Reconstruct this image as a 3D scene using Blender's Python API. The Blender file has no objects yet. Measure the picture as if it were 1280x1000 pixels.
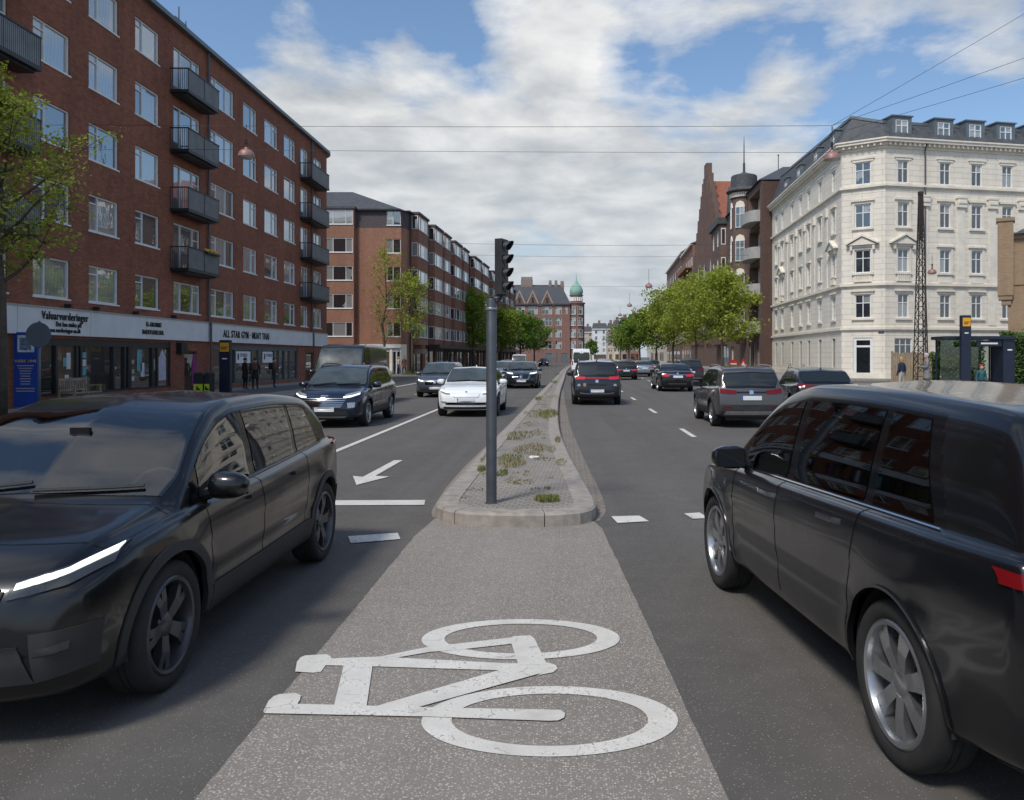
import bpy, bmesh, math, random
import numpy as np
from mathutils import Vector, Matrix
from mathutils.bvhtree import BVHTree
R = math.radians
PI = math.pi
random.seed(7)
sc = bpy.context.scene
COL = sc.collection

# ------------------------------------------------------------------ mesh collector
class MB:
    def __init__(s): s.v = []; s.f = []; s.m = []
    def face(s, pts, mi=0):
        b = len(s.v); s.v += [tuple(p) for p in pts]; s.f.append(tuple(range(b, b+len(pts)))); s.m.append(mi)
    def add(s, vs, fs, mi=0):
        b = len(s.v); s.v += [tuple(p) for p in vs]
        for f in fs: s.f.append(tuple(i+b for i in f)); s.m.append(mi)
    def hexa(s, p, mi=0):
        s.add(p, [(0,3,2,1),(4,5,6,7),(0,1,5,4),(1,2,6,5),(2,3,7,6),(3,0,4,7)], mi)
    def box(s, x0,x1,y0,y1,z0,z1, mi=0):
        s.hexa([(x0,y0,z0),(x1,y0,z0),(x1,y1,z0),(x0,y1,z0),(x0,y0,z1),(x1,y0,z1),(x1,y1,z1),(x0,y1,z1)], mi)
    def fbox(s, F, u0,u1,z0,z1,o0,o1, mi=0):     # box in a facade's frame: u along, z up, o outward
        s.hexa([F.P(u0,z0,o1),F.P(u1,z0,o1),F.P(u1,z0,o0),F.P(u0,z0,o0),F.P(u0,z1,o1),F.P(u1,z1,o1),F.P(u1,z1,o0),F.P(u0,z1,o0)], mi)
    def tube(s, path, rad, n=8, mi=0, cap=True):
        path = [Vector(p) for p in path]
        if not hasattr(rad, '__len__'): rad = [rad]*len(path)
        b = len(s.v); up = None
        for i, p in enumerate(path):
            t = (path[min(i+1,len(path)-1)] - path[max(i-1,0)])
            t = t.normalized() if t.length > 1e-9 else Vector((0,0,1))
            if up is None: up = t.orthogonal().normalized()
            a = (up - t*up.dot(t)); a = a.normalized() if a.length > 1e-6 else t.orthogonal().normalized(); up = a
            c = t.cross(a)
            for k in range(n):
                an = 2*PI*k/n; q = p + (a*math.cos(an)+c*math.sin(an))*rad[i]; s.v.append(tuple(q))
        for i in range(len(path)-1):
            for k in range(n):
                k2 = (k+1)%n
                s.f.append((b+i*n+k, b+i*n+k2, b+(i+1)*n+k2, b+(i+1)*n+k)); s.m.append(mi)
        if cap:
            s.f.append(tuple(b+k for k in reversed(range(n)))); s.m.append(mi)
            e = b+(len(path)-1)*n; s.f.append(tuple(e+k for k in range(n))); s.m.append(mi)
    def lathe(s, prof, n=24, mi=0, axis='z', c=(0,0,0), a0=0, a1=2*PI):
        b = len(s.v); full = abs(a1-a0-2*PI) < 1e-6; cols = n if full else n+1
        for r, h in prof:
            for k in range(cols):
                a = a0+(a1-a0)*k/n; x, y = r*math.cos(a), r*math.sin(a)
                p = (x,y,h) if axis=='z' else ((h,x,y) if axis=='x' else (y,h,x))
                s.v.append((p[0]+c[0],p[1]+c[1],p[2]+c[2]))
        for i in range(len(prof)-1):
            for k in range(n):
                k2 = (k+1)%cols
                s.f.append((b+i*cols+k,b+i*cols+k2,b+(i+1)*cols+k2,b+(i+1)*cols+k)); s.m.append(mi)
    def prism(s, poly, z0, z1, mi=0):            # polygon in xy, extruded (counter-clockwise seen from above)
        n = len(poly)
        s.add([(x,y,z0) for x,y in poly]+[(x,y,z1) for x,y in poly],
              [tuple(reversed(range(n))), tuple(range(n,2*n))]+[(i,(i+1)%n,n+(i+1)%n,n+i) for i in range(n)], mi)
    def build(s, name, mats, parent=None, smooth=False, loc=None, rz=0, bevel=0, uv=True, local=False, auto=None):
        me = bpy.data.meshes.new(name)
        off = Vector((0,0,0))
        if loc is not None and not local: off = Vector(loc)
        elif parent is not None and not local: off = world_loc(parent)
        o3 = (off.x, off.y, off.z)
        vs = [(a-o3[0], b-o3[1], c-o3[2]) for a,b,c in s.v] if off.length else s.v
        me.from_pydata(vs, [], s.f)
        if not isinstance(mats, (list, tuple)): mats = [mats]
        for m in mats: me.materials.append(m)
        if len(mats) > 1: me.polygons.foreach_set('material_index', s.m)
        if smooth: me.polygons.foreach_set('use_smooth', [True]*len(s.f))
        me.update()
        if uv: box_uv(me, off)
        if smooth and auto: me.set_sharp_from_angle(angle=R(auto))
        o = bpy.data.objects.new(name, me); COL.objects.link(o)
        if parent is not None: o.parent = parent
        if loc is not None: o.location = (Vector(loc) - world_loc(parent)) if (parent is not None and not local) else Vector(loc)
        if rz: o.rotation_euler.z = rz
        if bevel:
            b = o.modifiers.new('bevel','BEVEL'); b.width = bevel; b.segments = 2; b.limit_method='ANGLE'
        return o

def world_loc(o):
    v = Vector((0,0,0))
    while o is not None: v += o.location; o = o.parent
    return v
def box_uv(me, off):
    uvl = me.uv_layers.new(name='UVMap')
    co = np.empty(len(me.vertices)*3); me.vertices.foreach_get('co', co); co = co.reshape(-1,3)+np.array(off)
    nl = len(me.loops); lv = np.empty(nl, dtype=np.int64); me.loops.foreach_get('vertex_index', lv)
    npoly = len(me.polygons); nor = np.empty(npoly*3); me.polygons.foreach_get('normal', nor); nor = nor.reshape(-1,3)
    tot = np.empty(npoly, dtype=np.int64); me.polygons.foreach_get('loop_total', tot)
    pn = np.repeat(nor, tot, axis=0); p = co[lv]
    h = np.hypot(pn[:,0], pn[:,1]); flat = np.abs(pn[:,2]) > .9
    hs = np.where(h<1e-6,1,h); tx, ty = -pn[:,1]/hs, pn[:,0]/hs
    u = np.where(flat, p[:,0], p[:,0]*tx+p[:,1]*ty); v = np.where(flat, p[:,1], p[:,2]/np.maximum(np.sqrt(np.clip(1-pn[:,2]**2,0,1)),.3))
    uvl.data.foreach_set('uv', np.stack([u,v],1).ravel())

class Fac:                                      # facade frame; outward normal on the right hand of d
    def __init__(s, o, d):
        l = math.hypot(*d); s.o = o; s.d = (d[0]/l, d[1]/l); s.n = (s.d[1], -s.d[0]); s.rz = math.atan2(s.d[1], s.d[0])
    def P(s, u, z, out=0): return (s.o[0]+s.d[0]*u+s.n[0]*out, s.o[1]+s.d[1]*u+s.n[1]*out, z)

def wall_holes(mb, F, u0,u1,z0,z1, holes, rec=.12, mi=0, mi_rev=None, out=0):
    us = sorted({u0,u1,*[min(max(h[i],u0),u1) for h in holes for i in (0,1)]}); zs = sorted({z0,z1,*[min(max(h[i],z0),z1) for h in holes for i in (2,3)]})
    mr = mi if mi_rev is None else mi_rev
    for i in range(len(us)-1):
        run = None
        for j in range(len(zs)-1):
            uc, zc = (us[i]+us[i+1])/2, (zs[j]+zs[j+1])/2
            inside = any(h[0]<uc<h[1] and h[2]<zc<h[3] for h in holes)
            if not inside:
                if run is None: run = zs[j]
            if (inside or j==len(zs)-2) and run is not None:
                top = zs[j] if inside else zs[j+1]
                mb.face([F.P(us[i],run,out),F.P(us[i+1],run,out),F.P(us[i+1],top,out),F.P(us[i],top,out)], mi); run = None
    for a,b,c,d in holes:
        q = [(a,c),(b,c),(b,d),(a,d)]
        for k in range(4):
            p1, p2 = q[k], q[(k+1)%4]
            mb.face([F.P(p1[0],p1[1],out),F.P(p1[0],p1[1],out-rec),F.P(p2[0],p2[1],out-rec),F.P(p2[0],p2[1],out)], mr)

def thing(name, label, cat, loc=(0,0,0), group=None, kind=None, rz=0):
    o = bpy.data.objects.new(name, None); COL.objects.link(o); o.location = loc; o.rotation_euler.z = rz
    o.empty_display_size = .2
    return tag(o, label, cat, group, kind)
def tag(o, label=None, cat=None, group=None, kind=None):
    if label: o['label'] = label
    if cat: o['category'] = cat
    if group: o['group'] = group
    if kind: o['kind'] = kind
    return o
def struct(o, label=None):
    o['kind'] = 'structure'
    if label: o['label'] = label; 
    return o
def link_copy(src, parent, loc, rz=0):
    c = src.copy(); COL.objects.link(c); c.parent = parent; c.location = loc; c.rotation_euler = (0,0,rz)
    for ch in src.children:
        g = ch.copy(); COL.objects.link(g); g.parent = c
    return c

# ------------------------------------------------------------------ materials
def srgb(r,g,b):
    f = lambda c: (c/255/12.92 if c/255<=.04045 else ((c/255+.055)/1.055)**2.4)
    return (f(r),f(g),f(b))
class NT:
    def __init__(s, m): s.t = m.node_tree; s.n = s.t.nodes; s.l = s.t.links
    def new(s, typ, **kw):
        n = s.n.new('ShaderNode'+typ)
        for k, v in kw.items():
            if k in n.inputs: n.inputs[k].default_value = v
            else: setattr(n, k, v)
        return n
    def link(s, a, b): s.l.new(a, b)
    def math(s, op, a, b=None, clamp=False):
        n = s.n.new('ShaderNodeMath'); n.operation = op; n.use_clamp = clamp
        for i, x in enumerate((a,b)):
            if x is None: continue
            if isinstance(x,(int,float)): n.inputs[i].default_value = x
            else: s.l.new(x, n.inputs[i])
        return n.outputs[0]
    def ramp(s, fac, stops, interp='LINEAR'):
        n = s.n.new('ShaderNodeValToRGB'); n.color_ramp.interpolation = interp
        e = n.color_ramp.elements
        while len(e) < len(stops): e.new(.5)
        for k,(p,c) in enumerate(stops): e[k].position = p; e[k].color = (*c,1) if len(c)==3 else c
        s.l.new(fac, n.inputs[0]); return n.outputs[0]
    def mix(s, fac, a, b, mode='MIX'):
        n = s.n.new('ShaderNodeMix'); n.data_type='RGBA'; n.blend_type = mode
        for sock, x in ((n.inputs[0],fac),(n.inputs[6],a),(n.inputs[7],b)):
            if isinstance(x,(int,float)): sock.default_value = x
            elif isinstance(x,tuple): sock.default_value = (*x[:3],1)
            else: s.l.new(x, sock)
        return n.outputs[2]
    def noise(s, scale, detail=4, rough=.55, vec=None, dist=0):
        n = s.n.new('ShaderNodeTexNoise'); n.inputs['Scale'].default_value = scale; n.inputs['Detail'].default_value = detail
        n.inputs['Roughness'].default_value = rough; n.inputs['Distortion'].default_value = dist
        if vec is not None: s.l.new(vec, n.inputs['Vector'])
        return n
MATS = {}
def mat(name, base=(.5,.5,.5), rough=.6, metal=0., spec=.5, coat=0., vary=0., vscale=3., bump=0., bscale=40., emit=None, estr=0., coords='Object', detail=5):
    if name in MATS: return MATS[name]
    m = bpy.data.materials.new(name); m.use_nodes = True; t = NT(m); b = t.n['Principled BSDF']
    b.inputs['Base Color'].default_value = (*base,1); b.inputs['Roughness'].default_value = rough
    b.inputs['Metallic'].default_value = metal; b.inputs['Specular IOR Level'].default_value = spec
    b.inputs['Coat Weight'].default_value = coat; b.inputs['Coat Roughness'].default_value = .03
    if vary or bump:
        tc = t.new('TexCoord'); vec = tc.outputs[coords]
    if vary:
        nz = t.noise(vscale, detail, .6, vec)
        lo = tuple(c*(1-vary) for c in base); hi = tuple(min(1,c*(1+vary)) for c in base)
        t.link(t.ramp(nz.outputs['Fac'], [(.3,lo),(.7,hi)]), b.inputs['Base Color'])
        rr = t.math('ADD', t.math('MULTIPLY', nz.outputs['Fac'], .2), max(0,rough-.1)); t.link(rr, b.inputs['Roughness'])
    if bump:
        n2 = t.noise(bscale, 4, .6, vec); bp = t.new('Bump', Strength=bump, Distance=.01)
        t.link(n2.outputs['Fac'], bp.inputs['Height']); t.link(bp.outputs[0], b.inputs['Normal'])
    if emit:
        b.inputs['Emission Color'].default_value = (*emit,1); b.inputs['Emission Strength'].default_value = estr
    MATS[name] = m; return m

def mat_brick(name, c1, c2, mortar, vary=.25, mix_m=.5):
    m = bpy.data.materials.new(name); m.use_nodes = True; t = NT(m); b = t.n['Principled BSDF']
    uv = t.new('UVMap'); br = t.new('TexBrick', Scale=1.0)
    br.inputs['Brick Width'].default_value=.24; br.inputs['Row Height'].default_value=.067; br.inputs['Mortar Size'].default_value=.008
    br.inputs['Color1'].default_value=(*c1,1); br.inputs['Color2'].default_value=(*c2,1); br.inputs['Mortar'].default_value=(*mortar,1)
    br.inputs['Bias'].default_value=-.1
    t.link(uv.outputs[0], br.inputs['Vector'])
    n1 = t.noise(.35, 6, .65, uv.outputs[0]); n2 = t.noise(3.1, 5, .7, uv.outputs[0])
    k = t.math('ADD', t.math('MULTIPLY', n1.outputs['Fac'], 2*vary), t.math('MULTIPLY', n2.outputs['Fac'], 2.4*vary))
    k = t.math('ADD', k, 1-2.2*vary)
    # rain streaks: a stretched noise
    mp = t.new('Mapping'); mp.inputs['Scale'].default_value=(1.6,.12,1); t.link(uv.outputs[0], mp.inputs[0])
    n3 = t.noise(1.0, 5, .6, mp.outputs[0]); k = t.math('MULTIPLY', k, t.math('ADD', t.math('MULTIPLY', n3.outputs['Fac'], .5), .75))
    sc_ = t.new('VectorMath', operation='SCALE'); t.link(br.outputs['Color'], sc_.inputs[0]); t.link(k, sc_.inputs[3])
    t.link(sc_.outputs[0], b.inputs['Base Color']); b.inputs['Roughness'].default_value=.85; b.inputs['Specular IOR Level'].default_value=.25
    bp = t.new('Bump', Strength=.4, Distance=.008); bp.invert = True; t.link(br.outputs['Fac'], bp.inputs['Height']); t.link(bp.outputs[0], b.inputs['Normal'])
    MATS[name] = m; return m

def mat_glass(name, dark=(.018,.022,.025), light=(.30,.31,.30), amount=.5, refl=.30):
    """window pane seen from outside: mirror of the sky over a dark room, a pale curtain or a painted lit interior, drawn per pane"""
    m = bpy.data.materials.new(name); m.use_nodes = True; t = NT(m); b = t.n['Principled BSDF']; out = t.n['Material Output']
    oi = t.new('ObjectInfo'); geo = t.new('NewGeometry'); tc = t.new('TexCoord')
    rnd = t.math('FRACT', t.math('ADD', t.math('MULTIPLY', oi.outputs['Random'], 3.7), geo.outputs['Random Per Island']))
    # curtain folds
    wv = t.new('TexWave', Scale=1.7, Distortion=6.0, Detail=3.0); t.link(tc.outputs['Object'], wv.inputs['Vector'])
    fold = t.math('ADD', t.math('MULTIPLY', wv.outputs['Fac'], .22), .78)
    cu = t.new('VectorMath', operation='SCALE'); cu.inputs[0].default_value = light; t.link(fold, cu.inputs[3])
    nz = t.noise(.8, 3, .5, tc.outputs['Object'])
    gate = t.math('GREATER_THAN', t.math('ADD', rnd, t.math('MULTIPLY', nz.outputs['Fac'], .15)), 1.07-amount)
    col = t.mix(gate, dark, cu.outputs[0])
    t.link(col, b.inputs['Base Color']); b.inputs['Roughness'].default_value=.25
    gl = t.new('BsdfGlossy', Roughness=.015); gl.inputs['Color'].default_value=(.93,.97,1,1)
    nb = t.noise(1.1, 2, .5, tc.outputs['Object']); bp = t.new('Bump', Strength=.06, Distance=.05); t.link(nb.outputs['Fac'], bp.inputs['Height']); t.link(bp.outputs[0], gl.inputs['Normal'])
    fr = t.new('Fresnel', IOR=1.5); f = t.math('ADD', t.math('MULTIPLY', fr.outputs[0], .75), refl, clamp=True)
    mx = t.new('MixShader'); t.link(f, mx.inputs[0]); t.link(b.outputs[0], mx.inputs[1]); t.link(gl.outputs[0], mx.inputs[2]); t.link(mx.outputs[0], out.inputs[0])
    MATS[name] = m; return m

def mat_leaf(name, c1, c2, trans=.35):
    m = bpy.data.materials.new(name); m.use_nodes = True; t = NT(m); b = t.n['Principled BSDF']; out = t.n['Material Output']
    geo = t.new('NewGeometry'); tc = t.new('TexCoord')
    nz = t.noise(.55, 3, .6, tc.outputs['Object'])
    f = t.math('ADD', t.math('MULTIPLY', geo.outputs['Random Per Island'], .55), t.math('MULTIPLY', nz.outputs['Fac'], .5))
    col = t.ramp(f, [(.15,c1),(.85,c2)]); t.link(col, b.inputs['Base Color']); b.inputs['Roughness'].default_value=.55; b.inputs['Specular IOR Level'].default_value=.3
    tr = t.new('BsdfTranslucent'); t.link(col, tr.inputs['Color']); mx = t.new('MixShader', Fac=trans)
    t.link(b.outputs[0], mx.inputs[1]); t.link(tr.outputs[0], mx.inputs[2]); t.link(mx.outputs[0], out.inputs[0])
    MATS[name] = m; return m

def mat_asphalt(name, base, speck, speck_amt, coarse=1.0, worn=.3, warm=(.0,.0,.0)):
    m = bpy.data.materials.new(name); m.use_nodes = True; t = NT(m); b = t.n['Principled BSDF']
    tc = t.new('TexCoord'); v = tc.outputs['Object']
    vo = t.new('TexVoronoi', Scale=95.0/coarse); t.link(v, vo.inputs['Vector'])
    vs = t.new('SeparateColor'); t.link(vo.outputs['Color'], vs.inputs[0])
    fine = t.noise(160.0/coarse, 3, .7, v)
    big = t.noise(.5, 6, .65, v); med = t.noise(4.0, 5, .6, v)
    mp = t.new('Mapping'); mp.inputs['Scale'].default_value=(1.1,.035,1); t.link(v, mp.inputs[0]); lane = t.noise(1.0, 4, .55, mp.outputs[0])
    k = t.math('ADD', t.math('MULTIPLY', big.outputs['Fac'], worn), t.math('MULTIPLY', med.outputs['Fac'], worn*.6))
    k = t.math('ADD', k, t.math('MULTIPLY', lane.outputs['Fac'], worn*1.3)); k = t.math('ADD', k, 1-worn*1.45)
    k = t.math('MULTIPLY', k, t.math('ADD', t.math('MULTIPLY', fine.outputs['Fac'], 1.1), .45))
    s1 = t.new('VectorMath', operation='SCALE'); s1.inputs[0].default_value = base; t.link(k, s1.inputs[3])
    ve = t.new('TexVoronoi', Scale=.33, feature='DISTANCE_TO_EDGE'); wpn = t.noise(1.3,5,.7,v); wa = t.new('VectorMath', operation='MULTIPLY_ADD'); t.link(wpn.outputs['Color'], wa.inputs[0]); wa.inputs[1].default_value=(1.3,1.3,0); t.link(v, wa.inputs[2]); t.link(wa.outputs[0], ve.inputs['Vector'])
    stain = t.math('MULTIPLY', t.math('SUBTRACT', t.noise(.9,4,.6,mp.outputs[0]).outputs['Fac'], .56, True), 2.2)
    dk = t.math('SUBTRACT', 1.0, t.math('MULTIPLY', stain, worn*1.3), True)
    s0 = t.new('VectorMath', operation='SCALE'); t.link(s1.outputs[0], s0.inputs[0]); t.link(dk, s0.inputs[3]); s1 = s0
    thr = t.math('GREATER_THAN', vs.outputs[0], 1-speck_amt)
    near = t.math('LESS_THAN', vo.outputs['Distance'], .42)
    sp = t.ramp(vs.outputs[1], [(0,tuple(c*.55 for c in speck)),(1,speck)])
    col = t.mix(t.math('MULTIPLY', thr, near), s1.outputs[0], sp)
    t.link(col, b.inputs['Base Color']); b.inputs['Roughness'].default_value=.82; b.inputs['Specular IOR Level'].default_value=.35
    bp = t.new('Bump', Strength=.5, Distance=.004); h = t.math('ADD', fine.outputs['Fac'], t.math('MULTIPLY', vo.outputs['Distance'], -.6)); t.link(h, bp.inputs['Height']); t.link(bp.outputs[0], b.inputs['Normal'])
    MATS[name] = m; return m

def mat_pavers(name, c1, c2, joint, w=.30, h=.30, off=.5, rot=0., jw=.012, vary=.35):
    m = bpy.data.materials.new(name); m.use_nodes = True; t = NT(m); b = t.n['Principled BSDF']
    tc = t.new('TexCoord'); mp = t.new('Mapping'); mp.inputs['Rotation'].default_value=(0,0,rot); t.link(tc.outputs['Object'], mp.inputs[0])
    dn = t.noise(5.0, 2, .5, mp.outputs[0]); va = t.new('VectorMath', operation='SCALE'); va.inputs[3].default_value=.025; t.link(dn.outputs['Color'], va.inputs[0])
    ad = t.new('VectorMath', operation='ADD'); t.link(mp.outputs[0], ad.inputs[0]); t.link(va.outputs[0], ad.inputs[1])
    br = t.new('TexBrick', Scale=1.0, offset=off); br.inputs['Brick Width'].default_value=w; br.inputs['Row Height'].default_value=h; br.inputs['Mortar Size'].default_value=jw; br.inputs['Mortar Smooth'].default_value=.4
    br.inputs['Color1'].default_value=(*c1,1); br.inputs['Color2'].default_value=(*c2,1); br.inputs['Mortar'].default_value=(*joint,1); t.link(ad.outputs[0], br.inputs['Vector'])
    n1 = t.noise(.9, 6, .65, tc.outputs['Object']); n2 = t.noise(60, 3, .7, tc.outputs['Object'])
    k = t.math('MULTIPLY', t.math('ADD', t.math('MULTIPLY', n1.outputs['Fac'], 2*vary), 1-vary), t.math('ADD', t.math('MULTIPLY', n2.outputs['Fac'], .7), .65))
    s1 = t.new('VectorMath', operation='SCALE'); t.link(br.outputs['Color'], s1.inputs[0]); t.link(k, s1.inputs[3]); t.link(s1.outputs[0], b.inputs['Base Color'])
    b.inputs['Roughness'].default_value=.85; b.inputs['Specular IOR Level'].default_value=.3
    bp = t.new('Bump', Strength=.6, Distance=.01); bp.invert=True; t.link(br.outputs['Fac'], bp.inputs['Height']); t.link(bp.outputs[0], b.inputs['Normal'])
    MATS[name] = m; return m

M = {}
M['brick_red'] = mat_brick('brick_red', (.30,.098,.055), (.20,.066,.040), (.21,.135,.098), .36)
M['brick_orange'] = mat_brick('brick_orange', (.32,.138,.086), (.25,.108,.07), (.27,.20,.155))
M['brick_far'] = mat_brick('brick_far', (.25,.12,.095), (.20,.095,.08), (.24,.19,.165))
M['brick_brown'] = mat_brick('brick_brown', (.165,.098,.080), (.12,.073,.062), (.19,.15,.13))
M['brick_yellow'] = mat_brick('brick_yellow', (.33,.225,.135), (.27,.18,.11), (.27,.22,.17), .15)
M['brick_warm'] = mat_brick('brick_warm', (.27,.125,.085), (.22,.10,.07), (.25,.19,.16))
M['stucco'] = mat('stucco', (.76,.71,.625), .85, vary=.10, vscale=.8, bump=.15, bscale=20)
M['stucco_trim'] = mat('stucco_trim', (.72,.665,.57), .85, vary=.12, vscale=1.5)
M['white_panel'] = mat('white_panel', (.66,.67,.68), .55, vary=.09, vscale=1.2)
M['white_frame'] = mat('white_frame', (.74,.75,.74), .45, vary=.06, vscale=4)
M['grey_frame'] = mat('grey_frame', (.36,.36,.35), .5, vary=.1, vscale=4)
M['dark_frame'] = mat('dark_frame', (.022,.024,.027), .45, vary=.2)
M['glass'] = mat_glass('window_glass', amount=.45, refl=.24)
M['glass_dark'] = mat_glass('window_glass_dark', amount=.14, refl=.10)
M['glass_far'] = mat_glass('window_glass_far', amount=.35, refl=.12)
M['glass_shop'] = mat_glass('shop_glass', dark=(.014,.017,.019), light=(.13,.085,.055), amount=.38, refl=.06)  # warm tone paints the lit shop interior into the pane colour
M['car_glass0'] = mat('door_glass', (.012,.014,.016), .06, spec=.6, vary=.3)
M['slate'] = mat('slate', (.062,.066,.074), .7, vary=.35, vscale=2.5, bump=.3, bscale=14)
M['slate_purple'] = mat('slate_purple', (.075,.06,.064), .75, vary=.35, vscale=5, bump=.3, bscale=14)
M['zinc'] = mat('zinc', (.14,.165,.185), .5, metal=.3, vary=.15, vscale=2)
M['tile_red'] = mat('tile_red', (.25,.088,.052), .8, vary=.25, vscale=2.5, bump=.5, bscale=9)
M['copper_green'] = mat('copper_green', (.22,.40,.32), .75, vary=.18, vscale=1.5)
M['steel_grey'] = mat('steel_grey', (.085,.094,.108), .42, metal=.35, vary=.18, vscale=6, bump=.08, bscale=60)
M['dark_metal'] = mat('dark_metal', (.035,.037,.039), .45, metal=.4, vary=.2)
M['balcony_metal'] = mat('balcony_metal', (.20,.21,.212), .5, metal=.25, vary=.2, vscale=2)
M['rust_metal'] = mat('rust_metal', (.032,.025,.022), .8, vary=.3, vscale=6)
M['concrete'] = mat('concrete', (.36,.35,.33), .85, vary=.15, vscale=2, bump=.2)
M['granite'] = mat('granite', (.30,.268,.235), .8, vary=.28, vscale=7, bump=.35, bscale=70)
def mat_roadpaint():
    m = bpy.data.materials.new('paint_road'); m.use_nodes = True; t = NT(m); b = t.n['Principled BSDF']; v = t.new('TexCoord').outputs['Object']
    n1 = t.noise(2.2,6,.7,v); n2 = t.noise(55,4,.75,v); vo = t.new('TexVoronoi', Scale=110.0); t.link(v, vo.inputs['Vector']); ve = t.new('TexVoronoi', Scale=5.5, feature='DISTANCE_TO_EDGE')
    wp = t.noise(6,3,.6,v); ad = t.new('VectorMath', operation='MULTIPLY_ADD'); t.link(wp.outputs['Color'], ad.inputs[0]); ad.inputs[1].default_value=(.12,.12,0); t.link(v, ad.inputs[2]); t.link(ad.outputs[0], ve.inputs['Vector'])
    col = t.ramp(n1.outputs['Fac'], [(.3,(.50,.485,.445)),(.65,(.71,.69,.64))])
    worn = t.math('GREATER_THAN', t.math('ADD', t.math('MULTIPLY', n2.outputs['Fac'], .75), t.math('MULTIPLY', n1.outputs['Fac'], .38)), .665)
    pit = t.math('MULTIPLY', t.math('LESS_THAN', vo.outputs['Distance'], .25), t.math('GREATER_THAN', n1.outputs['Fac'], .50))
    crack = t.math('MULTIPLY', t.math('LESS_THAN', ve.outputs['Distance'], .012), t.math('GREATER_THAN', wp.outputs['Fac'], .54))
    k = t.math('MAXIMUM', t.math('MULTIPLY', worn, .85), t.math('MAXIMUM', t.math('MULTIPLY', pit, .4), t.math('MULTIPLY', crack, .6)))
    t.link(t.mix(k, col, (.16,.15,.14)), b.inputs['Base Color']); b.inputs['Roughness'].default_value=.7
    bp = t.new('Bump', Strength=.35, Distance=.004); t.link(n2.outputs['Fac'], bp.inputs['Height']); t.link(bp.outputs[0], b.inputs['Normal']); return m
M['paint_road'] = mat_roadpaint()
M['black_letter'] = mat('black_letter', (.012,.012,.013), .5, vary=.1)
M['navy'] = mat('navy', (.010,.016,.035), .4, vary=.15)
M['sign_blue'] = mat('sign_blue', (.012,.06,.33), .45, vary=.08)
M['sign_grey'] = mat('sign_grey', (.10,.125,.15), .5, metal=.3, vary=.1)
M['yellow_sign'] = mat('yellow_sign', (.72,.34,.02), .5, vary=.06)
M['lime'] = mat('lime', (.55,.66,.03), .5, vary=.06)
M['white'] = mat('white', (.76,.77,.78), .5, vary=.05)
M['red'] = mat('red', (.55,.03,.03), .5, vary=.1)
M['pink'] = mat('pink', (.36,.06,.24), .7, vary=.12)
M['wood_old'] = mat('wood_old', (.30,.22,.16), .8, vary=.3, vscale=5)
M['wood_fence'] = mat('wood_fence', (.30,.23,.15), .85, vary=.25, vscale=3)
M['bark'] = mat('bark', (.075,.060,.045), .9, vary=.35, vscale=6, bump=.6, bscale=25)
M['cloth_black'] = mat('cloth_black', (.014,.014,.016), .85, vary=.2)
M['cloth_navy'] = mat('cloth_navy', (.016,.022,.05), .85, vary=.2)
M['cloth_grey'] = mat('cloth_grey', (.20,.20,.20), .85, vary=.2)
M['cloth_beige'] = mat('cloth_beige', (.42,.37,.31), .85, vary=.15)
M['cloth_teal'] = mat('cloth_teal', (.03,.12,.14), .85, vary=.2)
M['cloth_brown'] = mat('cloth_brown', (.10,.045,.03), .85, vary=.2)
M['cloth_denim'] = mat('cloth_denim', (.05,.085,.17), .85, vary=.2)
M['skin'] = mat('skin', (.50,.30,.22), .6)
M['hair_dark'] = mat('hair_dark', (.02,.015,.012), .6)
M['hair_blonde'] = mat('hair_blonde', (.36,.22,.10), .6, vary=.2)
M['hair_grey'] = mat('hair_grey', (.42,.41,.40), .6)
M['lamp_shade'] = mat('lamp_shade', (.30,.17,.15), .5, metal=.2, vary=.2)
M['lamp_glass'] = mat('lamp_glass', (.55,.53,.48), .3)
M['leaf_spring'] = mat_leaf('leaf_spring', (.19,.25,.025), (.47,.52,.09), .5)
M['leaf_fresh'] = mat_leaf('leaf_fresh', (.12,.20,.022), (.34,.43,.06), .45)
M['leaf_dense'] = mat_leaf('leaf_dense', (.06,.14,.02), (.19,.30,.045), .4)
M['leaf_hedge'] = mat_leaf('leaf_hedge', (.03,.075,.014), (.09,.16,.03), .25)
M['grass'] = mat_leaf('grass', (.11,.13,.03), (.24,.25,.08), .3)
M['grass_dry'] = mat_leaf('grass_dry', (.20,.17,.08), (.36,.32,.18), .3)
M['asphalt'] = mat_asphalt('asphalt', (.106,.099,.091), (.30,.275,.245), .10, .8, .48)
M['strip'] = mat_asphalt('strip_asphalt', (.228,.208,.185), (.53,.48,.415), .48, 1.1, .36)
M['pavers'] = mat_pavers('sett_pavers', (.30,.275,.248), (.25,.23,.208), (.19,.172,.148), .11, .09, .5, .04, .012)
M['sidewalk'] = mat_pavers('sidewalk_slabs', (.29,.28,.265), (.25,.245,.235), (.15,.145,.13), .8, .6, .5, 0, .014, .2)
M['cobble'] = mat_pavers('gutter_cobble', (.235,.205,.175), (.19,.168,.145), (.15,.132,.11), .16, .12, .5, 0, .014)
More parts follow.
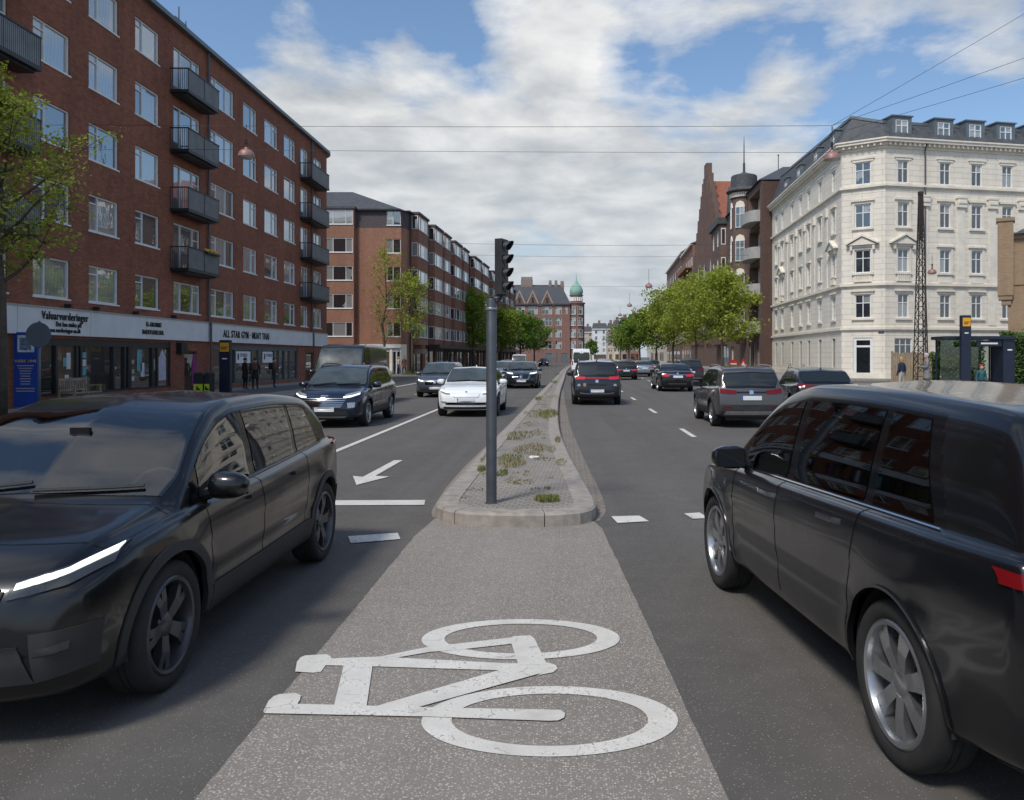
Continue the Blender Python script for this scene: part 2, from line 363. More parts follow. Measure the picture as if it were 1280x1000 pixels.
# ------------------------------------------------------------------ camera, sun, sky
CAMZ = 1.8
def G(px, py, z=0.0):                       # a point of the ground read off the photograph (1280x1000), for measuring
    Y = (CAMZ-z)*1000/(py-446); return ((px-708)*Y/1000, Y)
cam = bpy.data.cameras.new('camera'); co_ = bpy.data.objects.new('camera', cam); COL.objects.link(co_)
co_.location = (0,0,CAMZ); co_.rotation_euler = (R(90),0,0)
cam.sensor_width = 36; cam.lens = 28.125; cam.shift_x = -68/1280; cam.shift_y = -54/1280
cam.clip_start = .05; cam.clip_end = 6000
sc.camera = co_
SUN_AZ, SUN_EL = R(212), R(52)
sl = bpy.data.lights.new('sun','SUN'); sl.energy = 2.6; sl.angle = R(11); sl.color = (1,.94,.85)
so = bpy.data.objects.new('sun', sl); COL.objects.link(so); so.location = (-20,-30,60)
sd = Vector((math.sin(SUN_AZ)*math.cos(SUN_EL), math.cos(SUN_AZ)*math.cos(SUN_EL), math.sin(SUN_EL)))
so.rotation_euler = (-sd).to_track_quat('-Z','Y').to_euler()
w = bpy.data.worlds.new('World'); sc.world = w; w.use_nodes = True
t = NT(w); bg = t.n['Background']; bg.inputs['Strength'].default_value = .1
sky = t.new('TexSky'); sky.sky_type = 'NISHITA'; sky.sun_disc = False; sky.sun_elevation = SUN_EL; sky.sun_rotation = SUN_AZ
sky.air_density = 1.1; sky.dust_density = 1.0; sky.ozone_density = 2.0
tc = t.new('TexCoord'); sep = t.new('SeparateXYZ'); t.link(tc.outputs['Generated'], sep.inputs[0])
zc = t.math('MAXIMUM', sep.outputs[2], 0.0); den = t.math('ADD', zc, .16)
cx = t.math('DIVIDE', sep.outputs[0], den); cy = t.math('DIVIDE', sep.outputs[1], den)
cmb = t.new('CombineXYZ'); t.link(cx, cmb.inputs[0]); t.link(cy, cmb.inputs[1])
n1 = t.noise(1.7, 10, .60, cmb.outputs[0], .25); n2 = t.noise(4.2, 7, .55, cmb.outputs[0], .2); n3 = t.noise(.9, 4, .5, cmb.outputs[0])
def blob(px, py, rad, amt):                 # a bank (or a gap) of cloud in one direction of the sky
    d = Vector((px-708, 1000, 446-py)).normalized()
    dp = t.new('VectorMath', operation='DOT_PRODUCT'); t.link(tc.outputs['Generated'], dp.inputs[0]); dp.inputs[1].default_value = d
    a = t.math('SUBTRACT', dp.outputs['Value'], math.cos(R(rad)))
    return t.math('MULTIPLY', t.math('MULTIPLY', t.math('DIVIDE', a, 1-math.cos(R(rad))), 1.0, True), amt)
nrm = t.new('VectorMath', operation='NORMALIZE'); t.link(tc.outputs['Generated'], nrm.inputs[0])
cov = t.math('ADD', t.math('MULTIPLY', t.math('SUBTRACT', n1.outputs['Fac'], .5), 2.3), t.math('MULTIPLY', t.math('SUBTRACT', n2.outputs['Fac'], .5), .75))
for b_ in ((470,180,14,.40),(650,240,18,.32),(860,230,13,.34),(720,130,7,.12),(960,130,5,.20),(400,110,6,.28),(680,15,6,.38),(1000,15,6,.34),(1150,8,6,.40),(1275,30,6,.34),(850,0,5,.25),(540,75,3,.2),
           (240,25,6,-.40),(370,35,6,-.26),(500,28,6,-.48),(600,48,5,-.36),(420,60,4,-.2),(840,72,6,-.38),(1110,110,7,-.42),(1230,110,8,-.38),(960,72,4,-.22),(770,85,3,-.2)):
    cov = t.math('ADD', cov, blob(*b_))
cov = t.math('ADD', cov, t.math('MULTIPLY', t.math('SUBTRACT', 1.0, t.math('MULTIPLY', zc, 3.4), True), .45))
mask = t.ramp(cov, [(.0,(0,0,0)),(.20,(.55,.55,.55)),(.48,(1,1,1))])
shade = t.math('ADD', t.math('MULTIPLY', n2.outputs['Fac'], .75), t.math('MULTIPLY', n3.outputs['Fac'], .80))
ccol = t.ramp(shade, [(.50,(3.5,3.85,4.25)),(.70,(5.3,5.55,5.8)),(.95,(8.2,8.25,8.2))])
hz = t.math('SUBTRACT', 1.0, t.math('MULTIPLY', zc, 3.6), True)
ccol = t.mix(t.math('MULTIPLY', hz, .75), ccol, (4.3,4.95,5.6))
skyc = t.mix(1.0, sky.outputs[0], (1.15,1.25,1.33), 'MULTIPLY')
colr = t.mix(mask, skyc, ccol); t.link(colr, bg.inputs['Color'])
sc.view_settings.view_transform = 'Standard'; sc.view_settings.look = 'None'; sc.view_settings.exposure = .14; sc.view_settings.gamma = 1
sc.render.film_transparent = False
sc.cycles.max_bounces = 6; sc.cycles.use_denoising = True

# ------------------------------------------------------------------ ground, road, pavements
def sheet(name, poly, z, m, thick=0.0):
    mb = MB()
    if thick: mb.prism(poly, z-thick, z)
    else: mb.face([(x,y,z) for x,y in poly])
    o = mb.build(name, m); o['kind'] = 'structure'; return o
sheet('ground', [(-2500,-60),(2500,-60),(2500,3000),(-2500,3000)], -.006, mat('ground', (.10,.098,.095), .9, vary=.2, vscale=.2))
BEND = .047
def sh(x, Y, Y0=62): return x + (BEND*(Y-Y0) if Y > Y0 else 0)
sheet('road', [(-200,-50),(200,-50),(200,60),(45,60),(sh(14,460),460),(sh(-14,460),460),(-45,80),(-200,80)], 0, M['asphalt'])
def arc(cx, cy, r, a0, a1, n=8): return [(cx+r*math.cos(R(a0+(a1-a0)*i/n)), cy+r*math.sin(R(a0+(a1-a0)*i/n))) for i in range(n+1)]
SW = .12
def pavement(name, poly, kerb_pts):
    sheet(name, poly, SW, M['sidewalk'], SW+.03)
    mb = MB()
    for (a, b) in zip(kerb_pts[:-1], kerb_pts[1:]):
        a, b = Vector(a), Vector(b); L = (b-a).length; n = max(1, round(L/1.0)); d = (b-a)/L; nn = Vector((d.y,-d.x))*.14
        for i in range(n):
            p, q = a+d*(L*i/n+.004), a+d*(L*(i+1)/n-.004)
            mb.hexa([(p.x+nn.x,p.y+nn.y,-.02),(q.x+nn.x,q.y+nn.y,-.02),(q.x-nn.x*.9,q.y-nn.y*.9,-.02),(p.x-nn.x*.9,p.y-nn.y*.9,-.02),
                     (p.x+nn.x,p.y+nn.y,SW+.006),(q.x+nn.x,q.y+nn.y,SW+.006),(q.x-nn.x*.9,q.y-nn.y*.9,SW+.006),(p.x-nn.x*.9,p.y-nn.y*.9,SW+.006)])
    o = mb.build('kerb', M['granite']); o['kind'] = 'structure'
kl = [(-12.2,-20),(-12.2,55)] + arc(-15.2,55.5,3,0,90)[1:] + [(-30,58.5)]
pavement('pavement', [(-40,-20)]+kl+[(-40,58.5)], kl)
kl = [(-40,74.0),(-15.0,74.0)] + arc(-15.0,77,3,-90,0)[1:] + [(sh(-12.0,Y,77),Y) for Y in (120,170,215)]
pavement('pavement', kl+[(-45,215)], kl)
kr = [(sh(12.4,Y),Y) for Y in (330,200,120,64)] + arc(15.4,62.5,3,180,270)[1:] + [(25,59.8),(70,69)]
pavement('pavement', kr+[(70,330)], kr)
kr = [(60,52.0),(17,50.0)]+arc(16.6,46.8,3.2,90,180)[1:]+[(13.4,24),(14.6,-20)]
pavement('pavement', kr+[(60,-20)], kr)
sheet('cycle_track', [(-16.3,-20),(-13.9,-20),(-13.9,54),(-16.3,54)], SW+.004, mat_asphalt('track_asphalt', (.10,.098,.096), (.25,.24,.23), .12, 1.0, .25))

# bicycle crossing surface: older, coarse light asphalt between the carriageways
rj = random.Random(3)
def ragged(a, b, step=.07, amp=.0035):
    n = max(2,int(math.dist(a,b)/step)); w_ = 0; out = []
    for i in range(n):
        w_ = w_*.7+rj.gauss(0,amp*.6); f = i/n; out.append((a[0]+(b[0]-a[0])*f+w_, a[1]+(b[1]-a[1])*f))
    return out
edge_r = ragged((1.25,-6),(.66,3.25))+ragged((.66,3.25),(.52,5.8))+ragged((.52,5.8),(.37,8.42))+[(.30,8.75)]
edge_l = ragged((-1.46,8.95),(-1.52,8.04))+ragged((-1.52,8.04),(-1.51,5))+ragged((-1.51,5),(-1.50,-6))
sheet('crossing_strip', edge_r+edge_l, .004, M['strip'])

# the traffic island
ISL_L = [(-1.50,9.25),(-1.48,14.4),(-1.36,25),(-1.26,36.7),(-.95,60),(-.55,100),(.35,150),(2.5,210)]
ISL_R = [(3.3,210),(1.15,150),(.12,100),(-.16,60),(-.29,40),(-.28,28),(-.17,19),(.02,14.2),(.22,11.0),(.33,9.35)]
ISL_F = [(.34,9.0),(.27,8.70),(.10,8.52),(-.25,8.43),(-.65,8.42),(-1.05,8.50),(-1.32,8.68),(-1.46,8.93)]
def smooth_poly(pts, n=4):
    out = []
    for i in range(len(pts)-1):
        p0, p1, p2, p3 = [Vector(pts[min(max(i+k,0),len(pts)-1)]) for k in (-1,0,1,2)]
        for j in range(n):
            u = j/n; out.append(tuple(.5*((2*p1)+(p2-p0)*u+(2*p0-5*p1+4*p2-p3)*u*u+(3*p1-p0-3*p2+p3)*u**3)))
    return out+[tuple(pts[-1])]
isl = smooth_poly(ISL_R,5)+smooth_poly(ISL_F,3)+smooth_poly(ISL_L,5)      # clockwise seen from above: right side, front, left side
def resample(pts, step):
    P = [Vector(p) for p in pts]; cum = [0]
    for a, b in zip(P[:-1],P[1:]): cum.append(cum[-1]+(b-a).length)
    n = max(1, round(cum[-1]/step)); out = []; j = 0
    for i in range(n+1):
        s = cum[-1]*i/n
        while j < len(cum)-2 and cum[j+1] < s: j += 1
        f = (s-cum[j])/max(1e-9,cum[j+1]-cum[j]); out.append(P[j].lerp(P[j+1],f))
    return out
isl_r = resample(isl, .2)
def inset(pts, d):
    out = []
    for i, p in enumerate(pts):
        tn = (pts[min(i+1,len(pts)-1)]-pts[max(i-1,0)]).normalized(); out.append(p+Vector((tn.y,-tn.x))*-d*-1 if False else p+Vector((tn.y,-tn.x))*d)
    return out
# travelling down the right side (towards the camera), round the front and up the left: the inside is on the right hand
isl_in = inset(isl_r, .26); isl_in1 = inset(isl_r, .025)
kb = MB(); N = len(isl_r); per = 5
for s0 in range(0, N-1, per):
    idx = list(range(s0, min(s0+per, N-1)+1)); b = len(kb.v)
    for q, i in enumerate(idx):
        o_, i1, i2 = isl_r[i], isl_in1[i], isl_in[i]
        sh_ = Vector((0,0))
        if q == 0: sh_ = (isl_r[min(i+1,N-1)]-o_).normalized()*.005
        if q == len(idx)-1: sh_ = (isl_r[max(i-1,0)]-o_).normalized()*.005
        for (p, z) in ((o_,-.02),(o_,.125),(i1,.15),(i2,.152),(i2,.02)):
            kb.v.append((p.x+sh_.x,p.y+sh_.y,z))
    for q in range(len(idx)-1):
        for k in range(4): kb.f.append((b+q*5+k,b+q*5+k+1,b+(q+1)*5+k+1,b+(q+1)*5+k)); kb.m.append(0)
    for q in (0, len(idx)-1): kb.f.append(tuple(b+q*5+k for k in range(5))); kb.m.append(0)
o = kb.build('island_kerb', M['granite']); o['kind'] = 'structure'
mbp = MB()
nh = N//2                                        # pavers as one filled surface between the two kerbs
bmx = bmesh.new(); vs = [bmx.verts.new((p.x,p.y,.142)) for p in inset(isl_r,.25)]; fc = bmx.faces.new(vs); bmesh.ops.triangulate(bmx, faces=[fc])
me = bpy.data.meshes.new('island_paving'); bmx.normal_update()
for f in bmx.faces:
    if f.normal.z < 0: f.normal_flip()
bmx.to_mesh(me); bmx.free(); me.materials.append(M['pavers'])
o = bpy.data.objects.new('island_paving', me); COL.objects.link(o); o['kind'] = 'structure'
# cobbled gutter beside the island
gut_o = smooth_poly([(.36,8.75),(.47,9.5),(.43,11.2),(.34,13.3),(.12,20),(.02,26),(-.10,36),(-.16,44)],4); gut_i = smooth_poly([(.30,8.75),(.28,9.5),(.20,11.2),(.05,13.8),(-.15,19),(-.25,26),(-.27,36),(-.25,44)],4)
gm = MB()
for i in range(len(gut_o)-1): gm.face([(*gut_i[i],.0045),(*gut_o[i],.0045),(*gut_o[i+1],.0045),(*gut_i[i+1],.0045)])
o = gm.build('gutter', M['cobble']); o['kind'] = 'structure'
gm = MB()
gl_o = smooth_poly([(-1.50,8.95),(-1.60,9.8),(-1.66,13),(-1.52,22),(-1.42,34)],4); gl_i = smooth_poly([(-1.46,8.95),(-1.46,9.8),(-1.46,13),(-1.36,22),(-1.26,34)],4)
for i in range(len(gl_o)-1): gm.face([(*gl_o[i],.0045),(*gl_i[i],.0045),(*gl_i[i+1],.0045),(*gl_o[i+1],.0045)])
o = gm.build('gutter', mat_asphalt('gutter_dust', (.22,.195,.16), (.42,.38,.32), .3, 1.2, .4)); o['kind'] = 'structure'

# ------------------------------------------------------------------ painted markings
_mz = [.0085]
def marking(name, polys):
    mb = MB()
    for p in polys:
        a = sum(p[i][0]*p[(i+1)%len(p)][1]-p[(i+1)%len(p)][0]*p[i][1] for i in range(len(p)))
        if a < 0: p = list(reversed(p))
        mb.face([(x,y,_mz[0]) for x,y in p]); _mz[0] += .0004
        if _mz[0] > .0125: _mz[0] = .0085
    o = mb.build(name, M['paint_road']); o['kind'] = 'structure'; return o
def Z7(pts): return [G(240+x/1.8824, 640+y/1.8824) for x,y in pts]
def Z2(pts): return [G(400+x/2.2857, 540+y/2.2857) for x,y in pts]
def ring(cx, cy, rx, ry, tx, ty, n=72):
    q = []
    for i in range(n):
        a, b = 2*PI*i/n, 2*PI*(i+1)/n
        q.append([(cx+rx*math.cos(a),cy+ry*math.sin(a)),(cx+rx*math.cos(b),cy+ry*math.sin(b)),(cx+(rx-tx)*math.cos(b),cy+(ry-ty)*math.sin(b)),(cx+(rx-tx)*math.cos(a),cy+(ry-ty)*math.sin(a))])
    return q
mb = MB(); zz = .0085
for rg in (ring(-.082,3.97,.634,.384,.148,.098), ring(-.29,5.10,.63,.363,.145,.095)):
    for p in rg: mb.face([(x,y,zz) for x,y in p])
    zz += .0005
for pl in ([(243,379),(247,356),(255,346),(266,341),(316,338),(326,343),(328,350),(318,360),(303,380),(285,382)],
           [(300,349),(440,344),(745,360),(838,358),(856,364),(860,372),(850,381),(820,387),(745,377),(425,367),(300,364)],
           [(395,354),(550,322),(750,299),(760,313),(625,328),(560,333),(440,354)],
           [(748,301),(756,296),(796,294),(806,302),(836,364),(768,364)],
           [(358,360),(425,364),(409,474),(331,474)],
           [(406,470),(742,371),(824,383),(512,470)],
           [(168,476),(176,462),(255,457),(600,466),(866,471),(878,479),(876,489),(862,496),(840,497),(590,488),(560,487),(172,479)],
           [(168,474),(180,450),(192,439),(206,434),(244,431),(256,437),(254,448),(248,456),(258,461),(240,470)]):
    pts = Z7(pl); a = sum(pts[i][0]*pts[(i+1)%len(pts)][1]-pts[(i+1)%len(pts)][0]*pts[i][1] for i in range(len(pts)))
    mb.face([(x,y,zz) for x,y in (pts if a > 0 else reversed(pts))]); zz += .0005
o = mb.build('bicycle_marking', M['paint_road']); o['kind'] = 'structure'; o['label'] = 'white painted bicycle symbol on the coarse grey crossing strip'
marking('stop_line', [Z2([(38,197),(301,196),(298,210),(38,211)])])
marking('crossing_dash', [Z2([(80,300),(222,290),(230,308),(88,320)])])
marking('crossing_dash', [Z2([(832,243),(912,241),(940,257),(850,262)])])
marking('crossing_dash', [Z2([(1040,235),(1085,232),(1110,248),(1065,250)])])
marking('turn_arrow', [Z2([(212,82),(236,82),(158,127),(198,129),(104,153),(94,127),(122,130)])])
def dashes(name, x, y0, y1, L, gap, wd=.12):
    pl = []; y = y0
    while y < y1:
        e = min(y+L, y1); pl.append([(sh(x,y)-wd/2,y),(sh(x,y)+wd/2,y),(sh(x,e)+wd/2,e),(sh(x,e)-wd/2,e)]); y += L+gap
    marking(name, pl)
dashes('lane_line', -4.38, 14.0, 42, 40, 1, .13); dashes('lane_line', -4.25, 45, 180, 2, 5.6)
dashes('lane_line', -7.15, 15, 170, 2.2, 5.4); dashes('lane_line', -10.2, 12, 56, 60, 1, .3)
dashes('lane_line', 2.86, 10.2, 190, 2.1, 5.55); dashes('lane_line', 6.15, 13.0, 190, 2.1, 5.5)

# grass and weeds growing in the island's joints, litter
def grass_clump(mb, cx, cy, rx, ry, n, h, z0):
    for _ in range(n):
        a, r = random.uniform(0,2*PI), math.sqrt(random.random()); x, y = cx+rx*r*math.cos(a), cy+ry*r*math.sin(a)
        hh = h*random.uniform(.4,1.1); b = random.uniform(0,2*PI); l = random.uniform(.1,.8)*hh; wd = random.uniform(.004,.009)
        dx, dy = math.cos(b), math.sin(b); px, py = -dy*wd, dx*wd
        mb.add([(x-px,y-py,z0),(x+px,y+py,z0),(x+dx*l*.4+px*.7,y+dy*l*.4+py*.7,z0+hh*.6),(x+dx*l*.4-px*.7,y+dy*l*.4-py*.7,z0+hh*.6),(x+dx*l,y+dy*l,z0+hh*.85)],[(0,1,2,3),(3,2,4)])
g1, g2 = MB(), MB()
for (px, py, wpx, dY, n, h, dry) in ((684,625,32,.18,420,.07,0),(602,588,9,.22,120,.09,0),(628,592,15,.3,120,.06,0),(640,580,36,.5,300,.08,1),(638,574,34,.5,130,.08,0),(672,572,16,.4,70,.06,1),
        (664,562,44,.9,330,.08,1),(690,562,10,.5,60,.06,1),(650,545,34,1.0,260,.07,0),(671,541,12,.8,90,.05,1),(686,518,24,1.6,420,.14,0),(672,517,36,1.6,260,.08,0),(697,551,7,.5,90,.10,1),(702,579,14,.4,90,.06,1),
        (662,530,12,.8,70,.05,1),(673,499,8,1.2,150,.12,0),(692,496,18,1.5,120,.06,1),(693,478,8,2.5,200,.14,0),(697,468,6,4,160,.12,0),(680,507,10,1,60,.06,1),(606,573,5,.6,60,.06,1),(640,600,20,.3,60,.03,1),(655,603,26,.25,70,.03,1)):
    x, y = G(px, py, .142); grass_clump(g2 if dry else g1, x, y, wpx*.0005*y, dY, n, h, .142)
for k in range(90):
    y = 9.3+38*random.random()**1.6; side = random.random()
    lx, rx = np.interp(y,[p[1] for p in ISL_L],[p[0] for p in ISL_L])+.3, np.interp(y,[p[1] for p in reversed(ISL_R)],[p[0] for p in reversed(ISL_R)])-.3
    x = lx+(rx-lx)*(random.betavariate(.5,.8)); grass_clump(random.choice((g1,g2)), x, y, .06, .08, random.randint(4,16), .04, .142)
o = g1.build('grass', M['grass'], uv=False); o['kind'] = 'stuff'; o = g2.build('dry_weeds', M['grass_dry'], uv=False); o['kind'] = 'stuff'
g3 = MB()
for (x, y, rx, ry, n, h) in ((-13.6,21.0,.9,2.2,2600,.22),(-14.7,20.4,.6,1.2,700,.2)): grass_clump(g3, x, y, rx, ry, n, h, SW)
for (x, y) in ((-17.1,75),(-14.4,75),(-11.4,105),(-9.3,130)): grass_clump(g3, x, y, 1.0, 1.0, 500, .5, SW)
o = g3.build('grass', M['grass'], uv=False); o['kind'] = 'stuff'
x, y = G(667,573,.142); mb = MB()
bmx = bmesh.new(); bmesh.ops.create_icosphere(bmx, subdivisions=2, radius=.07)
for v in bmx.verts: v.co = Vector((x,y,.165))+Vector((v.co.x*1.2,v.co.y*.9,v.co.z*.45))*random.uniform(.55,1.15)
mb.add([v.co for v in bmx.verts],[[v.index for v in f.verts] for f in bmx.faces]); bmx.free()
tag(mb.build('crumpled_paper', M['white']), 'small crumpled white paper lying in the weeds on the island', 'litter')
# ------------------------------------------------------------------ windows, lettering
WCACHE = {}
def win_meshes(w, h, style, fm, gm, sill=True):
    key = (round(w,2), round(h,2), style, fm, gm, sill)
    if key in WCACHE: return WCACHE[key]
    fr, pn = MB(), MB(); fw = .055 if w > .9 else .05
    if style == 'cross': fw = .075
    y0, y1 = -.035, .05
    def bar(x0,x1,z0,z1,d=0): fr.box(x0,x1,y0+d,y1,z0,z1)
    bar(0,w,0,fw); bar(0,w,h-fw,h); bar(0,fw,fw,h-fw); bar(w-fw,w,fw,h-fw)
    def panes(xs, zs_for):
        for i in range(len(xs)-1):
            a, b = xs[i], xs[i+1]
            if i: bar(a-fw*.45,a+fw*.45,fw,h-fw,.004)
            zs = zs_for(i)
            for j in range(len(zs)-1):
                if j: bar(max(a,fw),min(b,w-fw),zs[j]-fw*.4,zs[j]+fw*.4,.008)
                z0, z1 = zs[j], zs[j+1]
                pn.face([(a,.02,z0),(b,.02,z0),(b,.02,z1),(a,.02,z1)])
    if style == 'L': panes([0,.33*w,w], lambda i: [0,.77*h,h] if i==0 else [0,h])
    elif style == 'R': panes([0,.66*w,w], lambda i: [0,.77*h,h] if i==1 else [0,h])
    elif style == '3': panes([0,.24*w,.66*w,w], lambda i: [0,.77*h,h] if i==0 else [0,h])
    elif style == 'D': panes([0,.28*w,.74*w,w], lambda i: [0,.74*h,h] if i==2 else [0,h])
    elif style == 'cross': panes([0,.5*w,w], lambda i: [0,.64*h,h])
    elif style == 'bay': panes([0,.27*w,.75*w,w], lambda i: [0,h])
    elif style == '2': panes([0,.45*w,w], lambda i: [0,h])
    elif style == 'six': panes([0,w/3,2*w/3,w], lambda i: [0,.62*h,h])
    elif style == 'four': panes([0,w/2,w], lambda i: [0,.33*h,.66*h,h])
    else: panes([0,w], lambda i: [0,h])
    if sill: fr.box(-.05,w+.05,-.12,.0,-.06,-.003)
    a, b = fr.build('window', M[fm]), pn.build('pane', M[gm])
    res = (a.data, b.data); bpy.data.objects.remove(a); bpy.data.objects.remove(b)
    WCACHE[key] = res; return res
def put_window(parent, F, u0, z0, w, h, style='2', fm='white_frame', gm='glass', rec=.08, out=0, name='window', sill=True):
    a, b = win_meshes(w, h, style, fm, gm, sill)
    o = bpy.data.objects.new(name, a); COL.objects.link(o); o.parent = parent
    o.location = Vector(F.P(u0,z0,out-rec)) - world_loc(parent); o.rotation_euler.z = F.rz
    p = bpy.data.objects.new('pane', b); COL.objects.link(p); p.parent = o
    return o
def lettering(parent, s, F, u, z, size, out, m, bold=.02, sx=1., name='lettering', align='LEFT', depth=.03):
    cu = bpy.data.curves.new('txt','FONT'); cu.body = s; cu.size = size; cu.extrude = depth; cu.offset = bold*size; cu.align_x = align; cu.resolution_u = 3; cu.space_character = 1.14
    to = bpy.data.objects.new('txt', cu); COL.objects.link(to)
    dg = bpy.context.evaluated_depsgraph_get(); me = bpy.data.meshes.new_from_object(to.evaluated_get(dg)); bpy.data.objects.remove(to)
    me.materials.clear(); me.materials.append(m)
    o = bpy.data.objects.new(name, me); COL.objects.link(o); o.parent = parent
    o.location = Vector(F.P(u,z,out)) - (world_loc(parent) if parent else Vector((0,0,0))); o.rotation_euler = (R(90),0,F.rz); o.scale = (sx,1,1)
    return o

# ------------------------------------------------------------------ the long red brick block on the left
def building_left():
    T = thing('apartment_block', 'long dark red brick apartment block with grey balconies over white shop fascias', 'building', (-22,35,0))
    F = Fac((-18,10), (0,1)); u = lambda Y: Y-10
    cols = [(20.4,22.4,'L'),(23.4,25.75,'D'),(26.99,28.99,'L'),(30.15,32.14,'L'),(33.4,35.36,'L'),(36.66,39.3,'D'),(40.5,43.3,'3'),(44.55,46.5,'R'),(47.7,49.86,'R'),(50.99,53.1,'R'),(54.2,55.7,'R'),(56.96,58.8,'2')]
    rows = [3.88+2.70*k for k in range(5)]
    holes = []
    for (a,b,st) in cols:
        for k, z in enumerate(rows):
            bal = st=='D' or a==54.2
            if bal and k > 0: holes.append((u(a),u(b),z-.72,z+1.38))
            else: holes.append((u(a),u(b),z,z+1.38))
    shop = [(u(26.9),u(36.4),.42,2.45),(u(37.7),u(38.96),.10,2.07),(u(40.75),u(53.6),.30,2.42),(u(55.2),u(56.9),.1,2.1),(u(17),u(24.5),.5,2.45)]
    W = MB(); wall_holes(W, F, -18, u(59.8), 0, 17.0, holes+shop, .14)
    pts = arc(-19.8,59.8,1.8,0,90,12)
    for (a, b) in zip(pts[:-1],pts[1:]): W.face([(*a,0),(*b,0),(*b,17.0),(*a,17.0)])
    W.face([(-19.8,61.6,0),(-45,61.6,0),(-45,61.6,17),(-19.8,61.6,17)]); W.face([(-18,-8,0),(-18,-8,17),(-30,-8,17),(-30,-8,0)])
    W.build('wall', M['brick_red'], T)
    # eaves, gutter, shallow roof
    E = MB(); ring_o = [(-17.72,-8.2),(-17.72,59.8)]+arc(-19.8,59.8,2.08,0,90,12)+[(-45,61.88)]
    ring_i = [(-18.02,-8.2),(-18.02,59.8)]+arc(-19.8,59.8,1.78,0,90,12)+[(-45,61.58)]
    for i in range(len(ring_o)-1):
        a,b,c,d = ring_o[i],ring_o[i+1],ring_i[i+1],ring_i[i]
        E.hexa([(*a,17.0),(*b,17.0),(*c,17.0),(*d,17.0),(*a,17.2),(*b,17.2),(*c,17.2),(*d,17.2)])
    E.build('eaves', M['zinc'], T)
    Rf = MB(); Rf.face([(*p,17.19) for p in reversed(ring_i)]+[]) if False else None
    Rf.add([(-17.9,-8,17.18),(-17.9,60,17.18),(-24,56,19.2),(-24,-8,19.2),(-30,-8,17.18),(-30,61.5,17.18),(-19.8,61.7,17.18)],[(0,1,2,3),(1,6,5,2),(3,2,5,4)])
    roof = Rf.build('roof', M['slate'], T)
    A = MB(); A.tube([(-18.6,38.4,17.1),(-18.6,38.4,18.6)],.03,6); A.tube([(-18.6,38.0,18.0),(-18.6,39.2,18.0)],.02,6); A.tube([(-18.6,39.1,17.1),(-18.6,39.1,18.2)],.025,6); A.box(-18.7,-18.5,38.9,39.3,17.5,17.8)
    A.build('antenna', M['steel_grey'], roof)
    for (a,b,st) in cols:
        for k, z in enumerate(rows):
            bal = (st=='D' or a==54.2) and k > 0
            put_window(T, F, u(a), z-.72 if bal else z, b-a, 2.10 if bal else 1.38, st, 'white_frame', 'glass', .09, sill=not bal)
    bm = None
    for (a, b) in ((22.6,26.15),(36.3,39.55),(54.0,57.9)):
        for k in range(1,5):
            z = rows[k]-.85; u0, u1 = u(a), u(b)
            if bm is not None and False: pass
            S = MB(); S.fbox(F,u0,u1,z-.02,z+.12,0.002,.86); S.fbox(F,u0+.1,u1-.1,z-.10,z-.02,.1,.7)
            for uu in (u0+.02,u0+(u1-u0)*.5,u1-.06): S.fbox(F,uu,uu+.04,z+.12,z+1.08,.80,.84)
            S.fbox(F,u0,u1,z+1.05,z+1.10,.79,.86); S.fbox(F,u0,u0+.05,z+1.05,z+1.10,.002,.79); S.fbox(F,u1-.05,u1,z+1.05,z+1.10,.002,.79)
            o = S.build('balcony', M['dark_metal'], T)
            Rr = MB(); n = int((u1-u0)/.09)
            for i in range(n):
                ua = u0+.04+(u1-u0-.08)*i/n; Rr.fbox(F,ua,ua+.055,z+.13,z+1.04,.815,.835)
            Rr.fbox(F,u0+.04,u1-.04,z+.13,z+1.04,.806,.814)
            for i in range(9):
                for ue in (u0+.01,u1-.03): Rr.fbox(F,ue,ue+.02,z+.13,z+1.04,.05+i*.085,.075+i*.085)
            Rr.build('railing', M['balcony_metal'], o)
    S = MB()
    random.seed(4)
    for i in range(26):
        x,y,zz = F.P(u(38.0+random.random()*1.3), rows[1]+.27+random.random()*.1, .8+random.random()*.08); S.lathe([(0,-.05),(.05,-.02),(.05,.03),(0,.05)],6,c=(x,y,zz))
    fl = thing('flower_box', 'yellow flowers along the rail of the lowest large balcony', 'flower box', F.P(u(38.6),rows[1]+.2,.8))
    S.build('flower', mat('flower', (.75,.42,.02), .6), fl); S = MB(); S.fbox(F,u(37.95),u(39.35),rows[1]+.14,rows[1]+.22,.87,1.0); S.build('box', M['dark_metal'], fl)
    for Y in (40.05,56.35):
        D = MB(); D.tube([F.P(u(Y),17.0,.1),F.P(u(Y),3.6,.1),F.P(u(Y),3.45,.22),F.P(u(Y),.2,.22)],.05,8); D.build('downpipe', M['steel_grey'], T)
    # white fascia in panels
    for (a,b) in ((12,26.0),(26.02,39.9),(40.2,56.25),(56.5,59.8)):
        S = MB(); S.fbox(F,u(a),u(b),2.56,3.48,.002,.15); S.fbox(F,u(a),u(b),3.48,3.53,.002,.19,1)
        for i in range(1,int((b-a)/4)): S.fbox(F,u(a)+i*4,u(a)+i*4+.015,2.56,3.48,.15,.153,1)
        S.build('fascia', [M['white_panel'],M['grey_frame']], T)
    for Y in (28.5,30.2,33,36.2): S = MB(); S.fbox(F,u(Y),u(Y)+.1,3.55,3.68,.1,.35); S.build('sign_lamp', M['dark_metal'], T)
    L = M['black_letter']
    lettering(T,'Valuarvurderinger',F,u(27.2),3.10,.39,.17,L,.012,.80,depth=.012); lettering(T,'Det kan stoles på!',F,u(27.95),2.87,.24,.17,L,.010,.72,depth=.012); lettering(T,'www.vurderinger-as.dk',F,u(27.5),2.66,.22,.17,L,.010,.78,depth=.012)
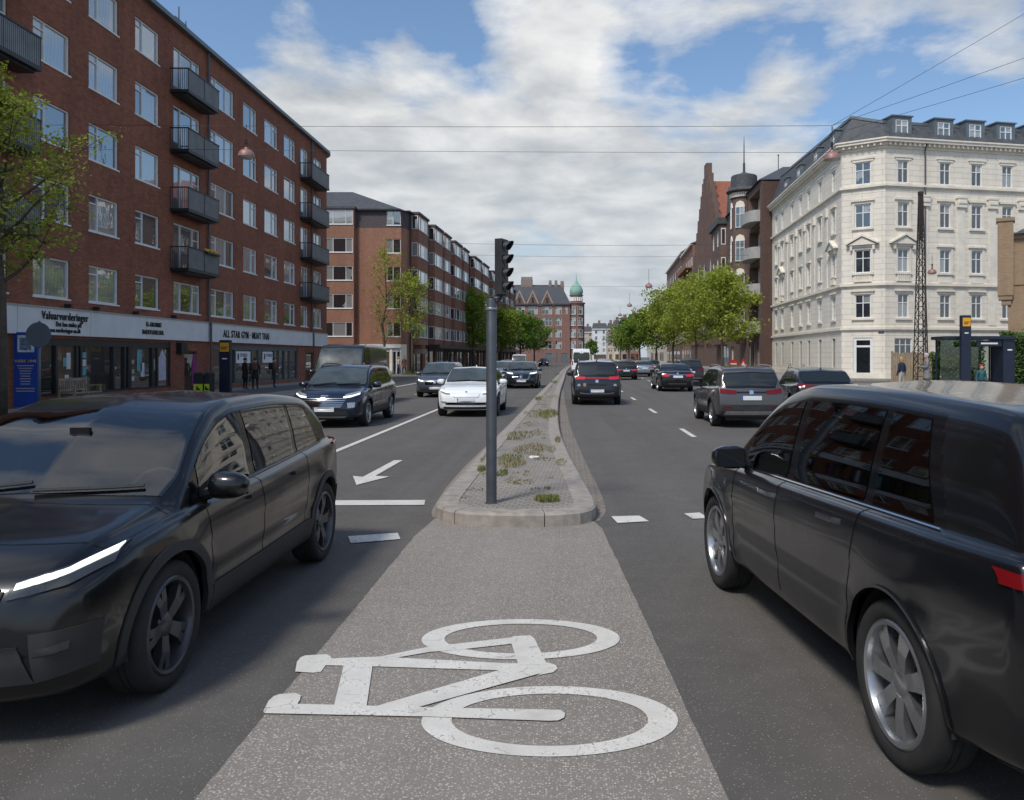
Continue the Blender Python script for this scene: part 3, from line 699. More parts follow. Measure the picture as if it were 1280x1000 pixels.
    lettering(T,'EL-GROSSIST',F,u(33.95),3.10,.26,.17,L,.02,.78,depth=.012); lettering(T,'BADEVÆRELSER',F,u(33.65),2.77,.26,.17,L,.02,.86,depth=.012)
    lettering(T,'ALL STAR GYM · MUAY THAI',F,u(41.6),2.83,.53,.17,L,.014,.84,depth=.012)
    # shopfronts: mullions, glass, plinths
    def shopfront(a,b,z0,z1,muls,fm='dark_frame',plinth=None):
        S = MB(); P_ = MB()
        S.fbox(F,u(a),u(b),z1-.25,z1-.002,-.13,-.04); S.fbox(F,u(a),u(b),z0+.002,z0+.08,-.13,-.02)
        xs = [a]+muls+[b]
        for x in xs: S.fbox(F,u(x)-.06,u(x)+.06,z0+.08,z1-.25,-.135,-.03)
        for p,q in zip(xs[:-1],xs[1:]): P_.face([F.P(u(p)+.05,z0+.07,-.11),F.P(u(q)-.05,z0+.07,-.11),F.P(u(q)-.05,z1-.24,-.11),F.P(u(p)+.05,z1-.24,-.11)])
        o = S.build('shop_window', M[fm], T); P_.build('pane', M['glass_shop'], o); return o
    shopfront(26.9,36.4,.42,2.45,[28.3,29.5,29.75,31.9,32.7,33.0,33.1,34.9,35.3]); sw = shopfront(40.75,53.6,.30,2.42,[42.0,42.7,43.6,45.9,46.9,49.4,50.2,51.2,52.2],'sign_grey')
    shopfront(17,24.5,.5,2.45,[19,21,23])
    for (a,b,z) in ((37.7,38.96,2.07),(55.2,56.9,2.1)):
        S = MB(); S.fbox(F,u(a)+.002,u(b)-.002,.12,z-.002,-.139,-.10); S.fbox(F,u(a)+.15,u(b)-.15,.9,z-.15,-.10,-.09,1); S.build('door', [mat('door_brown',(.045,.018,.013),.5,vary=.2),M['glass_shop']], T)
    S = MB(); S.fbox(F,u(36.9),u(37.5),1.95,2.45,.002,.25); S.build('wall_lamp', M['black_letter'], T)
    # things pasted inside the shop windows
    def poster(pts, m, nm='poster'):
        S = MB(); S.face([F.P(u(y),z,-.095) for y,z in pts]); S.build(nm, m, T)
    cy = mat('poster_cyan',(.12,.33,.38),.5,vary=.35,vscale=9); wh = mat('poster_white',(.55,.57,.58),.5,vary=.3,vscale=8); gb = mat('poster_beige',(.4,.33,.2),.5,vary=.4,vscale=8)
    for (y,z,w_,h_,m) in ((28.75,1.45,.2,.32,cy),(28.95,1.35,.25,.6,wh),(28.85,.95,.24,.2,wh),(29.0,.55,.28,.35,cy),(29.85,1.75,.3,.22,cy),(29.85,1.45,.3,.25,wh),(29.85,1.1,.3,.3,cy),(29.85,.5,.34,.55,cy),(31.95,1.3,.2,.1,wh),(33.3,1.5,.2,.18,gb),(33.3,1.1,.2,.18,gb),(33.3,.8,.2,.18,wh),(34.0,.95,.3,.6,wh),(33.7,1.2,.4,.9,cy),(35.0,1.2,.2,.5,gb)):
        poster([(y,z),(y+w_,z),(y+w_,z+h_),(y,z+h_)], m)
    poster([(35.5,.75),(36.15,.75),(36.15,1.75),(35.82,2.15),(35.5,1.75)], mat('poster_lilac',(.50,.49,.60),.5,vary=.2,vscale=6))
    for (a,b) in ((43.75,45.75),(47.6,49.2)):
        S = MB(); S.fbox(F,u(a),u(b),1.45,2.1,-.09,-.07); o = S.build('poster', M['white'], T)
        lettering(o,'FITNESS',F,u(a)+.55,1.80,.26,-.065,mat('txt_blue',(.03,.06,.16),.5),.02,.95,depth=.003); S = MB(); S.fbox(F,u(a)+.2,u(a)+.4,1.65,1.98,-.07,-.066); S.build('emblem', L, o)
    return T
building_left()

# ------------------------------------------------------------------ the second brick block on the left, with bays
def building_bays():
    T = thing('bay_window_block', 'red brown brick housing block with stacked white bay windows and slate roof', 'building', (-20,85,0))
    F1 = Fac((-24,77),(1,0)); F2 = Fac((-15.5,77.6),(BEND,1)); FC = Fac((-15.9,77),(.4,.6))
    rows = [3.75+2.68*k for k in range(5)]; h = 1.36; B = M['brick_orange']
    W = MB(); wx = [(6.75,8.0)]
    holes = [(6.7,8.05,z,z+h) for z in rows]+[(4.9,7.0,.5,2.6),(7.25,8.0,.12,2.6)]
    wall_holes(W, F1, -18, 8.1, 3.0, 14.2, holes, .14); wall_holes(W, F1, -18,8.1,0,3.0, holes, .2, 1)
    wall_holes(W, F1, -18,8.1,14.2,15.85, [(6.7,8.05,14.47,15.83)], .1, 2, out=-.02)
    wall_holes(W, FC, 0,.72,3.0,14.2,[],.1); wall_holes(W, FC, 0,.72,0,3.0,[],.1,1); wall_holes(W, FC, 0,.72,14.2,15.85,[],.1,2)
    L = 96
    bays = [(79.4,83.8),(87,91.4),(92.4,96.2),(98.8,103.6),(105,109),(114,120),(122,128),(133,138),(140,145),(150,155),(158,163)]
    ub = lambda Y: (Y-77.6)*1.0011
    gaps = [(84.6,86.3),(110.4,112.8),(129.4,132),(146.4,149)]
    gh = [(ub(a),ub(b),z,z+h) for a,b in gaps for z in rows[:4]]
    shops = [(ub(79.5+6.2*i),ub(84.6+6.2*i),.4,2.7) for i in range(14)]
    wall_holes(W, F2, 0, L, 3.0, 14.2, gh, .14); wall_holes(W, F2, 0, L, 0, 3.0, shops, .2); wall_holes(W, F2, 0, L, 14.2, 15.85, [], .1, 2)
    W.build('wall', [B, M['stucco_trim'], M['slate_purple']], T)
    # bays
    def bay(F, a, b, out, zt):
        S = MB(); hl = [(a+.12,b-.12,z,z+h) for z in rows]; zb = 3.0
        wall_holes(S, F, a, b, zb, zt, hl, .1, 0, out=out)
        S.face([F.P(a,zb,0),F.P(a,zb,out),F.P(a,zt,out),F.P(a,zt,0)]); S.face([F.P(b,zb,out),F.P(b,zb,0),F.P(b,zt,0),F.P(b,zt,out)]); S.face([F.P(a,zb,0),F.P(b,zb,0),F.P(b,zb,out),F.P(a,zb,out)])
        S.fbox(F,a-.12,b+.12,zt,zt+.22,-.5,out+.12,1)
        o = S.build('bay', [B, M['slate']], T)
        for z in rows: put_window(T, F, a+.12, z, b-a-.24, h, 'bay', 'white_frame', 'glass', .06, out)
        for z in rows:
            Ws = MB()                                    # the glazed return of each bay window, facing down the street
            Ws.fbox(F,a-.02,a-.003,z,z+h,.08,out-.06,0); Ws.fbox(F,a-.028,a-.02,z+.07,z+h-.07,.15,out-.13,1)
            Ws.build('return_window', [M['white_frame'],M['glass']], o)
    bay(F1, .9, 3.7, .6, 15.95)
    for a,b in bays: bay(F2, ub(a), ub(b), .75, 15.95)
    for z in rows: put_window(T, F1, 6.7, z, 1.35, h, '2', 'white_frame', 'glass', .09)
    for a,b in gaps:
        for z in rows[:4]: put_window(T, F2, ub(a), z, ub(b)-ub(a), h, '2', 'grey_frame', 'glass', .09)
    # roof
    e = lambda u, o: F2.P(u,15.86,o)
    Rf = MB(); p = [(-42.3,76.7,15.86),(-15.85,76.7,15.86),(-15.3,77.4,15.86),F2.P(L,15.86,.3)]
    r0, r1, r2 = (-42,83.5,19.0), (-22.3,83.5,19.0), F2.P(L,19.0,-7)
    Rf.add(p+[r0,r1,r2],[(0,1,5,4),(1,2,5),(2,3,6,5)]); Rf.add([r0,r1,r2,F2.P(L,15.86,-14),(-42,92,15.86)],[(0,1,2,3,4)])
    Rf.build('roof', M['slate'], T)
    S = MB(); S.add([F2.P(L,0,.0),F2.P(L,0,-14),F2.P(L,15.9,-14),F2.P(L,19,-7),F2.P(L,15.9,0)],[(0,1,2,3,4)]); S.build('gable_wall', B, T)
    for uu in (30,52,74,90):
        S = MB(); x,y,_ = F2.P(uu,0,-6.4); S.box(x-.5,x+.5,y-.9,y+.9,17.5,20.2); S.build('chimney', M['brick_warm'], T)
    # gutters, shopfronts, awning band
    S = MB(); S.fbox(F2,0,L,15.86,16.0,-.05,.33); S.fbox(F1,-18,8.1,15.86,16.0,-.05,.3); S.build('gutter', M['dark_metal'], T)
    for Y in (78.6,86.7,97.5,113,131.5,148):
        D = MB(); D.tube([F2.P(ub(Y),15.8,.12),F2.P(ub(Y),.2,.12)],.06,6); D.build('downpipe', M['dark_metal'], T)
    S = MB(); S.fbox(F2,ub(86),L,2.72,3.12,.002,1.5); 
    for i in range(30): S.fbox(F2,ub(86)+i*2.9,ub(86)+i*2.9+.1,.12,2.72,1.36,1.46)
    S.build('canopy', M['dark_frame'], T)
    S = MB(); S.fbox(F1,4.7,8.1,2.65,3.0,.002,.1); S.build('fascia', M['white_panel'], T)
    for (FF,a,b,z0,z1) in [(F1,4.9,7.0,.5,2.6),(F1,7.25,8.0,.12,2.6)]+[(F2,*s) for s in shops]:
        S = MB(); P_ = MB()
        for x in (a,(a+b)/2,b): S.fbox(FF,x-.06,x+.06,z0,z1,-.19,-.1)
        S.fbox(FF,a,b,z1-.3,z1-.002,-.19,-.09); P_.face([FF.P(a,z0,-.15),FF.P(b,z0,-.15),FF.P(b,z1,-.15),FF.P(a,z1,-.15)])
        o = S.build('shop_window', M['white_frame'] if FF is F1 else M['dark_frame'], T); P_.build('pane', M['glass_shop'], o)
    S = MB(); S.fbox(F2,ub(80.6),ub(82.6),2.1,2.6,.01,.9); S.build('shop_sign', M['wood_old'], T)
building_bays()

# ------------------------------------------------------------------ the far brick house with the green dome
def building_dome():
    T = thing('corner_house', 'distant red brick corner house with small green copper onion dome', 'building', (-8,228,0))
    F = Fac((-21,220),(1,0)); S = MB(); up = lambda px: (px-708)*.22+21
    rows = [4.0,7.2,10.4,13.5]; gr = [(615,628),(630,641),(643.5,656),(660,672),(677,690),(694,702)]
    holes = [(up(a),up(b),z,z+2.1) for a,b in gr for z in rows]+[(up(706.5),up(709.5),13.6,15.5)]+[(up(681),up(691),.1,2.9),(up(694.5),up(698),.1,2.7),(up(701),up(710),.1,2.9)]
    wall_holes(S, F, 0, 22, 0, 16.3, holes, .25)
    S.face([(1,220,0),(1,240,0),(1,240,16.3),(1,220,16.3)]); 
    S.build('wall', M['brick_far'], T)
    for a,b in gr:
        for z in rows: put_window(T, F, up(a), z, up(b)-up(a), 2.1, 'six', 'white_frame', 'glass_far', .12)
    put_window(T, F, up(706.5), 13.6, .66, 1.9, 'cross', 'white_frame', 'glass_far', .12)
    for a,b,z in ((681,691,2.9),(694.5,698,2.7),(701,710,2.9)):
        S = MB(); S.fbox(F,up(a)+.02,up(b)-.02,.1,z-.02,-.24,-.15); S.build('door', M['zinc'], T)
    Rf = MB(); Rf.add([(-21.3,219.6,16.3),(1.2,219.6,16.3),(-1.5,229,22.4),(-21.3,229,22.4),(1.2,238,16.3),(-21.3,238,16.3)],[(0,1,2,3),(1,4,2),(3,2,4,5)]); Rf.box(-21.2,1.1,219.55,220.4,16.1,16.45)
    roof = Rf.build('roof', M['slate'], T)
    for px in (649.5,666,684):
        S = MB(); c = up(px); S.add([F.P(c-1.75,16.0,.25),F.P(c+1.75,16.0,.25),F.P(c,19.7,.25),F.P(c-1.75,16.0,-4),F.P(c+1.75,16.0,-4),F.P(c,19.7,-5)],[(0,1,2),(1,4,5,2),(3,0,2,5)])
        for s in (-1,1): S.add([F.P(c+s*2.0,15.9,.35),F.P(c+s*1.55,15.9,.35),F.P(c,19.45,.35),F.P(c,20.2,.35),F.P(c+s*2.0,15.9,.0),F.P(c+s*1.55,15.9,.0),F.P(c,19.45,.0),F.P(c,20.2,.0)],[(0,1,2,3),(0,3,7,4),(1,5,6,2),(4,7,6,5)],1)
        S.fbox(F,c-.3,c+.3,16.6,18.0,.26,.30,2); S.build('gable', [M['brick_brown'],mat('gable_trim',(.33,.27,.22),.85,vary=.15),M['dark_frame']], T)
    for px in (698,703,707):
        S = MB(); c = up(px); S.add([F.P(c-.4,17.6,-2.0),F.P(c+.4,17.6,-2.0),F.P(c+.4,18.6,-3.4),F.P(c-.4,18.6,-3.4)],[(0,1,2,3)]); S.build('skylight', M['glass'], roof)
    for px,w_,z in ((656.5,15,24.6),(687,4,23.6),(694.5,4,23.6),(702.5,5,23.4)):
        S = MB(); c = up(px)-21; ww = w_*.11; S.box(c-ww,c+ww,228,230,20.5,z-.7)
        n = max(1,int(w_/3.4))
        for i in range(n): S.box(c-ww+2*ww*i/n+.08,c-ww+2*ww*(i+1)/n-.08,228,230,z-.7,z)
        S.build('chimney', mat('chimney_grey',(.24,.19,.165),.9,vary=.2), roof)
    c = (2.75,222.3,0); S = MB(); S.lathe([(2.25,0),(2.25,16.4),(2.5,16.5),(2.5,16.8),(1.7,17.0),(1.65,18.6),(1.95,18.75),(1.95,18.95)],28,c=c); tw = S.build('turret', M['brick_far'], T)
    S = MB(); S.lathe([(1.62,18.95),(1.85,19.5),(1.88,20.1),(1.65,20.9),(1.1,21.7),(.5,22.3),(.2,23.0),(.10,23.6),(.04,25.2),(0,25.2)],28,c=c); S.build('dome', M['copper_green'], tw, smooth=True)
    S = MB()
    for k in range(9):
        a = R(180+20*k); cxx, cyy = c[0]+1.68*math.cos(a), c[1]+1.68*math.sin(a); S.box(cxx-.22,cxx+.22,cyy-.22,cyy+.22,17.2,18.3)
    S.build('lantern_window', M['white_frame'], tw)
    for z in rows:
        for ang in (-62,-112):
            a = R(ang); dd = (-math.sin(a), math.cos(a)); Ft = Fac((c[0]+2.3*math.cos(a)-dd[0]*.75, c[1]+2.3*math.sin(a)-dd[1]*.75), dd); put_window(T, Ft, 0, z, 1.5, 2.1, 'six', 'white_frame', 'glass_far', .0)
building_dome()

# ------------------------------------------------------------------ the white stucco corner house on the right
def mat_rustic():
    m = bpy.data.materials.new('stucco_rustic'); m.use_nodes = True; t = NT(m); b = t.n['Principled BSDF']; uv = t.new('UVMap')
    br = t.new('TexBrick', Scale=1.0); br.inputs['Brick Width'].default_value=1.5; br.inputs['Row Height'].default_value=.43; br.inputs['Mortar Size'].default_value=.022; br.inputs['Mortar Smooth'].default_value=.6
    br.inputs['Color1'].default_value=(.735,.68,.585,1); br.inputs['Color2'].default_value=(.71,.655,.56,1); br.inputs['Mortar'].default_value=(.645,.59,.50,1); t.link(uv.outputs[0], br.inputs['Vector'])
    n = t.noise(.5,6,.65,uv.outputs[0]); mp = t.new('Mapping'); mp.inputs['Scale'].default_value=(2.2,.10,1); t.link(uv.outputs[0], mp.inputs[0]); n2 = t.noise(1.0,5,.6,mp.outputs[0])
    k = t.math('ADD', t.math('MULTIPLY', n.outputs['Fac'], .35), t.math('ADD', t.math('MULTIPLY', n2.outputs['Fac'], .3), .68))
    s1 = t.new('VectorMath', operation='SCALE'); t.link(br.outputs['Color'], s1.inputs[0]); t.link(k, s1.inputs[3]); t.link(s1.outputs[0], b.inputs['Base Color']); b.inputs['Roughness'].default_value=.88
    bp = t.new('Bump', Strength=.8, Distance=.03); bp.invert=True; t.link(br.outputs['Fac'], bp.inputs['Height']); t.link(bp.outputs[0], b.inputs['Normal']); return m
M['rustic'] = mat_rustic()
def building_white():
    T = thing('stucco_corner_house', 'cream white stucco corner house with cornices, pediments and dormered slate mansard', 'building', (28,72,0))
    CL, CR = (21.95,63.8), (24.7,62.0); END = (23.2,90.2)
    Fs = Fac(END, (CL[0]-END[0], CL[1]-END[1])); Ls = math.dist(END,CL); Fc = Fac(CL,(CR[0]-CL[0],CR[1]-CL[1])); Lc = math.dist(CL,CR); Fr = Fac(CR,(12.2,2.5)); Lr = 34
    rows = [(4.85,6.7),(8.4,10.2),(11.95,13.8),(15.35,17.1)]
    us = [Ls-(Y-63.8) for Y in (66.0,70.2,74.0,77.1,80.6,85.0,88.0)]; ur = [1.57,5.27,8.1,10.9,13.7,16.5,19.3,22.1,24.9]
    S = MB()
    def side(F, L, cs, w_):
        h = [(c-w_/2,c+w_/2,a,b) for c in cs for a,b in rows]
        return h
    gs = [(c-.45,c+.45,.9,3.3) for c in us]; gr = [(c-.75,c+.75,1.9,3.25) for c in ur[:2]]+[(c-.5,c+.5,1.5,3.25) for c in ur[2:]]; gc = [(Lc/2-.72,Lc/2+.72,.15,3.3)]
    for F,L,cs,w_,g in ((Fs,Ls,us,.95,gs),(Fc,Lc,[Lc/2-.02],1.2,gc),(Fr,Lr,ur,.95,gr)): wall_holes(S, F, 0, L, 0, 18.3, side(F,L,cs,w_)+g, .16)
    S.build('wall', M['rustic'], T)
    Q = [Fs.P(0,0,0)[:2], CL, CR, Fr.P(Lr,0,0)[:2]]
    def band(z0, z1, o0, o1, m=0, mb=None):
        def off(o):
            return [Fs.P(0,0,o)[:2], isect(Fs,Fc,o), isect(Fc,Fr,o), Fr.P(Lr,0,o)[:2]]
        a, b = off(o0), off(o1)
        for i in range(3): mb.hexa([(*b[i],z0),(*b[i+1],z0),(*a[i+1],z0),(*a[i],z0),(*b[i],z1),(*b[i+1],z1),(*a[i+1],z1),(*a[i],z1)], m)
    def isect(A,B,o):
        p, d, q, e = Vector(A.P(0,0,o)[:2]), Vector(A.d), Vector(B.P(0,0,o)[:2]), Vector(B.d)
        det = d.x*-e.y+d.y*e.x; r = q-p; tt = (r.x*-e.y+r.y*e.x)/det; v = p+d*tt; return (v.x,v.y)
    S = MB()
    for z0,z1,o in ((3.80,3.92,.06),(3.92,4.12,.16),(7.22,7.36,.06),(7.36,7.56,.20),(14.95,15.05,.07),(15.05,15.22,.20),(18.0,18.2,.08),(18.2,18.42,.22),(18.42,18.62,.5),(18.62,18.74,.58),(.1,.55,.06)): band(z0,z1,.003,o,0,S)
    for F,L in ((Fs,Ls),(Fc,Lc),(Fr,Lr)):
        n = int(L/.42)
        for i in range(n): uu = (i+.5)*L/n; S.fbox(F,uu-.07,uu+.07,18.2,18.42,.22,.40)
    S.build('cornice', M['stucco_trim'], T)
    P_ = MB()
    def surround(F, c, w_, k):
        S = MB()
        a, b = rows[k]; x0, x1 = c-w_/2, c+w_/2
        S.fbox(F,x0-.24,x1+.24,a-.16,a-.02,.003,.14)
        if k in (1,2):
            S.fbox(F,x0-.2,x0-.03,a,b+.05,.003,.06); S.fbox(F,x1+.03,x1+.2,a,b+.05,.003,.06)
        S.fbox(F,x0-.30,x1+.30,b+.22,b+.36,.003,.16 if k<3 else .1); S.fbox(F,x0-.2,x1+.2,b+.03,b+.22,.003,.05)
        if k in (1,): S.fbox(F,x0-.1,x1+.1,a-.75,a-.2,.003,.05)
        S.build('window_surround', M['stucco_trim'], T)
    for F,cs,w_ in ((Fs,us,.95),(Fc,[Lc/2-.02],1.2),(Fr,ur,.95)):
        for i,c in enumerate(cs):
            for k in range(4): surround(F,c,w_,k)
    for F,c,w_ in ((Fc,Lc/2-.02,1.2),(Fr,ur[0],.95),(Fs,us[0],.95),(Fs,us[5],.95)):   # pediments and balusters on the second floor
        zb = 10.58; P_ = MB()
        P_.add([F.P(c-1.1,zb,.3),F.P(c+1.1,zb,.3),F.P(c,zb+.62,.3),F.P(c-1.1,zb,.003),F.P(c+1.1,zb,.003),F.P(c,zb+.62,.003)],[(0,1,2),(1,4,5,2),(3,0,2,5),(0,3,4,1)])
        for s in (-1,1): P_.add([F.P(c+s*1.25,zb+.02,.42),F.P(c+s*1.25,zb+.14,.42),F.P(c,zb+.82,.42),F.P(c,zb+.66,.42),F.P(c+s*1.25,zb+.02,.003),F.P(c+s*1.25,zb+.14,.003),F.P(c,zb+.82,.003),F.P(c,zb+.66,.003)],[(0,1,2,3),(1,5,6,2),(0,3,7,4),(0,4,5,1)])
        for s in (-1,1): P_.fbox(F,c+s*.85-.09,c+s*.85+.09,zb-.4,zb,.003,.25)
        for i in range(7): P_.fbox(F,c-.55+i*.17,c-.47+i*.17,7.75,8.2,.06,.14)
        P_.fbox(F,c-.65,c+.65,7.68,7.75,.05,.2); P_.build('pediment', M['stucco_trim'], T)
    for c in [(ur[i]+ur[i+1])/2 for i in range(0,8)]:            # pilasters with capitals between the upper windows
        P_ = MB(); P_.fbox(Fr,c-.3,c+.3,7.56,13.6,.003,.07); P_.fbox(Fr,c-.42,c+.42,13.6,14.3,.003,.20); P_.fbox(Fr,c-.36,c+.36,13.9,14.1,.2,.26); P_.fbox(Fr,c-.5,c+.5,14.3,14.45,.003,.24); P_.fbox(Fr,c-.4,c+.4,7.56,8.0,.07,.14)
        P_.fbox(Fr,c-.32,c+.32,4.3,7.0,.003,.05); P_.build('pilaster', M['stucco_trim'], T)
    for c in [(us[i]+us[i+1])/2 for i in range(0,6)]:
        P_ = MB(); P_.fbox(Fs,c-.3,c+.3,7.56,13.6,.003,.07); P_.fbox(Fs,c-.42,c+.42,13.6,14.3,.003,.2); P_.build('pilaster', M['stucco_trim'], T)
    for F,cs,w_ in ((Fs,us,.95),(Fc,[Lc/2-.02],1.2),(Fr,ur,.95)):
        for c in cs:
            for a,b in rows: put_window(T, F, c-w_/2, a, w_, b-a, 'cross', 'white_frame', 'glass_dark', .10, sill=False)
    for c in us: put_window(T, Fs, c-.45, .9, .9, 2.4, '2', 'grey_frame', 'glass_dark', .1, sill=False)
    for x0,x1,a,b in gr: put_window(T, Fr, x0, a, x1-x0, b-a, 'six', 'white_frame', 'glass_dark', .1, sill=False)
    S = MB(); x0, x1, a, b = gc[0]
    S.fbox(Fc,x0+.01,x0+.2,a,b-.01,-.14,-.05); S.fbox(Fc,x1-.2,x1-.01,a,b-.01,-.14,-.05); S.fbox(Fc,x0+.2,x1-.2,b-.2,b-.01,-.14,-.05); S.fbox(Fc,x0+.2,x1-.2,2.55,2.7,-.14,-.05); S.fbox(Fc,x0+.2,x1-.2,a,a+.35,-.14,-.05)
    o = S.build('door', M['white_frame'], T); S = MB(); S.face([Fc.P(x0+.15,a+.3,-.1),Fc.P(x1-.15,a+.3,-.1),Fc.P(x1-.15,b-.15,-.1),Fc.P(x0+.15,b-.15,-.1)]); S.build('pane', M['car_glass0'], o)
    S = MB(); S.fbox(Fc,Lc-.5,Lc-.05,3.62,3.78,.01,.03); S.build('street_name_plate', mat('plate_dark',(.05,.07,.10),.5), T)
    # mansard
    def off(o): return [Fs.P(0,0,o)[:2], isect(Fs,Fc,o), isect(Fc,Fr,o), Fr.P(Lr,0,o)[:2]]
    a, b, c_ = off(.3), off(-1.0), off(-7.0); S = MB(); ZT = [22.1,21.0,20.25,20.25]
    for i in range(3): S.face([(*a[i],18.74),(*a[i+1],18.74),(*b[i+1],ZT[i+1]),(*b[i],ZT[i])]); S.face([(*b[i],ZT[i]),(*b[i+1],ZT[i+1]),(*c_[i+1],ZT[i+1]+.6),(*c_[i],ZT[i]+.6)])
    for i in range(3):
        o9, o12 = off(-.9), off(-1.2); za, zb_ = ZT[i]-.05, ZT[i+1]-.05
        S.hexa([(*o9[i],za),(*o9[i+1],zb_),(*o12[i+1],zb_),(*o12[i],za),(*o9[i],za+.22),(*o9[i+1],zb_+.22),(*o12[i+1],zb_+.22),(*o12[i],za+.22)],1)
    roof = S.build('roof', [M['slate'],M['zinc']], T)
    def dormer(F, c, w_=1.7, z0=18.9, z1=20.55):
        S = MB(); S.fbox(F,c-w_/2,c-.56,z0,z1,-2.4,-.15); S.fbox(F,c+.56,c+w_/2,z0,z1,-2.4,-.15); S.fbox(F,c-.56,c+.56,z0,z0+.12,-2.4,-.15); S.fbox(F,c-.56,c+.56,z1-.2,z1,-2.4,-.15); S.fbox(F,c-w_/2-.1,c+w_/2+.1,z1+.002,z1+.1,-2.4,-.05)
        S.build('dormer', M['zinc'], roof); put_window(T, F, c-.55, z0+.13, 1.1, z1-z0-.34, 'cross', 'white_frame', 'glass', 0.02, -.2, sill=False)
    for c in ur: dormer(Fr, c)
    for Y in (66.8,72.2,78.6,84.2): dormer(Fs, Ls-(Y-63.8), 1.6, 18.9, 20.5)
    S = MB(); x,y,_ = Fs.P(2.2,0,-2.5); S.box(x-.5,x+.5,y-.6,y+.6,20,22.2); S.build('chimney', M['tile_red'], roof)
    S = MB(); x,y,_ = Fs.P(12,0,-2.5); S.box(x-.7,x+.7,y-1.4,y+1.4,20,22.0); S.build('chimney', M['concrete'], roof)
    S = MB(); S.tube([Fr.P(3.4,18.5,.35),Fr.P(3.4,17.9,.14),Fr.P(3.4,.2,.14)],.06,8); S.build('downpipe', M['steel_grey'], T)
building_white()

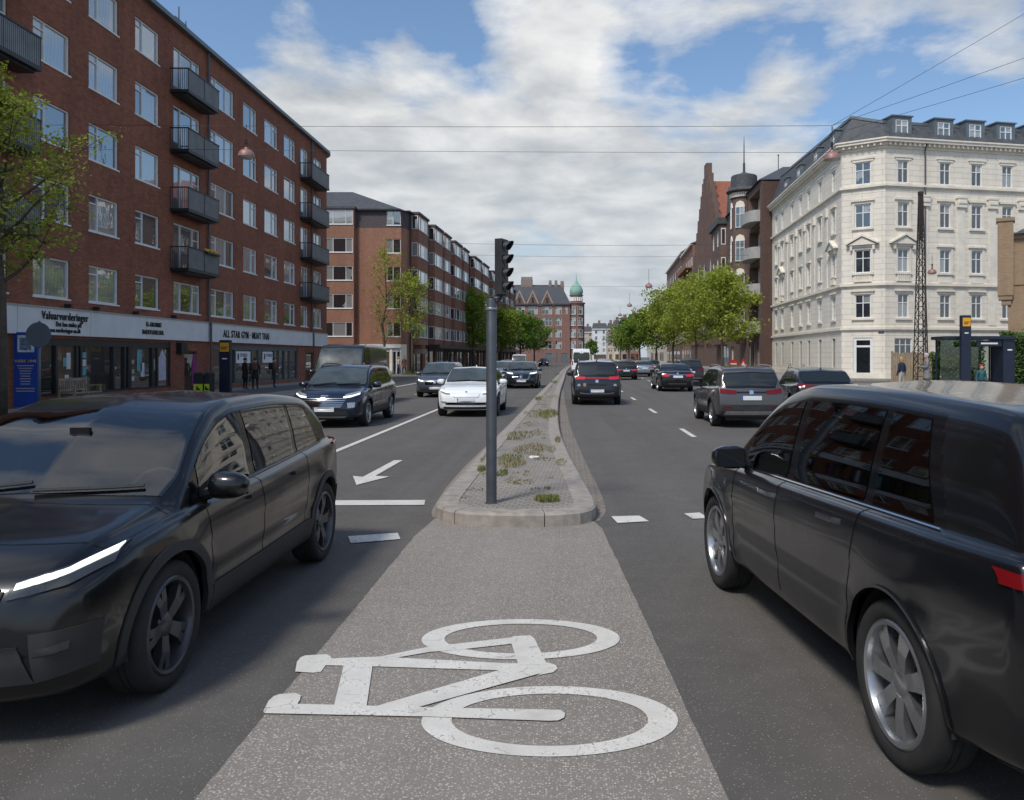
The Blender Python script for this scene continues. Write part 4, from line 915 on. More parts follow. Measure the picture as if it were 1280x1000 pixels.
# ------------------------------------------------------------------ the brown brick houses beyond it
LX = lambda Y: 22.0+BEND*(Y-90.2)
def street_fac(Y1, Y0, out=0):               # a facade on the right-hand side running towards the camera from Y1 down to Y0
    return Fac((LX(Y1)-out, Y1), (LX(Y0)-LX(Y1), Y0-Y1)), math.dist((LX(Y1),Y1),(LX(Y0),Y0))
def building_turret():
    T = thing('turret_house', 'dark brown brick house with round slate capped turret and curved concrete balconies', 'building', (28,108,0))
    F, L = street_fac(126, 90.2); u = lambda Y: L-(Y-90.2)*1.0011
    S = MB(); B = M['brick_brown']; rows = [5.3,9.6,13.8,18.0]; hh = 2.5
    log = [(u(97.8),u(91.2),z-.6,z+3.0) for z in rows]
    bw = [(u(Y+.75),u(Y-.75),z,z+2.4) for Y in (107.5,110.5,118,122.5) for z in rows]
    gnd = [(u(98.5),u(97.0),.6,3.4),(u(95.6),u(93.8),.15,3.5),(u(92.8),u(91.6),.6,3.4),(u(112),u(109.5),.5,3.2),(u(122),u(114),.5,3.4)]
    wall_holes(S, F, 0, L, 0, 22.0, log+bw+gnd, 1.1, 0, 0)
    S.face([(LX(90.2),90.2,0),(34,90.2,0),(34,90.2,21.6),(LX(90.2),90.2,21.6)],1)
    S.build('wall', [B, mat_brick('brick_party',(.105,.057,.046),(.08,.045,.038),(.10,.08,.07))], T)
    S = MB(); S.fbox(F,u(99.6),u(91.2),3.6,21.4,-1.6,-1.1)
    S.build('recess_wall', M['stucco_trim'], T)
    for z in rows:
        for Y,w_ in ((96.6,1.1),(94.4,1.2),(92.3,1.1)): put_window(T, F, u(Y)-w_/2, z-.3, w_, 2.7, 'cross', 'white_frame', 'glass_far', 0, -1.05, sill=False)
        S = MB(); c0 = F.P(u(93.9),0,0); pts = []
        for i in range(15):
            a = PI*i/14; pts.append((c0[0]-1.5*math.sin(a)**.7, c0[1]+2.9*math.cos(a)))
        inn = [(c0[0]+(x-c0[0])*.88, c0[1]+(y-c0[1])*.95) for x,y in pts]
        for i in range(14):
            S.hexa([(*pts[i],z-.75),(*pts[i+1],z-.75),(*inn[i+1],z-.75),(*inn[i],z-.75),(*pts[i],z+.55),(*pts[i+1],z+.55),(*inn[i+1],z+.55),(*inn[i],z+.55)])
        S.face([(*p,z-.76) for p in pts]+[(c0[0]+1.0,c0[1]-2.9,z-.76),(c0[0]+1.0,c0[1]+2.9,z-.76)]); S.face([(*p,z-.5) for p in inn])
        S.build('balcony', M['concrete'], T, smooth=True, auto=40)
    for Y in (107.5,110.5):
        for z in rows: put_window(T, F, u(Y)-.75, z, 1.5, 2.4, 'cross', 'white_frame', 'glass_far', .1)
    for a,b,z0,z1 in gnd:
        S = MB(); P_ = MB()
        for x in (a+.05,(a+b)/2,b-.05): S.fbox(F,x-.05,x+.05,z0,z1-.01,-.3,-.2)
        P_.face([F.P(a,z0,-.26),F.P(b,z0,-.26),F.P(b,z1,-.26),F.P(a,z1,-.26)]); o = S.build('shop_window', M['white_frame'], T); P_.build('pane', M['glass_shop'], o)
    cY = 100.9; c = (LX(cY)-.1, cY, 0); S = MB(); r = 1.55
    S.lathe([(0,3.4),(.9,3.4),(r,4.3),(r,21.6),(r+.15,21.7),(r+.15,22.4),(r+.5,22.5)],36,c=c); tw = S.build('turret', B, T)
    S = MB(); S.lathe([(r+.66,22.5),(r+.66,22.64),(r+.15,23.0),(r+.06,24.5),(r-.05,24.6),(.5,24.9),(.16,25.1),(.14,26.2),(.08,26.3),(.06,28.4),(.02,29.6),(0,29.6)],36,c=c); S.build('turret_roof', M['slate'], tw, smooth=True, auto=18)
    S = MB()
    for i in range(26):
        a = R(90+i*7.2); S.box(c[0]+(r+.16)*math.cos(a)-.07,c[0]+(r+.16)*math.cos(a)+.07,c[1]+(r+.16)*math.sin(a)-.07,c[1]+(r+.16)*math.sin(a)+.07,21.75,22.3)
    S.build('corbel', M['stucco_trim'], tw)
    for z in rows:
        for ang,w_ in ((-120,1.15),(-185,1.0)):
            a = R(ang); dd = (-math.sin(a), math.cos(a)); Ft = Fac((c[0]+(r+.05)*math.cos(a)-dd[0]*w_/2, c[1]+(r+.05)*math.sin(a)-dd[1]*w_/2), dd)
            put_window(T, Ft, 0, z-.1, w_, 2.6, 'cross', 'white_frame', 'glass_far', -.02, sill=False)
            S = MB(); S.add([Ft.P(-.05,z+2.5,.03),Ft.P(w_+.05,z+2.5,.03),Ft.P(w_*.9,z+3.05,.03),Ft.P(w_/2,z+3.25,.03),Ft.P(w_*.1,z+3.05,.03)]+[Ft.P(-.05,z+2.5,-.3),Ft.P(w_+.05,z+2.5,-.3),Ft.P(w_*.9,z+3.05,-.3),Ft.P(w_/2,z+3.25,-.3),Ft.P(w_*.1,z+3.05,-.3)],[(0,1,2,3,4)]+[(i,i+5,(i+1)%5+5,(i+1)%5) for i in range(5)]); S.build('lintel', M['stucco'], T)
    # second bay with a flat lead roof
    S = MB(); a, b = u(125), u(115.5)
    hl = [(u(Y+.75),u(Y-.75),z,z+2.4) for Y in (118,122.5) for z in rows]
    wall_holes(S, F, a, b, 3.6, 21.0, hl, .2, 0, out=1.0)
    for x,s in ((a,1),(b,-1)): S.face([F.P(x,3.6,0),F.P(x,3.6,1.0),F.P(x,21,1.0),F.P(x,21,0)])
    S.fbox(F,a-.3,b+.3,21.0,21.9,-.5,1.4,1); o = S.build('bay', [B,M['slate']], T)
    for Y in (118,122.5):
        for z in rows: put_window(T, F, u(Y)-.75, z, 1.5, 2.4, 'cross', 'white_frame', 'glass_far', .1, 1.0, sill=False)
    P_ = MB()
    for z in rows: P_.fbox(F,b+.003,b+.03,z,z+2.4,.2,.85,0); P_.fbox(F,b+.03,b+.04,z+.15,z+2.25,.3,.75,1)
    P_.build('return_window', [M['white_frame'],M['glass_far']], o)
    # slate roofs
    S = MB(); e0, e1 = F.P(u(114.5),22.0,.3), F.P(L,21.8,.3); r0, r1 = F.P(u(114.5),25.3,-3.6), F.P(L-9,25.3,-4.4)
    S.add([e0,e1,r1,r0,F.P(u(114.5),25.3,-12),F.P(L-9,25.3,-12),F.P(u(114.5),22,-12),F.P(L,21.8,-12)],[(0,1,2,3),(3,2,5,4),(0,3,4,6),(1,7,5,2)])
    S.add([F.P(0,22.0,.3),F.P(u(114.5),22.0,.3),F.P(u(114.5),23,-8),F.P(0,23,-8)],[(0,1,2,3)])
    roof = S.build('roof', M['slate'], T)
    S = MB(); q = u(112.2); S.add([F.P(q-1.6,21.9,.35),F.P(q+1.6,21.9,.35),F.P(q,25.6,.35),F.P(q-1.6,21.9,-4),F.P(q+1.6,21.9,-4),F.P(q,25.6,-4)],[(0,1,2),(1,4,5,2),(3,0,2,5)],0); S.build('gable', M['slate'], T)
    S = MB(); S.tube([F.P(u(101),25.0,-4.2),F.P(u(101),27.2,-4.2)],.05,6); S.lathe([(0,-.12),(.14,0),(0,.12)],8,c=F.P(u(101),27.2,-4.2)); S.build('finial', M['dark_metal'], roof)
building_turret()
def building_stepped():
    T = thing('gabled_hall', 'tall brown brick hall with stepped gable and red tiled roof', 'building', (40,138,0))
    F = Fac((24.8,159.5),(.25,-33)); L = 33.0; mid = L/2; S = MB(); out = []; n = 10; zb, zt = 15.0, 35.0
    prof = [(0,0),(0,zb)]
    for i in range(n):
        x = mid*.93*i/n; z = zb+(zt-zb)*(i+.55)/n; x2 = mid*.93*(i+1)/n
        prof += [(x,z),(x2,z)]
    prof[-1] = (mid*.93, prof[-1][1]); left = prof+[(mid*.93,zt+1.2)]
    right = [(L-x,z) for x,z in reversed(left)]; poly = left+right
    for i in range(len(left)-1):                        # each step column as its own strip of wall
        (x0,z0),(x1,z1) = left[i],left[i+1]
        if x1-x0 > 1e-6:
            for a,b in ((x0,x1),(L-x1,L-x0)): S.fbox(F,a,b,0,z0,-.9,0)
            for a,b in ((x0+.3,x1-.3),(L-x1+.3,L-x0-.3)): S.fbox(F,a,b,4,z0-1.0,0.002,.28)
    S.fbox(F,mid*.93,L-mid*.93,0,zt+1.2,-.9,.1)
    S.build('gable', M['brick_brown'], T)
    S = MB()
    for k in (-1,0,1):
        c = mid+k*6; pts = [(c-1.1,5),(c+1.1,5),(c+1.1,15),(c+.6,17.4),(c,18.6),(c-.6,17.4),(c-1.1,15)]
        S.face([F.P(x,z,.29) for x,z in pts])
    S.build('lancet_window', M['glass_shop'], T)
    S = MB(); S.add([F.P(0,15,-.9),F.P(L,15,-.9),F.P(mid,33.2,-.9),F.P(0,15,-30),F.P(L,15,-30),F.P(mid,33.2,-30)],[(1,4,5,2),(3,0,2,5),(3,5,4)]); S.build('roof', M['tile_red'], T)
    S = MB(); S.add([F.P(L,0,-.9),F.P(L,0,-30),F.P(L,15,-30),F.P(L,15,-.9)],[(0,1,2,3)]); S.build('wall', M['brick_brown'], T)
building_stepped()
def building_row(name, label, Y0, Y1, ztop, B, roofm, rows, nwin, loc, balcony=False, gable=False):
    T = thing(name, label, 'building', loc); F, L = street_fac(Y1, Y0); S = MB()
    cs = [(i+.5)*L/nwin for i in range(nwin)]; hl = [(c-.8,c+.8,z,z+2.1) for c in cs for z in rows]
    wall_holes(S, F, 0, L, 0, ztop, hl, .2); S.face([F.P(L,0,0),F.P(L,0,-14),F.P(L,ztop,-14),F.P(L,ztop,0)]); S.build('wall', B, T)
    for c in cs:
        for z in rows: put_window(T, F, c-.8, z, 1.6, 2.1, 'six', 'white_frame', 'glass_far', .1)
    S = MB(); zr = ztop+(4.5 if gable else 2.4)
    S.add([F.P(-.2,ztop,.5),F.P(L+.2,ztop,.5),F.P(L,zr,-6),F.P(0,zr,-6),F.P(L+.2,ztop,-14),F.P(-.2,ztop,-14)],[(0,1,2,3),(3,2,4,5),(1,4,2),(0,3,5)]); S.build('roof', roofm, T)
    S = MB(); S.fbox(F,0,L,ztop-.3,ztop+.02,.003,.5); S.build('cornice', M['stucco_trim'], T)
    if balcony:
        for z in rows[-2:]:
            S = MB(); S.fbox(F,1,L-1,z-.5,z-.3,.01,1.3); S.fbox(F,1,L-1,z-.3,z+.6,1.2,1.3); S.build('balcony', B, T)
    S = MB()
    for i in range(4): S.fbox(F,1+i*L/4.2,1+i*L/4.2+L/6,.6,3.2,.005,.03)
    S.build('shop_window', M['glass_shop'], T)
building_row('brick_row_house','reddish brick house with long brick balconies beside the stepped gable',160,182,24.5,M['brick_warm'],M['slate'],[5,8.8,12.6,16.4,20.2],6,(27,171,0),True)
building_row('slate_gabled_house','brown brick house with high dark slate roof beyond the brick balconies',182.5,226,25.5,M['brick_brown'],M['slate'],[5,9,13,17,21],9,(30,200,0),False,True)

building_row('pale_row_house','pale plastered house row far behind the dark right hand trees',226.5,330,19.5,mat('far_plaster',(.52,.46,.38),.85,vary=.12,vscale=.5),M['slate'],[5,8.8,12.6,16.2],18,(32,280,0))
# ------------------------------------------------------------------ pale houses closing the street far away
def far_house(label, px0, px1, Y, y_top, base, roofm='slate', nfl=5, style='cross', skew=0):
    x0, x1 = (px0-708)*Y/1000, (px1-708)*Y/1000; zt = CAMZ+(446-y_top)*Y/1000
    T = thing('town_house', label, 'building', ((x0+x1)/2,Y+8,0), 'pale town houses closing the far end of the street'); F = Fac((x0,Y),(x1-x0,skew)); L = math.hypot(x1-x0,skew)
    n = max(2,int(L/3.2)); S = MB(); fh = (zt-3.6)/(nfl-1); rows = [4.2+fh*k for k in range(nfl-1)]; cs = [(i+.5)*L/n for i in range(n)]
    hl = [(c-.6,c+.6,z,z+fh*.6) for c in cs for z in rows]; wall_holes(S, F, 0, L, 0, zt, hl+[(.8,L-.8,.4,3.0)], .25)
    S.face([F.P(0,0,0),F.P(0,zt,0),F.P(0,zt,-14),F.P(0,0,-14)]); S.face([F.P(L,0,0),F.P(L,0,-14),F.P(L,zt,-14),F.P(L,zt,0)]); S.build('wall', base, T)
    for c in cs:
        for z in rows: put_window(T, F, c-.6, z, 1.2, fh*.6, style, 'white_frame', 'glass_far', .1, sill=False)
    S = MB(); S.add([F.P(-.2,zt,.5),F.P(L+.2,zt,.5),F.P(L-.5,zt+3.2,-5),F.P(.5,zt+3.2,-5),F.P(L,zt,-14),F.P(0,zt,-14)],[(0,1,2,3),(1,4,2),(0,3,5),(3,2,4,5)]); S.fbox(F,-.2,L+.2,zt-.4,zt+.02,.003,.5,1); S.build('roof', [M[roofm],M['stucco_trim']], T)
    S = MB(); S.fbox(F,L*.4,L*.4+1.2,zt+1,zt+4.6,-6,-4.5); S.build('chimney', M['brick_warm'], T)
    S = MB(); S.face([F.P(.8,.4,-.2),F.P(L-.8,.4,-.2),F.P(L-.8,3.0,-.2),F.P(.8,3.0,-.2)]); S.build('shop_window', M['glass_shop'], T)
pm = lambda n,c: mat(n,c,.85,vary=.12,vscale=.5)
far_house('brownish beige town house just right of the domed corner house', 729, 740.5, 430, 415, pm('far_beige',(.42,.36,.29)))
far_house('bright white town house between two beige ones at the street end', 740.5, 759.5, 420, 411, pm('far_white',(.66,.68,.70)))
far_house('pinkish beige narrow town house right of the bright white one', 759.5, 767, 400, 411, pm('far_pink',(.50,.42,.36)))
far_house('pale yellow town house near the street end', 767, 776, 385, 407.5, pm('far_yellow',(.62,.55,.38)))
far_house('greyish brown town house right of the pale yellow one', 776, 786, 365, 405, pm('far_brown',(.36,.29,.24)))
far_house('reddish town house with white lintels just above the far trees', 786, 800, 340, 401, M['brick_warm'])

# ------------------------------------------------------------------ yellow brick house and garden at the right edge
def building_yellow():
    T = thing('yellow_brick_house', 'yellow brown brick house with corner chimney and slate roof behind the hedge', 'building', (30,49,0))
    F = Fac((25.95,47),(.87,-.48)); S = MB()
    wall_holes(S, F, 0, 14, 0, 8.9, [(3.5,4.6,5.2,7.2),(6.5,7.6,5.2,7.2)], .2); S.face([F.P(0,0,0),F.P(0,8.9,0),F.P(0,8.9,-9),F.P(0,0,-9)])
    S.fbox(F,0,14,6.0,6.14,.003,.06); S.fbox(F,-.05,14,8.7,8.95,.003,.14); S.build('wall', M['brick_yellow'], T)
    for c in (3.5,6.5): put_window(T, F, c, 5.2, 1.1, 2.0, 'cross', 'white_frame', 'glass', .1)
    S = MB(); S.fbox(F,-.55,.28,5.4,9.75,-.85,.25); S.fbox(F,-.62,.35,9.75,9.95,-.92,.32); S.fbox(F,-.50,.22,5.15,5.4,-.7,.2); S.fbox(F,-.35,.15,4.85,5.15,-.5,.12); S.build('chimney', M['brick_yellow'], T)
    S = MB(); S.add([F.P(.29,8.96,.4),F.P(14,8.96,.4),F.P(14,11.3,-4.5),F.P(3.5,11.3,-4.5),F.P(.29,8.96,-9),F.P(14,8.96,-9)],[(0,1,2,3),(0,3,4),(3,2,5,4)]); S.build('roof', M['slate'], T)
building_yellow()
# ------------------------------------------------------------------ cars
def paint(name, base, metal=.0, rough=.32, coat=1.0):
    if name in MATS: return MATS[name]
    m = bpy.data.materials.new(name); m.use_nodes = True; t = NT(m); b = t.n['Principled BSDF']
    b.inputs['Base Color'].default_value=(*base,1); b.inputs['Metallic'].default_value=metal; b.inputs['Specular IOR Level'].default_value=.25; b.inputs['Coat Weight'].default_value=coat; b.inputs['Coat Roughness'].default_value=.10
    tc = t.new('TexCoord'); n = t.noise(3.5,5,.65,tc.outputs['Object']); n2 = t.noise(300,2,.5,tc.outputs['Object'])
    t.link(t.math('ADD', t.math('MULTIPLY', n.outputs['Fac'], .25), rough-.12), b.inputs['Roughness'])
    sep = t.new('SeparateXYZ'); t.link(tc.outputs['Object'], sep.inputs[0])       # road film: dust low on the body
    d = t.math('MULTIPLY', t.math('SUBTRACT', .70, sep.outputs[2], True), t.math('MULTIPLY', n.outputs['Fac'], .42))
    t.link(t.mix(d, base, (.10,.095,.088)), b.inputs['Base Color'])
    t.link(t.math('SUBTRACT', coat, t.math('MULTIPLY', d, 3.0), True), b.inputs['Coat Weight'])
    MATS[name] = m; return m
M['tyre'] = mat('tyre', (.018,.018,.018), .85, vary=.25, vscale=12)
M['plastic'] = mat('plastic', (.022,.022,.023), .6, vary=.2, vscale=8)
M['gloss_black'] = mat('gloss_black', (.006,.006,.007), .12, vary=0)
M['rim_silver'] = mat('rim_silver', (.42,.43,.45), .28, metal=.9, vary=.12)
M['rim_dark'] = mat('rim_dark', (.10,.10,.11), .35, metal=.7, vary=.2)
M['chrome'] = mat('chrome', (.62,.63,.65), .15, metal=1.0)
M['disc'] = mat('disc', (.06,.058,.055), .6, metal=.4, vary=.2)
M['car_glass'] = mat('car_glass', (.014,.018,.018), .03, spec=.75)
M['car_glass_clear'] = mat('car_glass_clear', (.055,.068,.068), .03, spec=.8, vary=.5, vscale=1.6)
M['lamp_dark'] = mat('lamp_dark', (.05,.055,.06), .08, metal=.3, spec=.8, vary=.2)
M['lamp_clear'] = mat('lamp_clear', (.35,.37,.39), .08, metal=.4, spec=.8, vary=.3, vscale=14)
M['lamp_on'] = mat('lamp_on', (.8,.85,.85), .2, emit=(.93,1,.97), estr=1.1)
M['lamp_red'] = mat('lamp_red', (.11,.004,.006), .15, spec=.35, emit=(1,.03,.04), estr=.03)
M['lamp_red_on'] = mat('lamp_red_on', (.4,.01,.015), .1, spec=.8, emit=(1,.03,.05), estr=.14)
M['plate'] = mat('plate', (.62,.64,.68), .4, vary=.06)
M['plate_blue'] = mat('plate_blue', (.03,.06,.32), .4)

def pchip_m(x, y):
    h = np.diff(x); d = (np.diff(y, axis=0).T/h).T; m = np.zeros_like(y)
    a, b = d[:-1], d[1:]; w1 = (2*h[1:]+h[:-1]); w2 = (h[1:]+2*h[:-1])
    if y.ndim > 1: w1, w2 = w1[:,None], w2[:,None]
    with np.errstate(divide='ignore', invalid='ignore'): hm = (w1+w2)/(w1/a+w2/b)
    m[1:-1] = np.where(a*b > 0, hm, 0); m[0] = d[0]; m[-1] = d[-1]; return m
def pchip(x, y, q):
    x = np.asarray(x,float); y = np.asarray(y,float); m = pchip_m(x,y); q = np.clip(q, x[0], x[-1]); i = np.clip(np.searchsorted(x,q)-1,0,len(x)-2)
    h = x[i+1]-x[i]; u = (q-x[i])/h
    return (1+2*u)*(1-u)**2*y[i]+u*(1-u)**2*h*m[i]+u*u*(3-2*u)*y[i+1]+u*u*(u-1)*h*m[i+1]
SK = np.array([0,.10,.18,.22,.30,.38,.45,.50,.54,.70,.82,.88,.94,1.0])
PROF = {
 'suv': dict(L=4.5,W=1.84,H=1.66,wb=2.70,fo=.90,
   top=[(-2.25,.58),(-2.243,.72),(-2.225,.90),(-2.19,1.03),(-2.06,1.29),(-1.94,1.52),(-1.84,1.60),(-1.5,1.635),(-.6,1.66),(0,1.65),(.32,1.60),(.55,1.515),(1.08,1.16),(1.22,1.075),(1.40,1.045),(1.8,.985),(2.05,.90),(2.17,.80),(2.228,.68),(2.25,.55)],
   bot=[(-2.25,.50),(-2.235,.38),(-2.1,.29),(-1.5,.245),(1.5,.235),(2.1,.24),(2.2,.27),(2.24,.36),(2.25,.46)],
   belt=[(-2.25,1.09),(-1.5,1.07),(0,1.02),(1.0,.985),(1.8,.92),(2.25,.72)], w=[(-2.25,.80),(-2.22,.835),(-2.1,.875),(-1.5,.915),(0,.92),(1.5,.915),(1.95,.875),(2.15,.81),(2.25,.70)],
   tum=.30,bf=.22,br=.07,ws=(1.17,.40),rw=(-1.955,-2.175),dlo=(1.02,-1.66),pil=(.02,-.98,-1.5)),
 'cross': dict(L=4.3,W=1.80,H=1.54,wb=2.62,fo=.86,
   top=[(-2.15,.56),(-2.143,.70),(-2.12,.88),(-2.07,1.0),(-1.90,1.17),(-1.68,1.36),(-1.50,1.455),(-1.2,1.50),(-.5,1.54),(0,1.535),(.32,1.48),(.55,1.39),(1.05,1.08),(1.2,1.00),(1.4,.965),(1.75,.91),(1.98,.83),(2.09,.74),(2.135,.63),(2.15,.52)],
   bot=[(-2.15,.48),(-2.135,.36),(-2.0,.27),(-1.4,.22),(1.4,.21),(2.0,.215),(2.1,.25),(2.14,.34),(2.15,.44)],
   belt=[(-2.15,1.05),(-1.5,1.02),(0,.95),(1.0,.915),(1.7,.86),(2.15,.68)], w=[(-2.15,.76),(-2.12,.80),(-2.0,.85),(-1.4,.895),(0,.90),(1.4,.895),(1.85,.855),(2.05,.79),(2.15,.68)],
   tum=.32,bf=.22,br=.10,ws=(1.15,.38),rw=(-1.56,-2.02),dlo=(1.0,-1.62),pil=(.0,-.92,-1.40)),
 'sedan': dict(L=4.85,W=1.85,H=1.46,wb=2.85,fo=.85,
   top=[(-2.425,.60),(-2.415,.76),(-2.375,.92),(-2.30,1.0),(-2.05,1.05),(-1.78,1.085),(-1.25,1.315),(-.80,1.425),(-.2,1.46),(.2,1.45),(.5,1.385),(1.02,1.10),(1.22,1.0),(1.42,.965),(1.9,.905),(2.2,.81),(2.35,.70),(2.41,.59),(2.425,.48)],
   bot=[(-2.425,.46),(-2.41,.34),(-2.25,.25),(-1.6,.20),(1.6,.19),(2.2,.20),(2.37,.24),(2.41,.32),(2.425,.40)],
   belt=[(-2.425,.99),(-1.6,.985),(0,.93),(1.0,.905),(1.9,.83),(2.425,.62)], w=[(-2.425,.80),(-2.39,.83),(-2.2,.875),(-1.5,.915),(0,.925),(1.5,.915),(2.0,.87),(2.3,.80),(2.425,.70)],
   tum=.36,bf=.24,br=.12,ws=(1.17,.36),rw=(-.92,-1.72),dlo=(1.02,-1.50),pil=(.0,-.95,-1.25)),
 'van': dict(L=5.4,W=2.0,H=2.45,wb=3.3,fo=.95,
   top=[(-2.70,.60),(-2.695,.9),(-2.68,1.6),(-2.65,2.25),(-2.58,2.40),(-2.3,2.44),(-.5,2.45),(.9,2.43),(1.15,2.36),(1.3,2.24),(1.85,1.42),(1.98,1.28),(2.15,1.22),(2.5,1.08),(2.62,.95),(2.685,.75),(2.70,.58)],
   bot=[(-2.70,.48),(-2.68,.40),(-2.5,.33),(-1.5,.30),(2.0,.28),(2.5,.28),(2.66,.34),(2.70,.48)],
   belt=[(-2.70,1.36),(0,1.32),(1.8,1.22),(2.3,1.05),(2.70,.8)], w=[(-2.70,.93),(-2.66,.96),(-2.4,.985),(0,1.0),(1.8,.99),(2.3,.94),(2.6,.86),(2.70,.78)],
   tum=.09,bf=.20,br=.02,ws=(1.93,1.22),rw=(-2.665,-2.69),dlo=(1.86,.45),pil=(.4,.4,.4)),
}
class CarShape:
    def __init__(s, typ, L=None, W=None, H=None, wb=None, rw=.34):
        p = PROF[typ]; s.p = p; s.L = L or p['L']; s.W = W or p['W']; s.H = H or p['H']; s.ky = s.L/p['L']; s.kx = s.W/p['W']; s.kz = (s.H-.2)/(p['H']-.2)
        Y = lambda a: np.array([q[0] for q in a])*s.ky
        Zs = lambda a: .2+(np.array([q[1] for q in a])-.2)*s.kz
        s.top = (Y(p['top']),Zs(p['top'])); s.bot = (Y(p['bot']),Zs(p['bot'])); s.belt = (Y(p['belt']),Zs(p['belt'])); s.w = (Y(p['w']),np.array([q[1] for q in p['w']])*s.kx)
        yy = np.linspace(-s.L/2, s.L/2, 4000); zt = pchip(*s.top,yy); zb = pchip(*s.bot,yy)
        ln = np.concatenate([[0],np.cumsum(np.hypot(np.diff(yy),.8*np.diff(zt))+.25*np.abs(np.diff(zb)))]); s.tt = ln/ln[-1]; s.yy = yy
        s.yf = s.L/2-p['fo']*s.ky; s.yr = s.yf-(wb or p['wb']*s.ky); s.rw = rw; s.ra = rw+.055
        s.w0 = s.W/2
    def t_of(s, y): return np.interp(y, s.yy, s.tt)
    def S(s, t, q):                          # surface point arrays for t along the length (0 rear, 1 front) and q round the half section
        t = np.asarray(t,float); q = np.asarray(q,float); sh_ = np.broadcast(t,q).shape; t = np.broadcast_to(t,sh_).ravel(); q = np.broadcast_to(q,sh_).ravel()
        y = np.interp(t, s.tt, s.yy); H = pchip(*s.top,y); z0 = pchip(*s.bot,y); z0 = np.minimum(z0,H-.03); zb = np.minimum(pchip(*s.belt,y), H-.045); zb = np.maximum(zb,z0+.02); w = pchip(*s.w,y)
        h = H-zb; f = np.clip(h/.22,0,1); drop = .075*f+.42*h*(1-f); ze = H-drop; xg = .965*w-.05; hg = ze-zb; xr = xg-s.p['tum']*np.maximum(hg-.02,0)-(1-f)*.10
        b = zb-z0
        C = [(0*w,z0),(.6*w,z0),(.90*w,z0+.05*b),(.955*w,z0+.13*b),(.985*w,z0+.36*b),(1.0*w,z0+.60*b),(.993*w,z0+.83*b),(.965*w,zb-.012),(xg,zb+.012*f),(xg-s.p['tum']*.42*np.maximum(hg-.02,0)-(1-f)*.04,zb+.5*hg),(xr,ze),(xr-.055,ze+drop*.62),(.55*xr,H-.012*f-.01),(0*w,H)]
        X = np.stack([c[0] for c in C]); Zc = np.stack([c[1] for c in C]); n = len(q); ar = np.arange(n)
        mx = pchip_m(SK,X); mz = pchip_m(SK,Zc); mx[-1]=0*mx[-1]; mz[-1] = 0*mz[-1]
        i = np.clip(np.searchsorted(SK,q,side='right')-1,0,len(SK)-2); hh = SK[i+1]-SK[i]; u = (q-SK[i])/hh
        ev = lambda A,mm: (1+2*u)*(1-u)**2*A[i,ar]+u*(1-u)**2*hh*mm[i,ar]+u*u*(3-2*u)*A[i+1,ar]+u*u*(u-1)*hh*mm[i+1,ar]
        x = ev(X,mx); z = ev(Zc,mz)
        sm = lambda a: np.clip(a,0,1)**2*(3-2*np.clip(a,0,1)); mid = sm((y+s.L/2-.45)/.3)*sm((s.L/2-.55-y)/.3)
        x = x+.008*mid*sm((q-.404)/.013)*(1-sm((q-.418)/.07)) - .009*mid*np.exp(-((q-.315)/.02)**2)     # shoulder crease, scalloped doors
        for yw in (s.yf,s.yr):               # flared arches
            d = np.hypot(y-yw, z-s.rw); x = x+np.where((q>.19)&(q<.5), .018*np.exp(-((d-s.ra)/.09)**2), 0)
        k = (x/s.w0)**2; hl = s.L/2
        yo = y-s.p['bf']*np.clip(y/hl,0,1)**2*k+s.p['br']*np.clip(-y/hl,0,1)**2*k
        return np.stack([x,yo,z],-1).reshape(*sh_,3)
    def SN(s, t, q, e=4e-4):
        p = s.S(t,q); a = s.S(np.clip(np.asarray(t)+e,0,1),q)-s.S(np.clip(np.asarray(t)-e,0,1),q); b = s.S(t,np.clip(np.asarray(q)+e,0,1))-s.S(t,np.clip(np.asarray(q)-e,0,1))
        n = np.cross(b,a)*-1; n = n/np.maximum(np.linalg.norm(n,axis=-1,keepdims=True),1e-9)
        c = p-np.array([0,0,.7]); flip = np.sign((n*(c*np.array([1,.3,1]))).sum(-1,keepdims=True)); flip[flip==0]=1
        return p, n*flip
def grid_faces(mb, P, mi=0, flip=False, thick=None, N=None):
    a, b = P.shape[:2]; base = len(mb.v); mb.v += [tuple(p) for p in P.reshape(-1,3)]
    for i in range(a-1):
        for j in range(b-1):
            f = (base+i*b+j, base+(i+1)*b+j, base+(i+1)*b+j+1, base+i*b+j+1); mb.f.append(tuple(reversed(f)) if flip else f); mb.m.append(mi)
    if thick is not None:                    # skirt down to the surface
        Q = P-N*thick; bb = len(mb.v); ring = [(i,0) for i in range(a)]+[(a-1,j) for j in range(1,b)]+[(i,b-1) for i in range(a-2,-1,-1)]+[(0,j) for j in range(b-2,0,-1)]
        for (i,j) in ring: mb.v.append(tuple(Q[i,j]))
        n = len(ring)
        for k in range(n):
            k2 = (k+1)%n; i,j = ring[k]; i2,j2 = ring[k2]; f = (base+i*b+j, base+i2*b+j2, bb+k2, bb+k); mb.f.append(f if flip else tuple(reversed(f))); mb.m.append(mi)

